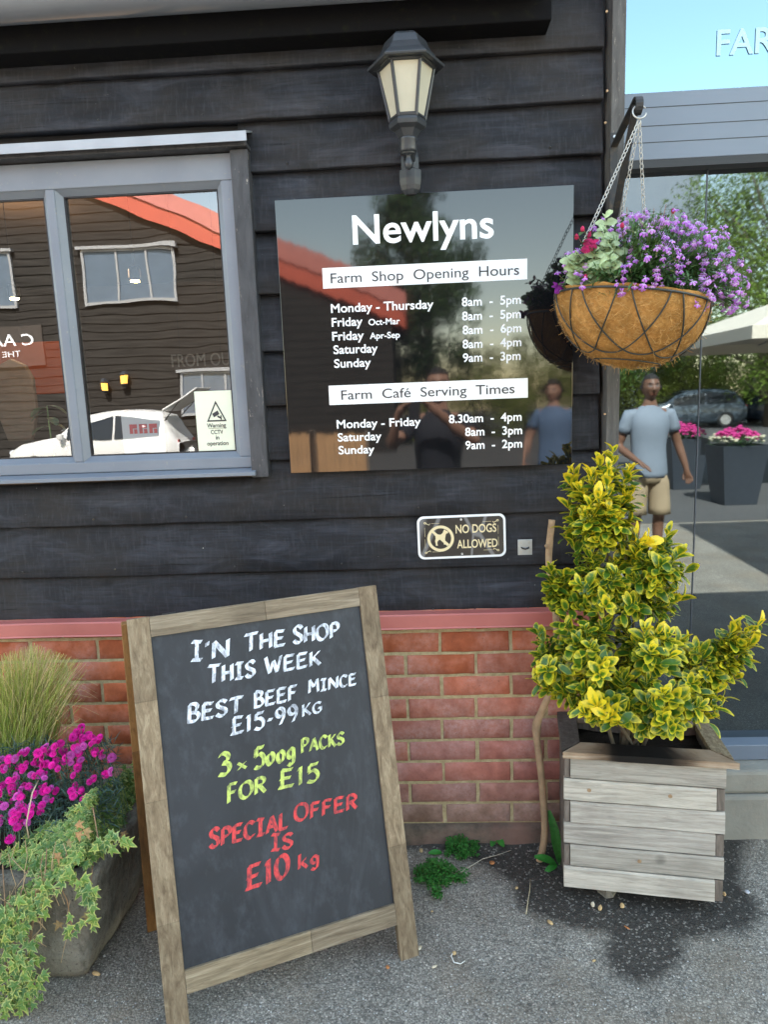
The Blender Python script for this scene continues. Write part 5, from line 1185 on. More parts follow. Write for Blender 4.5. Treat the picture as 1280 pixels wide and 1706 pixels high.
# dianthus
random.seed(29); dbase = at(75, 1335, -.42); t = thing('pink_dianthus', (dbase.x, dbase.y, ZT), 'mound of frilly magenta pink dianthus flowers in the stone trough', 'flowers'); fo, fl, stm = MB(), MB(), MB()
def carnation(mb, c, nrm, R, col):
    n_ = Vector(nrm).normalized(); s1 = n_.orthogonal().normalized(); s2 = n_.cross(s1); a0 = rnd(0, 6)
    for lay_, (rf_, tilt, np_) in enumerate(((1.0, .05, 6), (.78, .32, 5), (.5, .7, 5))):
        for k in range(np_):
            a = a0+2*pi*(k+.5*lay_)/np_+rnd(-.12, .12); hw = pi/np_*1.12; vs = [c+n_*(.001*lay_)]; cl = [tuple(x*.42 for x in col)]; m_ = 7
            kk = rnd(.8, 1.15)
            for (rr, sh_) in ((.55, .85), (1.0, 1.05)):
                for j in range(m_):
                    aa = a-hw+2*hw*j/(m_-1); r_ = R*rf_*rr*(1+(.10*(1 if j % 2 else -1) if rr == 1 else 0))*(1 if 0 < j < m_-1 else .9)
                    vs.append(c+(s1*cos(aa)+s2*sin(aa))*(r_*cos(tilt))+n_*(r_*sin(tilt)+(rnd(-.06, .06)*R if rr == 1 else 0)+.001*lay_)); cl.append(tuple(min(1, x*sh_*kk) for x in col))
            fs = [(0, 1+j, 2+j) for j in range(m_-1)] + [(1+j, 1+m_+j, 2+m_+j, 2+j) for j in range(m_-1)]
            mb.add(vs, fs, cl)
flp = [(42, 1250), (26, 1262), (128, 1222), (138, 1212), (165, 1228), (122, 1232), (150, 1237), (75, 1252), (100, 1240), (108, 1252), (92, 1262), (62, 1262), (70, 1248), (128, 1252), (138, 1245), (172, 1255), (182, 1262), (131, 1265), (118, 1262), (45, 1272), (15, 1268), (60, 1275), (78, 1275), (95, 1278), (28, 1290), (8, 1285), (22, 1300), (45, 1308), (64, 1292), (76, 1297), (128, 1282), (148, 1302), (182, 1285), (127, 1310), (118, 1320), (137, 1328), (136, 1350), (72, 1318), (92, 1320), (60, 1325), (88, 1335), (68, 1350), (30, 1322), (40, 1325), (12, 1340), (20, 1352), (5, 1345), (14, 1362), (35, 1345), (48, 1358), (25, 1370), (45, 1370), (18, 1395), (140, 1225), (152, 1228), (110, 1262), (88, 1248), (36, 1282), (55, 1290), (5, 1305), (18, 1318), (2, 1320), (54, 1342), (0, 1262), (-12, 1280), (-15, 1310), (-10, 1340), (-20, 1360), (10, 1275), (122, 1245), (135, 1232), (160, 1252), (5, 1365), (32, 1358)]
flp = flp+[(x+rnd(-9, 9), y+rnd(-9, 9)) for x, y in flp if x > -15]+[(x+rnd(-7, 7), y+rnd(-7, 7)) for x, y in flp if x > 0 and random.random() < .6]
random.shuffle(flp)
for (px, py) in flp:
    Y = lerp(-.36, -.56, max(0, min(1, (py-1210)/180))); c = at(px+rnd(-3, 3), py+rnd(-3, 3), Y+rnd(-.02, .02)); k = rnd(.75, 1.15)
    col = (.80*k, .016*k, .36*k) if random.random() < .72 else (.66*k, .10*k, .46*k)
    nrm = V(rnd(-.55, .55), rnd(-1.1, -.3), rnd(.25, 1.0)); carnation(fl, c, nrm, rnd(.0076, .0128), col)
    root = V(c.x+rnd(-.03, .03), c.y+rnd(.0, .05), ZT+.0); stm.tube([root, lerp(root, c, .6)+V(0, .01, .01), c-nrm.normalized()*.004], .0009, 4, (.12, .2, .12))
    q = c-nrm.normalized()*.010; stm.tube([q, c-nrm.normalized()*.001], [.0022, .0034], 6, (.10, .16, .08))
for i in range(1900):
    px, py = rnd(-40, 195), 1385-rnd(0, 1)**.9*150
    if px > 100 and py > 1370: continue
    Y = lerp(-.34, -.55, max(0, min(1, (py-1225)/170)))+rnd(-.03, .05); c = at(px, py, Y); c.z -= rnd(.0, .02); k = rnd(.5, 1.2)
    leafmesh(fo, c, (rnd(-1, 1), rnd(-1.0, .4), rnd(.1, 1.2)), (0, -.3, 1), rnd(.022, .045), rnd(.0022, .0036), (.06*k, .115*k, .09*k), .2, rnd(.1, .5), 'lance', 3)
stm.build('stems', M['stem'], t); fo.build('foliage', M['leaf'], t); fl.build('flowers', M['petal'], t)

# trailing ivy
random.seed(37); t = thing('trailing_ivy', (-1.0, -.6, ZT), 'pale variegated ivy trailing over the front of the stone trough', 'ivy'); lv, stm, dry = MB(), MB(), MB()
lob = [(0, .05), (-.14, .0), (-.42, .04), (-.27, .24), (-.56, .52), (-.19, .47), (-.14, .66), (0, 1.08), (.14, .66), (.19, .47), (.56, .52), (.27, .24), (.42, .04), (.14, .0)]
def ivyleaf(mb, c, d, nrm, L, tint, age, solid=None):
    d = Vector(d).normalized(); n_ = Vector(nrm); n_ = (n_-d*n_.dot(d)); n_ = n_.normalized() if n_.length > 1e-4 else d.orthogonal().normalized(); s_ = d.cross(n_); K = len(lob)
    cen = c+d*(.36*L)+n_*(.05*L); wv = [rnd(-.07, .07) for _ in lob]
    vs = [cen]; cl = [(0.0, tint, age) if solid is None else solid]
    for f, e in ((.62, .45), (1.0, 1.0)):
        for (x, y), q in zip(lob, wv):
            X = x*f; Yy = .36+(y-.36)*f; vs.append(c+s_*(X*L*1.05)+d*(Yy*L)+n_*(L*(-.35*(abs(X))**1.6+q*f-.12*max(0, Yy-.4)))); cl.append((e, tint, age) if solid is None else solid)
    fs = [(0, 1+k, 1+(k+1) % K) for k in range(K)] + [(1+k, 1+K+k, 1+K+(k+1) % K, 1+(k+1) % K) for k in range(K)]
    mb.add(vs, fs, cl)
def ivy_at(px, py, Y, L=None, down=.4, tint=None):
    c = at(px, py, Y); L = L or rnd(.014, .027); a = rnd(-1.1, 1.1)
    ivyleaf(lv, c, (sin(a)*.9, rnd(-.6, .0), -down*cos(a)+rnd(-.3, .5)), (rnd(-.4, .4), -1, rnd(.2, 1.1)), L, rnd(0, 1) if tint is None else tint, max(-.3, rnd(-.6, .5)))
def rimY(px): return lerp(-.64, -.30, max(0, (px-135)/100.)) if px > 135 else -.645
for i in range(1250):                                     # blanket along the front rim
    px = rnd(-30, 232)
    if px < 140: top = lerp(1420, 1335, max(0, px)/140); bot = lerp(1560, 1420, max(0, px)/140)
    else: top = lerp(1330, 1265, (px-140)/92); bot = lerp(1440, 1400, (px-140)/92)
    f = random.random(); py = lerp(top, bot, f)
    if px > 165 and f > .75 and random.random() < .6: continue
    Y = lerp(rimY(px)+.13, rimY(px)-.03, f)-rnd(0, .02)
    ivy_at(px, py, Y, None, .5)
for i in range(260):                                     # thicker growth over the back right corner
    px, py = rnd(135, 234), 0; f = random.random(); py = lerp(lerp(1325, 1262, (px-135)/99), lerp(1425, 1405, (px-135)/99), f); ivy_at(px, py, lerp(-.60, -.25, (px-135)/99)+.05-.07*f, None, .5)
strands = [([(30, 1500), (22, 1560), (30, 1620), (20, 1700), (25, 1740)], 60), ([(8, 1500), (10, 1580), (12, 1650), (5, 1730)], 44), ([(60, 1480), (55, 1540), (48, 1590), (45, 1640), (52, 1665)], 20), ([(-15, 1480), (-12, 1600), (-8, 1720)], 26), ([(38, 1640), (42, 1690), (38, 1730)], 12),
           ([(98, 1470), (112, 1500), (120, 1545), (122, 1555)], 6), ([(105, 1450), (140, 1470), (150, 1500)], 14), ([(75, 1470), (70, 1515), (62, 1530)], 8), ([(165, 1405), (190, 1395), (215, 1400)], 9), ([(50, 1560), (52, 1610), (58, 1650)], 5), ([(150, 1480), (152, 1515), (148, 1535)], 5)]
for S, nl in strands:
    P = [at(x, y, -.675-.0*i) for i, (x, y) in enumerate(S)]
    for q in P: q.z = max(q.z, .01)
    stm.tube([at(S[0][0]+rnd(-20, 20), S[0][1]-60, -.60)]+P, [.0014]*(len(P)+1), 5, (.28, .17, .09))
    for i in range(int(nl*1.6)):
        f = random.random()*(len(S)-1); k = int(f); f -= k; x, y = lerp(S[k][0], S[k+1][0], f), lerp(S[k][1], S[k+1][1], f); c = at(x+rnd(-24, 24)*(1 if nl > 15 else .5), y+rnd(-10, 10), -.685+rnd(-.02, .01))
        if c.z < .012: continue
        a = rnd(-1.2, 1.2); ivyleaf(lv, c, (sin(a), -.2, -.5*cos(a)), (rnd(-.4, .4), -1, rnd(.1, .9)), rnd(.017, .033), rnd(0, 1), max(0, rnd(-.5, .4)))
for (px, py) in ((130, 1385), (112, 1400), (155, 1345), (180, 1395), (170, 1405), (66, 1478), (140, 1500), (148, 1520), (100, 1535), (128, 1370), (205, 1385), (62, 1485), (95, 1420), (142, 1380)):
    ivyleaf(dry, at(px, py, -.66 if px < 150 else -.5), (rnd(-1, 1), -.3, -.8), (rnd(-.5, .5), -1, .3), rnd(.02, .03), 0, 0, (.30*rnd(.7, 1.2), .19, .08))
for k in range(16):
    x, y = rnd(0, 120), rnd(1395, 1500); P = [at(x+30*j*rnd(-.3, .3), y+26*j, -.66) for j in range(5)]; stm.tube(P, .0009, 4, (.42, .30, .17))
lv.build('leaves', M['ivy'], t, False); stm.build('stems', M['stem'], t); dry.build('dry_leaves', M['litter'], t)
b = MB(); P = [at(*q) for q in ((64, 1300, -.55), (54, 1320, -.6), (48, 1350, -.62), (44, 1372, -.62), (48, 1395, -.62))]; b.tube(P, .0016, 6, (.5, .40, .27)); 
tag(b.build('dry_stalk', M['stem'], None, True, root=P[-1]), 'bent pale dry stalk lying across the magenta flowers', 'stalk')

# ------------------------------------------------------------------ weeds at the foot of the wall
random.seed(51)
def weedclump(name, label, px, py, rx, ry, n):
    c = gnd(px, py, 0); t = thing(name, c, label, 'weed'); fo, stm = MB(), MB()
    for i in range(n):
        a, r_ = rnd(0, 6.28), random.random()**.6; p = gnd(px+rx*r_*cos(a), py+ry*r_*sin(a)+ry*.4, 0); h_ = rnd(.012, .055)*(1.1-r_*.6); q = p+V(rnd(-.01, .01), rnd(-.015, .01), h_)
        stm.tube([c*.35+p*.65, p+V(0, 0, h_*.4), q], .0007, 3, (.09, .22, .05), cap=False)
        for j in range(5):
            aa = 2*pi*j/5+rnd(-.3, .3); k = rnd(.55, 1.2); d = V(cos(aa), sin(aa)-.2, .25)
            leafmesh(fo, q+d*.003, d, (0, -.3, 1), rnd(.007, .012), rnd(.006, .009), (.035*k, .16*k, .025*k), .1, .2, 'oval', 2)
    stm.build('stems', M['stem'], t); fo.build('foliage', M['leaf'], t)
weedclump('weed_clump', 'small bushy green weed growing against the foot of the bricks', 768, 1412, 26, 18, 95)
weedclump('weed_clump', 'wider low green weed spreading on the asphalt beside the chalkboard leg', 728, 1455, 36, 20, 130)
weedclump('weed_clump', 'tiny green weed tuft in front of the low spreading weed', 727, 1492, 8, 5, 9)
weedclump('weed_clump', 'tiny green weed sprig at the right edge of the low spreading weed', 766, 1468, 9, 6, 12)
def rosette(label, c, specs, name='broadleaf_weed'):
    t = thing(name, c, label, 'weed'); fo = MB()
    for (dx, dy, dz, L, Wd) in specs:
        leafmesh(fo, c+V(dx*.01, dy*.01, .004), (dx, dy, dz), (0, -.5, 1), L, Wd, (.045*rnd(.8, 1.2), .20*rnd(.8, 1.1), .03), .22, .25, 'oval', 6)
    b = MB(); b.tube([c+V(0, 0, -.004), c+V(0, 0, .012)], [.003, .002], 6, (.1, .22, .06)); b.build('stem', M['stem'], t); fo.build('leaves', M['leaf'], t, True)
c = gnd(826, 1400, .0); c.z = .012
rosette('small star shaped broadleaf weed rooted at the base course of bricks', c, [(-1, -.3, .6, .055, .024), (1, -.3, .35, .055, .022), (.3, -1, .3, .05, .022), (-.3, -.8, .1, .04, .02), (.2, .2, 1, .05, .022), (-.6, .3, .9, .045, .02), (.8, .1, .9, .04, .02)])
c = gnd(742, 1421, .0); rosette('single broad weed leaf sticking out between the two weed clumps', c, [(-1, -.3, .35, .045, .018), (.4, -.5, .8, .02, .01)])
c = gnd(932, 1440, .0)
rosette('long leafed dock weed squeezed between the stick and the planter', c, [(-.10, -.05, 1, .165, .030), (-1, -.25, .75, .075, .026), (-.8, -.6, .1, .05, .02), (-.15, -.1, 1, .09, .02)], 'dock_weed')

# ------------------------------------------------------------------ litter
random.seed(61)
def chip(name, label, cat, px, py, L, Wd, H, col, group=None, curl=.2):
    c = gnd(px, py, .004); b = MB(); n = 12; vs = []; a0 = rnd(0, 3.14)
    for (f, z) in ((.0, H), (.6, H*.85), (1.0, H*.35), (.85, 0)):
        for k in range(n):
            a = 2*pi*k/n; r_ = 1+.16*noise.noise((px+cos(a)*1.3, py+sin(a)*1.3, 0)); x, y = cos(a)*L/2*f*r_, sin(a)*Wd/2*f*r_
            vs.append((c.x+x*cos(a0)-y*sin(a0), c.y+x*sin(a0)+y*cos(a0), c.z+z+curl*H*noise.noise((x*200, y*200, px))))
    b.add(vs, [(i*n+k, i*n+(k+1) % n, (i+1)*n+(k+1) % n, (i+1)*n+k) for i in range(3) for k in range(n)]+[tuple(3*n+k for k in range(n))[::-1]], col)
    tag(b.build(name, M['litter'], None, True, root=c), label, cat, group)
tan = (.48, .33, .16); org = (.42, .17, .06); pale = (.60, .52, .38)
for (px, py, L, Wd, H, col, lab) in ((702, 1417, .022, .013, .006, tan, 'curled tan dead leaf at the foot of the chalkboard stile'), (815, 1391, .016, .011, .004, tan, 'tan dead petal below the star shaped weed'), (838, 1388, .018, .009, .005, pale, 'pale dead petal right of the star shaped weed'),
        (820, 1437, .020, .018, .004, org, 'round orange brown dead leaf beside the long twig'), (861, 1479, .014, .009, .004, tan, 'small tan fragment on the bare asphalt left of the stain'), (917, 1537, .021, .011, .007, tan, 'tan oval husk at the rim of the dark stain'),
        (988, 1508, .014, .012, .012, pale, 'pale chip in front of the planter near the stone foot'), (1000, 1513, .020, .012, .010, tan, 'larger tan chip next to the stone foot of the planter'), (1037, 1510, .014, .013, .012, tan, 'tan chip under the middle of the planter front'),
        (757, 1588, .013, .012, .006, tan, 'tan fragment next to the white bent scrap'), (724, 1610, .016, .008, .003, pale, 'pale flake low on the asphalt right of the chalkboard'), (646, 1611, .014, .010, .003, org, 'orange flake under the bottom rail of the chalkboard'),
        (160, 1622, .028, .012, .008, tan, 'folded tan dead leaf at the corner of the stone trough'), (1207, 1490, .012, .01, .010, tan, 'tan chip at the right foot of the planter'), (1245, 1486, .016, .016, .006, (.42, .44, .48), 'pale grey flat stone right of the planter'),
        (699, 1579, .02, .012, .003, pale, 'pale scrap by the front right foot of the chalkboard'), (762, 1424, .008, .007, .004, pale, 'tiny pale fragment under the bushy weed'), (990, 1600, .012, .007, .003, tan, 'narrow tan fleck beside the round wet patch'), (1045, 1545, .02, .005, .003, org, 'thin brown fleck between planter and round wet patch'), (720, 1518, .007, .006, .003, tan, 'small tan speck below the tiny weed tuft')):
    chip('dead_leaf' if 'leaf' in lab or 'petal' in lab else 'pale_chip', lab, 'leaf' if 'leaf' in lab or 'petal' in lab else 'debris', px, py, L, Wd, H, col)
def twig(lab, pxs, r_, col, name='twig'):
    P = [gnd(*p, .006) for p in pxs]; b = MB(); b.tube(P, [r_*(1-.4*i/len(P)) for i in range(len(P))], 6, col); tag(b.build(name, M['litter'], None, True, root=P[0]), lab, 'twig' if name == 'twig' else 'debris')
twig('long thin straw coloured twig on the ground beside the weeds', [(765, 1454), (785, 1442), (805, 1430), (828, 1424), (852, 1416)], .0016, (.40, .36, .28))
twig('short dry stem lying on the dark stain left of the planter', [(877, 1522), (880, 1500), (883, 1482), (884, 1464)], .0016, (.45, .38, .24))
twig('white bent plastic scrap curled on the asphalt', [(757, 1583), (752, 1592), (757, 1603), (768, 1605), (775, 1600)], .0018, (.7, .69, .64), 'plastic_scrap')
# stone foot under the planter
c = gnd(1015, 1492, 0); b = MB(); n = 10; vs = []
for (f, z) in ((1.0, 0), (1.05, .02), (.95, .044)):
    for k in range(n):
        a = 2*pi*k/n; r_ = 1+.2*noise.noise((cos(a)*1.5, sin(a)*1.5, z*20)); vs.append((c.x+.035*f*r_*cos(a), c.y+.05+.06*f*r_*sin(a), z))
b.add(vs, [(i*n+k, i*n+(k+1) % n, (i+1)*n+(k+1) % n, (i+1)*n+k) for i in range(2) for k in range(n)]+[tuple(2*n+k for k in range(n))])
foot = b.build('stone_block', M['stone'], None, False, root=(c.x, c.y+.05, 0)); tag(foot, 'brown stone block propping up the front of the planter', 'stone')
for (u, v) in ((.06, .12), (PW-.06, .10), (PW*.5, PD-.06)):
    b = MB(); pbox(b, u-.04, u+.04, v-.04, v+.04, 0.001, .046); b.build('foot', M['sidewood'], pl, bevel=.004)

# ------------------------------------------------------------------ the yard behind the camera, seen in the glass and the gloss sign
def mx(px, py, Ym, Y):                                  # point at depth Y whose mirror image in the plane y = Ym falls on the pixel
    p = at(px, py, 2*Ym-Y); return V(p.x, Y, p.z)
g = MB(); g.add([(-70, -60, .004), (70, -60, .004), (70, -5.35, .004), (-70, -5.35, .004)], [(0, 1, 2, 3)])
tag(g.build('car_park', simple('shade_toned_tarmac', (.075, .073, .07), .85, .3, .6, .3)), kind='structure')  # tarmac sheet, its dark tone also standing in for shade over the yard
# black barn opposite ------------------------------------------------
YB = -18.0
barn = thing('barn', (-10, YB, 0), 'large black boarded barn with red roof edge, mirrored in the shop window', 'building')
apx, apz, evx, evz = -12.6, 9.25, -0.55, 3.72
sl_ = (apz-evz)/(evx-apx)
def verge(x): return apz-abs(x-apx)*(-sl_)*-1 if x > apx else apz-(apx-x)*.46
verge = lambda x: apz-abs(x-apx)*.459
bm_ = NT('barn_boards'); g_ = bm_.noise(3, 7, .65, bm_.coord((.5, 1, 6)), .5); bm_ = bm_.set(bm_.ramp(g_, [(.3, (.014, .0125, .011)), (.7, (.046, .041, .036))]), .8, None, None, None, .15)
b = MB(); z = 0.0; k = 0
while z < apz-.05:
    zt_b = min(z+.235, apz)
    x1 = evx if z < evz else apx+(apz-z)/.459; x0 = -24.5 if z < verge(-24.5) else apx-(apz-z)/.459
    vs = [(x, y, zz_) for x in (x0, x1) for (y, zz_) in ((YB-.1, z), (YB+.03, z), (YB+.028, z+.02), (YB+.004, zt_b+.01), (YB-.1, zt_b+.01))]
    b.add(vs, [(j, (j+1) % 5, 5+(j+1) % 5, 5+j) for j in range(5)]+[tuple(range(5))[::-1], tuple(range(5, 10))]); z += .235; k += 1
b.build('boarded_front', bm_, barn)
b = MB(); b.box(evx-.12, evx, YB-14, YB-.1, 0, evz); b.box(-24.5, -24.38, YB-14, YB-.1, 0, verge(-24.5)); b.build('side_wall', bm_, barn)
redm = simple('red_roof_edge', (0.48, 0.085, 0.045), .55, .2, 1.5)
b = MB()
for (xa, xb) in ((apx, evx+.45), (-25, apx)):
    P = [(xa, verge(xa)-.05), (xb, verge(xb)-.05), (xb, verge(xb)+.42), (xa, verge(xa)+.42)]; b.prism(P, lambda u, v, d: (u, d, v), YB-.02, YB+.16)
b.build('bargeboard', redm, barn)
b = MB()
for (xa, xb) in ((apx, evx+.5), (-25, apx)):
    P = [(xa, verge(xa)+.42), (xb, verge(xb)+.42), (xb, verge(xb)+.95), (xa, verge(xa)+.95)]; b.prism(P, lambda u, v, d: (u, d, v), YB-14, YB+.22)
b.build('roof', simple('red_clay_tiles', (0.50, 0.17, 0.14), .7, .2, 2), barn)
lit = simple('pale_frame', (.30, .30, .30), .5, .1)
def bwin(A, B_):
    x0, x1, z0, z1 = A.x, B_.x, B_.z, A.z; y = YB+.03; b = MB(); b.frame(x0, x1, z0, z1, y, y+.08, .07, .07, .08, .07); b.box(lerp(x0, x1, .36), lerp(x0, x1, .36)+.06, y, y+.07, z0, z1); b.box(lerp(x0, x1, .72), lerp(x0, x1, .72)+.06, y, y+.07, z0, z1); b.box(x0-.1, x1+.1, y, y+.16, z1, z1+.1)
    wn = b.build('window', lit, barn); b = MB(); b.box(x0+.07, x1-.07, y+.01, y+.03, z0+.08, z1-.07); b.build('pane', M['far_glass'], wn)
bwin(mx(137, 420, .03, YB), mx(298, 503, .03, YB)); bwin(mx(-130, 430, .03, YB), mx(32, 512, .03, YB)); bwin(mx(300, 622, .03, YB), mx(410, 690, .03, YB))
for (px, py) in ((180, 645), (212, 635)):
    q = mx(px, py, .03, YB); q.y = YB+.2; r_ = thing('barn_lantern', q, {180: 'larger glowing orange lantern on the barn opposite, left of its twin', 212: 'smaller glowing orange lantern on the barn opposite, right of its twin'}[px], 'lantern', 'lit lanterns on the barn')
    b = MB(); b.lathe([(.03, -.16), (.09, -.13), (.11, .12), (.15, .13), (.05, .24)], q, 6); b.build('lantern_body', M['lamp'], r_)
    b = MB(); b.lathe([(.094, -.10), (.112, .10)], q, 6); b.build('lit_glass', emis('orange_lit_glass', (1.0, .48, .08), 1.3), r_)
    b = MB(); b.box(q.x-.03, q.x+.03, YB+.02, q.y-.02, q.z-.2, q.z-.15); b.build('wall_arm', M['lamp'], r_)
q0, q1 = mx(-60, 572, .03, YB), mx(62, 572, .03, YB)
t = thing('barn_name_board', ((q0.x+q1.x)/2, YB+.05, q0.z-.4), 'dark board with white capitals on the barn opposite, mirrored in the left pane', 'sign')
b = MB(); b.box(q0.x-.3, q1.x+.25, YB+.03, YB+.07, q0.z-.75, q0.z+.4); b.build('panel', simple('brown_board', (.05, .038, .03), .6), t)
b = MB(); bf = lambda u, v, d: (-u, YB+.075+d, v)
put_text(b, 'C AA', bf, -q1.x, q0.z-.17, -q1.x+(q1.x-q0.x)*.62, .01, .36, thick=.01); put_text(b, 'THE A', bf, -q1.x+.45, q0.z-.48, -q1.x+1.35, .0, .17, thick=.01); b.build('lettering', M['white_vinyl'], t)

# pale grey rendered building
b = MB(); YG = -31.0; A, B_ = mx(1030, 270, .11, YG), mx(1168, 285, .11, YG)
gh = thing('rendered_building', ((A.x+B_.x)/2, YG, 0), 'plain pale grey rendered gable mirrored in the entrance glass above the basket', 'building')
b.prism([(A.x, 0), (B_.x, 0), (B_.x, B_.z-.1), (A.x, B_.z+.3)], lambda u, v, d: (u, d, v), YG, YG-5); b.build('wall', simple('pale_render', (.17, .20, .24), .8, .1, 1.5), gh)
b = MB(); b.prism([(A.x-.2, B_.z+.3), (B_.x+.15, B_.z-.13), (B_.x+.15, B_.z), (A.x-.2, B_.z+.45)], lambda u, v, d: (u, d, v), YG+.1, YG-5.1); b.build('roof', M['frame2'], gh)

# trees ----------------------------------------------------------------
lm = vcol('tree_leaf', .5, .3, 3, .1, .35, trans=.3)
def tree(label, x, y, H, cr, seed, kind, nl, cone=False, group=None, ls=.17, z0=.25, name='tree'):
    random.seed(seed); t = thing(name, (x, y, 0), label, 'tree' if name == 'tree' else 'hedge bush', group); wd, lv = MB(), MB(); a_ = Vector((x, y, 0))
    top = a_+V(rnd(-.2, .2), rnd(-.2, .2), H*.86)
    if name == 'tree': wd.tube([a_, a_+V(.05, 0, H*.25), lerp(a_, top, .6)+V(.1, .05, 0), top], [.028*H, .021*H, .013*H, .003*H], 9, (.11, .085, .06))
    cl = []
    for i in range(int(34+cr*9)):
        f = z0+(1-z0)*random.random()**.85; prof = (1-((f-z0)/(1-z0)))**.6*1.0 if cone else sin(pi*min(1, .12+.86*(f-z0)/(1-z0)))**.55
        a = rnd(0, 6.28); r_ = cr*prof*rnd(.35, 1.0); c = a_+V(cos(a)*r_, sin(a)*r_, H*f*.97); cl.append((c, cr*rnd(.20, .36)*(0.6+.5*prof)))
        s_ = lerp(a_, top, max(.1, f-.16)); wd.tube([s_, lerp(s_, c, .55)+V(0, 0, -.04*H*.3), c], [.007*H*(1.2-f), .004*H, .0012*H], 5, (.10, .08, .055))
    tw = sum(q[1]**2 for q in cl)
    for c, R in cl:
        kk = rnd(.6, 1.3)
        for i in range(int(nl*R*R/tw)):
            d = V(rnd(-1, 1), rnd(-1, 1), rnd(-1, 1)); d = d.normalized()*random.random()**.45; p = c+d*R*V(1, 1, .8).length/1.6; p.z = max(p.z, .05)
            n_ = V(rnd(-1, 1), rnd(-1, 1), rnd(-.2, 1)).normalized(); s1 = n_.orthogonal().normalized(); s2 = n_.cross(s1); L = ls*rnd(.6, 1.3); k = kk*rnd(.7, 1.3); cc = tuple(v*k for v in kind)
            lv.add([p-s1*L*.5, p+s2*L*.22, p+s1*L*.5, p-s2*L*.22], [(0, 1, 2, 3)], cc)
    if name != 'tree':
        for i in range(4): wd.tube([a_+V(rnd(-.2, .2), rnd(-.1, .1), 0), a_+V(rnd(-.5, .5), 0, H*.5)], [.04, .02], 5, (.1, .08, .055))
    wd.build('trunk', M['stem'], t, True); lv.build('crown', lm, t)
    return t
tree('tall dark green tree mirrored in the middle of the glossy sign', .62, -24, 9.6, 2.7, 71, (.050, .095, .028), 15000, ls=.22)
tree('big bright yellow green tree mirrored at the right edge of the entrance glass', 13.2, -23.5, 10.2, 3.9, 72, (.125, .19, .026), 34000, ls=.13, z0=.12)
tree('mid green tree mirrored in the glass just above the purple flowers', 8.2, -27, 6.6, 2.8, 73, (.08, .14, .028), 18000, ls=.14)
random.seed(5)
hx = [(-.6, -23, 2.6), (2.6, -24, 3.2), (4.8, -26.5, 3.8), (7.2, -27.5, 3.8), (9.4, -28, 3.6), (11.6, -28, 4.0), (13.8, -28.4, 4.0), (16.2, -28.5, 3.8), (18.6, -28.5, 4.2), (8.3, -29, 5.0), (12.6, -29.4, 5.2), (17.2, -29.5, 5.2)]
hb = tree('yellow green hedge bush across the yard, one of a clipped row', hx[0][0], hx[0][1], 3.0, 1.6, 81, (.15, .18, .03), 9000, group='hedge bushes across the yard', ls=.09, z0=.03, name='hedge_bush')
for (x, y, h_) in hx[1:]:
    o = copy_tree(hb); o.location = (x, y, 0); o.scale = (1.15, 1.15, h_/3.0); o.rotation_euler.z = rnd(0, 6)

# low sunlit timber screens across the yard, low in the gloss sign
for k, (pa, pb, lab) in enumerate(((470, 519, 'sunlit tan timber screen mirrored at the bottom left corner of the sign'), (530, 604, 'wider sunlit tan timber screen mirrored right of its twin low in the sign'))):
    A, B_ = mx(pa, 722, -.06, -11.0), mx(pb, 722, -.06, -11.0); t = thing('timber_screen', ((A.x+B_.x)/2, -11, 0), lab, 'screen', 'low timber screens across the yard'); n = 6; zt_s = A.z
    wd_ = M.setdefault('tanwood', simple('tan_timber', (.50, .29, .14), .7, .3, 3, .2))
    for i in range(n):
        b = MB(); b.box(lerp(A.x, B_.x, i/n)+.012, lerp(A.x, B_.x, (i+1)/n), -11.0, -10.97, .06, zt_s-.03*(i % 2)); b.build('board', wd_, t)
    b = MB(); b.box(A.x, B_.x, -11.06, -11.0, .2, .3); b.box(A.x, B_.x, -11.06, -11.0, zt_s*.8, zt_s*.8+.1); b.build('rail', wd_, t)
    b = MB(); b.box(A.x-.1, A.x-.005, -11.08, -10.98, 0, zt_s+.05); b.box(B_.x+.005, B_.x+.1, -11.08, -10.98, 0, zt_s+.05); b.build('post', M['sidewood'], t)

# parasol --------------------------------------------------------------
pc = V(6.15, -8.4, 0); t = thing('parasol', pc, 'large square cream garden parasol mirrored in the entrance glass below the basket', 'parasol')
b = MB(); b.tube([pc, pc+V(0, 0, 2.95)], .03, 10); b.lathe([(.3, 0), (.3, .06), (.05, .09)], pc, 20); b.build('pole', simple('pale_wood_pole', (.4, .3, .2), .6), t)
ring = [(cos(pi/4+pi/2*k), sin(pi/4+pi/2*k)) for k in range(4)]; n8 = []
for k in range(4):
    for j in range(4): n8.append((lerp(ring[k][0], ring[(k+1) % 4][0], j/4), lerp(ring[k][1], ring[(k+1) % 4][1], j/4)))
b = MB(); vs = [pc+V(0, 0, 2.92)]; R_ = 2.75
for (f, z_) in ((.5, 2.58), (1.0, 2.22), (1.0, 2.06)): vs += [pc+V(x*R_*f, y*R_*f, z_) for x, y in n8]
b.add(vs, [(0, 1+k, 1+(k+1) % 16) for k in range(16)]+[(1+r*16+k, 17+r*16+k, 17+r*16+(k+1) % 16, 1+r*16+(k+1) % 16) for r in range(2) for k in range(16)])
o = b.build('canopy', simple('cream_canvas', (.62, .56, .46), .8, .08, 2), t); sm = o.modifiers.new('thick', 'SOLIDIFY'); sm.thickness = .006
b = MB()
for x, y in n8[::2]: b.tube([pc+V(0, 0, 2.45), pc+V(x*R_*.97, y*R_*.97, 2.19)], .012, 5)
b.build('rib', M['frame2'], t)

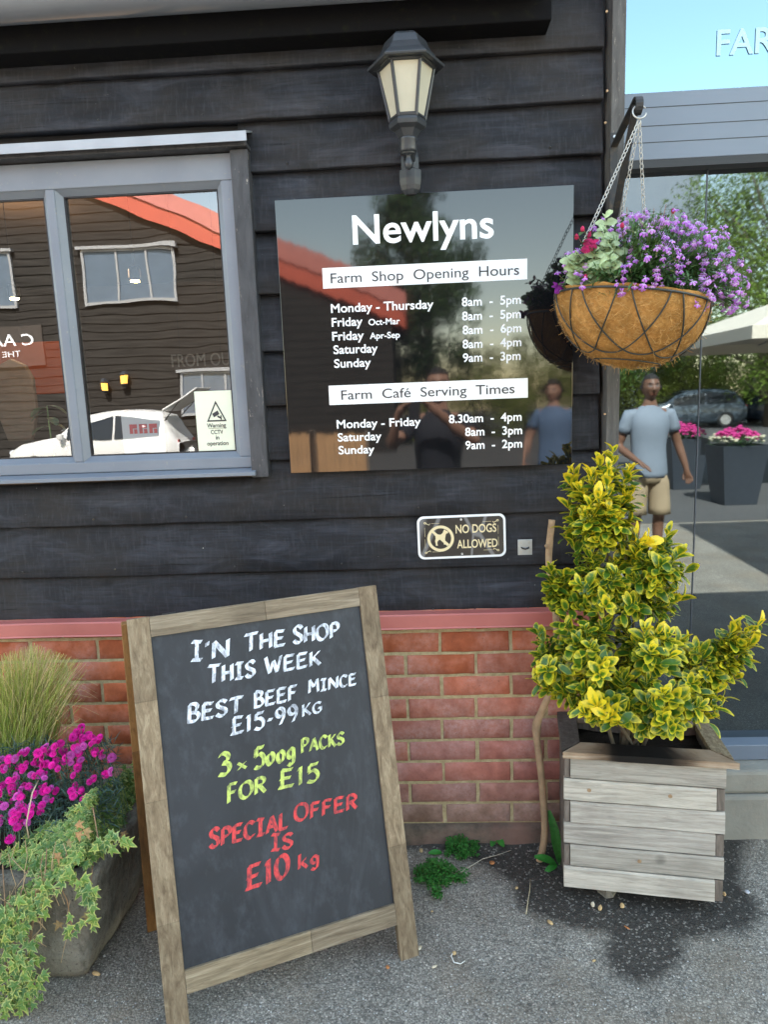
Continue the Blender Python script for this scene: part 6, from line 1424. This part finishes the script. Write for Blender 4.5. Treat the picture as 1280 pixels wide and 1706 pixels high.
# tall planters with pink and white flowers ------------------------------
def tallplanter(label, x, y, flowers, seed):
    random.seed(seed); t = thing('tall_planter', (x, y, 0), label, 'planter', 'tall grey planters across the path'); b = MB(); h_ = .76
    R0, R1 = .20, .285
    vs = [(x+sx*r_, y+sy*r_, z_) for (r_, z_) in ((R0, 0), (R1, h_), (R1-.03, h_), (R1-.035, h_-.06)) for sx, sy in ((-1, -1), (1, -1), (1, 1), (-1, 1))]
    b.add(vs, [(r*4+k, r*4+(k+1) % 4, r*4+4+(k+1) % 4, r*4+4+k) for r in range(3) for k in range(4)]+[(0, 1, 2, 3)[::-1], (12, 13, 14, 15)]); b.build('pot', simple('grey_planter_glaze', (.035, .042, .052), .35, .2, 2), t)
    fo, fl = MB(), MB()
    for i in range(500):
        r_, a = .3*random.random()**.5, rnd(0, 6.28); leafmesh(fo, V(x+r_*cos(a), y+r_*sin(a), h_+rnd(0, .1)), (cos(a), sin(a), rnd(.1, 1)), (0, 0, 1), rnd(.05, .09), .02, (.06, .14, .04), .1, .3, 'lance', 2)
    for i in range(240):
        r_, a = .31*random.random()**.5, rnd(0, 6.28); c_ = (.62, .58, .42) if (r_ > .25 and flowers) else (.62, .05, .26); c = V(x+r_*cos(a), y+r_*sin(a), h_+.05+.16*(1-r_/.32)+rnd(-.02, .05)); fl.lathe([(.004, -.012), (.026, 0), (.02, .012), (.002, .016)], c, 6, c_)
    fo.build('foliage', M['leaf'], t); fl.build('flowers', M['petal'], t)
tallplanter('tapered grey planter of pink and cream flowers in sun, mirrored at the right edge', 4.12, -6.55, True, 91)
tallplanter('darker tapered planter of magenta flowers further back, mirrored left of its twin', 4.05, -8.1, False, 92)

# cars -----------------------------------------------------------------
tyre = simple('tyre_rubber', (.015, .015, .016), .7); rimm = simple('alloy_rim', (.5, .5, .52), .35, .1, 4, .05, .7); cgl = simple('car_glass', (.02, .025, .03), .05, .1); headl = simple('headlight_lens', (.7, .72, .75), .1); tail = simple('tail_lens', (.4, .02, .02), .2)
def car(name, label, x, y, rot, paint, L=3.9, H=1.47, open_tail=False, group=None):
    """nose towards -x before turning"""
    t = thing(name, (x, y, 0), label, 'car', group); b = MB(); W_ = .80
    st = [(-.5, .30, .56, .60, .58, .50), (-.47, .20, .66, .72, .72, .62), (-.40, .18, .74, .84, .79, .66), (-.28, .17, .80, .90, W_, .68), (-.20, .17, .83, .95, W_, .68), (-.10, .17, .86, 1.28, W_, .60), (.0, .17, .87, 1.44, W_, .60), (.15, .17, .88, 1.47, W_, .60), (.30, .17, .89, 1.45, W_, .59), (.40, .18, .90, 1.36, .79, .57), (.455, .22, .88, 1.02, .76, .60), (.485, .28, .80, .86, .70, .58), (.5, .34, .70, .74, .62, .52)]
    rows = []
    for (f, zl_, zb_, zt_c, wb_, wt_) in st:
        zt_c *= H/1.47; X = f*L
        half = [(0, zl_), (wb_*.8, zl_), (wb_*.97, zl_+.10), (wb_, lerp(zl_, zb_, .6)), (wb_*.965, zb_), (lerp(wb_*.965, wt_, .5), lerp(zb_, zt_c, .5)), (wt_, lerp(zb_, zt_c, .9)), (wt_*.8, zt_c), (0, zt_c+.015)]
        rows.append([(X, yy, zz_) for yy, zz_ in half]+[(X, -yy, zz_) for yy, zz_ in half[-2:0:-1]])
    n = len(rows[0]); b.add([p for r in rows for p in r], [(i*n+k, i*n+(k+1) % n, (i+1)*n+(k+1) % n, (i+1)*n+k) for i in range(len(rows)-1) for k in range(n)]+[tuple(range(n)), tuple((len(rows)-1)*n+k for k in range(n))[::-1]])
    b.v = [(x+p[0], y+p[1], p[2]) for p in b.v]
    o = b.build('body', paint, t, True)
    g_ = MB()
    def side(i, j, a0, a1, s_):
        P = []
        for (ii, fr) in ((i, a0), (j, a1)):
            r0, r1 = rows[ii], rows[min(ii+1, len(rows)-1)]
            for k in (4, 6):
                kk = k if s_ > 0 else n-k; p = Vector(r0[kk]).lerp(Vector(r1[kk]), fr); P.append(p)
        lo0, hi0, lo1, hi1 = P; q = [lo0.lerp(hi0, .08), lo1.lerp(hi1, .08), lo1.lerp(hi1, .90), lo0.lerp(hi0, .90)]; g_.add([(x+p.x, y+p.y+s_*.035, p.z) for p in q], [(0, 1, 2, 3)])
    for s_ in (1, -1): side(4, 6, .75, .9, s_); side(7, 8, .0, .95, s_)
    g_.build('side_window', cgl, t); g_ = MB(); r0, r1 = rows[4], rows[6]
    for (ra, rb, up_) in ((rows[4], rows[6], .02), (rows[9], rows[10], .015)):
        if open_tail and ra is rows[9]: continue
        q = [Vector(ra[6]).lerp(Vector(ra[4]), .0), Vector(ra[-6]), Vector(rb[-6]), Vector(rb[6])]; q = [p*1.0 for p in q]; dx = -.03 if ra is rows[4] else .03
        a0, a1, b1, b0 = [Vector(ra[7]), Vector(ra[n-7]), Vector(rb[n-7]), Vector(rb[7])]
        q = [a0.lerp(b0, .12), a1.lerp(b1, .12), a1.lerp(b1, .94), a0.lerp(b0, .94)]; mid = Vector(rows[5][8]) if ra is rows[4] else None
        off = V(dx*2.2, 0, .07) if ra is rows[4] else V(.03, 0, .03)
        g_.add([(x+p.x+off.x, y+p.y, p.z+off.z) for p in q], [(0, 1, 2, 3)])
    g_.build('windscreen', cgl, t)
    for fx in (-.31, .31):
        for s_ in (1, -1):
            wb = MB(); c = V(x+fx*L, y+s_*(W_-.09), .30); wb.tube([c-V(0, .1, 0), c-V(0, .08, 0), c+V(0, .08, 0), c+V(0, .1, 0)], [.26, .30, .30, .26], 24); wl = wb.build('wheel', tyre, t)
            rb_ = MB(); rb_.tube([c+V(0, s_*.09, 0), c+V(0, s_*.105, 0)], [.20, .18], 18); rb_.build('rim', rimm, wl)
    for s_ in (1, -1):
        hb_ = MB(); hb_.lathe([(.02, -.07), (.08, -.04), (.09, 0), (.08, .04), (.02, .07)], V(x-.475*L, y+s_*.54, .66), 12); hb_.build('headlight', headl, t)
        hb_ = MB(); hb_.box(x+.478*L, x+.497*L, y+s_*.50-.07, y+s_*.50+.07, .60, .82); hb_.build('tail_light', tail, t)
        hb_ = MB(); hb_.lathe([(.02, -.07), (.07, -.05), (.075, .05), (.02, .07)], V(x-.15*L, y+s_*(W_+.08), .95), 10); hb_.build('wing_mirror', paint, t)
    b = MB()
    if open_tail:
        hx_, hz_ = x+.40*L, H-.03; d = V(.80, 0, .42); nn_ = V(-.42, 0, .8)
        for (w0, w1, f0, f1) in ((-.6, .6, 0, 1),): b.obox(V(hx_, y, hz_)+d*.52, d*.5, V(0, .58, 0), nn_*.02)
        tg = b.build('tailgate', paint, t, bevel=.02); b = MB(); b.obox(V(hx_, y, hz_)+d*.36+nn_*.024, d*.26, V(0, .48, 0), nn_*.004); b.build('rear_screen', cgl, tg)
        b = MB(); b.tube([V(hx_-.1, y+.5, H-.35), V(hx_, y+.5, hz_)+d*.55], .012, 6); b.tube([V(hx_-.1, y-.5, H-.35), V(hx_, y-.5, hz_)+d*.55], .012, 6); b.build('gas_strut', M['iron'], t)
    t.rotation_euler.z = rot
    return t
def paint(name, c): return simple(name, c, .25, .04, 2, .0)
car('white_hatchback', 'small white hatchback with raised tailgate, mirrored low in the shop window', -6.75, -12.6, 0, paint('white_paint', (.62, .61, .58)), 3.7, 1.47, True)
cg = 'cars parked in front of the hedge'
car('parked_car', 'silver blue parked car mirrored nearest the man in the entrance glass', 10.6, -25.0, radians(8), paint('silver_blue_paint', (.07, .09, .11)), 4.2, 1.45, group=cg)
car('parked_car', 'dark blue parked car mirrored at the right edge of the entrance glass', 15.2, -25.6, radians(184), paint('dark_blue_paint', (.012, .02, .035)), 4.2, 1.45, group=cg)

# people ---------------------------------------------------------------
def skin_mat(name): return vcol(name, .5, .12, 8, .05, .35)
skin1 = skin_mat('dark_brown_skin'); skin2 = skin_mat('light_brown_skin'); hairm = simple('short_dark_hair', (.012, .010, .009), .8, .2, 40, .5)
def loft(mb, rings, n=28, wr=.0, seed=0.0, col=(1, 1, 1), T=lambda p: p):
    """rings: (centre, half width, half depth); wr = depth of the creases"""
    vs = []
    for j, (c, rx, ry) in enumerate(rings):
        for i in range(n):
            a = 2*pi*i/n; p = Vector((c[0]+rx*cos(a), c[1]+ry*sin(a), c[2])); q = wr*(noise.noise((p.x*9+seed, p.y*9, p.z*14+p.x*8))+.6*noise.noise((p.x*22+seed, p.y*22, p.z*30-p.x*20)))
            vs.append(T(p+Vector((cos(a), sin(a), 0))*q))
    m_ = len(rings); mb.add(vs, [(j*n+i, j*n+(i+1) % n, (j+1)*n+(i+1) % n, (j+1)*n+i) for j in range(m_-1) for i in range(n)]+[tuple(range(n))[::-1], tuple((m_-1)*n+i for i in range(n))], col)
def head_geo(tone):
    """a face looking along +y, centred on the skull, about 0.235 m tall; returns verts, faces, colours"""
    nu, nv = 40, 34; vs, cl = [], []
    g_ = lambda x, z, cx, cz, sx, sz: math.exp(-((x-cx)/sx)**2-((z-cz)/sz)**2)
    for j in range(nv+1):
        ph = -pi/2+pi*j/nv
        for i in range(nu):
            th = 2*pi*i/nu; x, y, z = cos(ph)*cos(th), cos(ph)*sin(th), sin(ph)
            jaw = 1-.30*max(0, -z-.05)**1.1; X, Y, Z = .076*x*jaw, .094*y*(1-.10*max(0, -z)), .118*z
            if y > 0:
                f = y**.5; d = .022*g_(X, Z, 0, -.018, .011, .020)+.012*g_(X, Z, 0, .006, .009, .026)+.009*g_(X, Z, 0, -.022, .020, .009)     # nose, bridge, nostrils
                d += .008*g_(X, Z, 0, -.058, .026, .007)+.008*g_(X, Z, 0, -.071, .023, .007)+.010*g_(X, Z, 0, -.100, .028, .014)            # lips, chin
                d += .006*(g_(X, Z, .030, .036, .024, .009)+g_(X, Z, -.030, .036, .024, .009)) - .010*(g_(X, Z, .031, .014, .017, .012)+g_(X, Z, -.031, .014, .017, .012))
                d += .005*(g_(X, Z, .045, -.018, .02, .02)+g_(X, Z, -.045, -.018, .02, .02)); Y += d*f
            ear = .020*(g_(Y, Z, -.002, -.004, .013, .028)) if abs(x) > .5 else 0; X += ear*(1 if x > 0 else -1)
            k = 1.0; c = tuple(tone)
            if y > .25:
                lip = g_(X, Z, 0, -.064, .026, .010); c = (lerp(c[0], c[0]*.85+.04, min(1, lip)), lerp(c[1], c[1]*.55, min(1, lip)), lerp(c[2], c[2]*.6, min(1, lip)))
                br = max(g_(X, Z, .031, .034, .020, .0055), g_(X, Z, -.031, .034, .020, .0055)); c = tuple(lerp(q, .012, min(1, br*1.1)) for q in c)
                ey = max(g_(X, Z, .031, .014, .013, .0055), g_(X, Z, -.031, .014, .013, .0055)); ir = max(g_(X, Z, .031, .014, .006, .007), g_(X, Z, -.031, .014, .006, .007))
                c = tuple(lerp(q, .42, min(1, ey)) for q in c); c = tuple(lerp(q, .01, min(1, ir*1.3)) for q in c)
            vs.append(Vector((X, Y, Z))); cl.append(c)
    return vs, [(j*nu+i, j*nu+(i+1) % nu, (j+1)*nu+(i+1) % nu, (j+1)*nu+i) for j in range(nv) for i in range(nu)], cl
def skin_bake(pts, edges, rad, root=0, sub=2):
    """grow a smooth surface round a skeleton and hand back its verts and faces"""
    me = bpy.data.meshes.new('skeleton'); me.from_pydata([tuple(q) for q in pts], edges, [])
    o = bpy.data.objects.new('skeleton', me); COL.objects.link(o); md = o.modifiers.new('skin', 'SKIN'); md.branch_smoothing = .4
    for i, r_ in enumerate(rad): me.skin_vertices[0].data[i].radius = r_ if isinstance(r_, tuple) else (r_, r_); me.skin_vertices[0].data[i].use_root = (i == root)
    s_ = o.modifiers.new('sub', 'SUBSURF'); s_.levels = sub; s_.render_levels = sub
    dg = bpy.context.evaluated_depsgraph_get(); dg.update(); ev = o.evaluated_get(dg); m2 = ev.to_mesh()
    vs = [v.co.copy() for v in m2.vertices]; fs = [tuple(p.vertices) for p in m2.polygons]; ev.to_mesh_clear(); bpy.data.objects.remove(o); bpy.data.meshes.remove(me)
    return vs, fs
def person(label, x, y, hgt, skin, tone, shirt, lower, arms, short=True, sleeve=.55, seed=1, turn=0.0, long_hair=False):
    """faces +y (towards the shop) before turning; arms: {side: (elbow, wrist, palm direction, finger curl)} in metres for a 1.75 m body"""
    k = hgt/1.75; t = thing('person', (x, y, 0), label, 'person'); o = Vector((x, y, 0)); Rm = Matrix.Rotation(turn, 3, 'Z')
    T = lambda p: o+Rm @ (Vector(p)*k); P = lambda a, b_, c: T((a, b_, c))
    pts, edg, rad = [], [], []
    def add(p, r_, par=None):
        pts.append(p); rad.append(tuple(q*k for q in r_) if isinstance(r_, tuple) else r_*k)
        if par is not None: edg.append((par, len(pts)-1))
        return len(pts)-1
    pel = add(P(0, 0, .95), (.140, .10)); bel = add(P(0, .0, 1.10), (.13, .092), pel); che = add(P(0, 0, 1.30), (.15, .10), bel); clv = add(P(0, -.01, 1.42), (.095, .07), che); nk = add(P(0, 0, 1.50), .054, clv); add(P(0, .012, 1.58), .052, nk)
    for s_ in (1, -1):
        sh_ = add(P(.170*s_, -.005, 1.405), .056, clv); el, wr, pd, cu = arms[s_]; e = add(P(*el), .041, sh_); add_m = add(P(*[lerp(a, b_, .3) for a, b_ in zip(el, wr)]), .041, e); w_ = add(P(*wr), .028, add_m)
        pdv = Vector(pd).normalized(); pm = Vector(wr)+pdv*.055; palm = add(P(*pm), (.036, .020), w_)
        sd = Vector(cu).normalized(); cd_ = pdv.cross(sd)
        for j, (off_, L_) in enumerate(((-.027, .070), (-.009, .080), (.009, .076), (.026, .060))):
            b0 = pm+pdv*.030+cd_*off_; f1 = b0+pdv*L_*.45+sd*L_*.12; f2 = f1+pdv*L_*.25+sd*L_*.32
            i0 = add(P(*b0), .0105, palm); i1 = add(P(*f1), .0092, i0); add(P(*f2), .0075, i1)
        th0 = pm-pdv*.015-cd_*.036*s_; i0 = add(P(*(Vector(th0))), .0115, palm); i1 = add(P(*(th0+pdv*.035-cd_*.012*s_+sd*.012)), .0095, i0); add(P(*(th0+pdv*.058-cd_*.008*s_+sd*.02)), .008, i1)
        hp_ = add(P(.095*s_, 0, .88), (.09, .09), pel); kn = add(P(.105*s_, .015, .50), .055, hp_); cf = add(P(.107*s_, -.018, .36), .055, kn); an = add(P(.11*s_, -.01, .09), .036, cf); hl = add(P(.112*s_, .03, .045), (.04, .035), an); add(P(.118*s_, .16, .03), (.042, .026), hl)
    bb = MB(); vs, fs = skin_bake(pts, edg, rad); bb.add(vs, fs, tone)
    vs, fs, cl = head_geo(tone); bb.add([T(v+V(0, .022, 1.645)) for v in vs], fs, cl); bb.build('body', skin, t, True)
    hb_ = MB(); vs, fs, _c = head_geo(tone); keep = {}
    for i, v in enumerate(vs):
        front = v.y > .03; lim = .066 if front else (-.02 if v.y > -.02 else (-.06 if not long_hair else -.11))
        if v.z > lim: keep[i] = len(hb_.v); n_ = v.normalized(); hb_.v.append(tuple(T(v+n_*(.006+.003*noise.noise(v*60)+(.02 if long_hair else 0))+V(0, .022-.004, 1.645)))); hb_.c.append((1, 1, 1))
    for f in fs:
        if all(i in keep for i in f): hb_.f.append(tuple(keep[i] for i in f)); hb_.m.append(0)
    hb_.build('hair', hairm, t, True)
    sb = MB(); sd_ = seed*7.3
    loft(sb, [((0, 0, .83), .172, .128), ((0, 0, .87), .176, .130), ((0, 0, .96), .168, .124), ((0, 0, 1.04), .158, .116), ((0, 0, 1.12), .156, .114), ((0, 0, 1.20), .164, .118), ((0, .004, 1.28), .176, .124), ((0, .002, 1.35), .186, .118), ((0, -.004, 1.41), .180, .098), ((0, -.008, 1.445), .135, .082), ((0, -.004, 1.47), .085, .070), ((0, 0, 1.485), .062, .062)], 36, .009, sd_, T=T)
    for s_ in (1, -1):
        el = Vector(arms[s_][0]); s0 = Vector((.105*s_, -.004, 1.41)); s1 = Vector((.178*s_, -.004, 1.395)); P_ = [s0, s1]+[s1.lerp(el, f) for f in (sleeve*.35, sleeve*.7, sleeve)]
        b0 = len(sb.v); sb.tube([T(p) for p in P_], [.050*k, .066*k, .063*k, .061*k, .063*k], 18)
        for i in range(b0, len(sb.v)):
            p = Vector(sb.v[i]); q = noise.noise(p*16); sb.v[i] = tuple(p+V(.007, .007, .004)*q)
    sb.build('shirt', shirt, t, True)
    sb = MB(); loft(sb, [((0, 0, .78), .155, .122), ((0, 0, .84), .168, .126), ((0, 0, .92), .160, .118), ((0, 0, 1.0), .140, .10)], 36, .004, sd_, T=T)
    for s_ in (1, -1):
        zs_ = [.86, .78, .70, .62, .55, .485] if short else [.86, .72, .58, .50, .40, .26, .10, .06]
        rr = [.088, .100, .098, .096, .098, .100] if short else [.088, .098, .084, .076, .074, .068, .066, .070]
        loft(sb, [((lerp(.072, .108, min(1, (.88-z_)/.3))*s_, .008-(.02 if z_ < .45 else 0), z_), r_, r_*1.02) for z_, r_ in zip(zs_, rr)], 24, .008, sd_+s_*3, T=T)
    sb.build('shorts' if short else 'trousers', lower, t, True)
    for s_ in (1, -1):
        sb = MB(); q = P(.115*s_, .07, .03); d = Rm @ V(.03*s_, .145, 0); sb.obox(q+V(0, 0, .004), d.normalized()*.14*k, d.normalized().cross(V(0, 0, 1))*.046*k, V(0, 0, .034*k)); sb.build('shoe', M['black_vinyl'], t, bevel=.02, seg=3)
    return t
grey_tee = simple('grey_blue_shirt', (.19, .225, .27), .8, .12, 5, .3); khaki = simple('khaki_cloth', (.33, .25, .155), .8, .15, 6, .4); navy = simple('navy_shirt', (.012, .014, .022), .8, .2, 6, .3); jean = simple('blue_denim', (.06, .11, .2), .8, .2, 10, .3)
person('man in a grey blue t-shirt and khaki shorts, mirrored in the entrance glass', 1.98, -3.5, 1.60, skin1, (.16, .08, .05), grey_tee, khaki, {1: ((.27, -.02, 1.13), (.33, .05, .90), (.25, .15, -1), (-.4, .5, 0)), -1: ((-.27, -.03, 1.12), (-.16, .16, 1.00), (.6, .5, -.4), (.2, .2, -1))}, seed=1)
ph = person('photographer in a dark t-shirt holding up a phone, mirrored in the glossy sign', .17, -2.50, 1.66, skin2, (.36, .20, .14), navy, simple('dark_trousers', (.02, .02, .024), .8), {1: ((.24, .18, 1.26), (-.05, .33, 1.50), (-.5, .2, .35), (-.6, .3, 0)), -1: ((-.33, .16, 1.26), (-.27, .33, 1.49), (.5, .2, .35), (.6, .3, 0))}, short=False, seed=2)
b = MB(); b.obox(CAM_LOC+V(.012, -.016, -.05), (.0375, 0, 0), (0, .0035, 0), (0, 0, .078)); phn = b.build('smartphone', M['black_vinyl'], None, bevel=.003, root=CAM_LOC+V(.012, -.016, -.13)); tag(phn, 'black smartphone held up in both hands by the photographer', 'phone')
person('person in blue jeans walking past, mirrored at the lower right of the sign', 1.42, -5.0, 1.6, skin2, (.36, .20, .14), simple('blue_top', (.09, .15, .26), .8), jean, {1: ((.27, -.05, 1.13), (.29, .04, .88), (.1, .1, -1), (-.4, .5, 0)), -1: ((-.27, .0, 1.13), (-.29, .1, .89), (-.1, .1, -1), (.4, .5, 0))}, short=False, seed=3, turn=.4, long_hair=True)
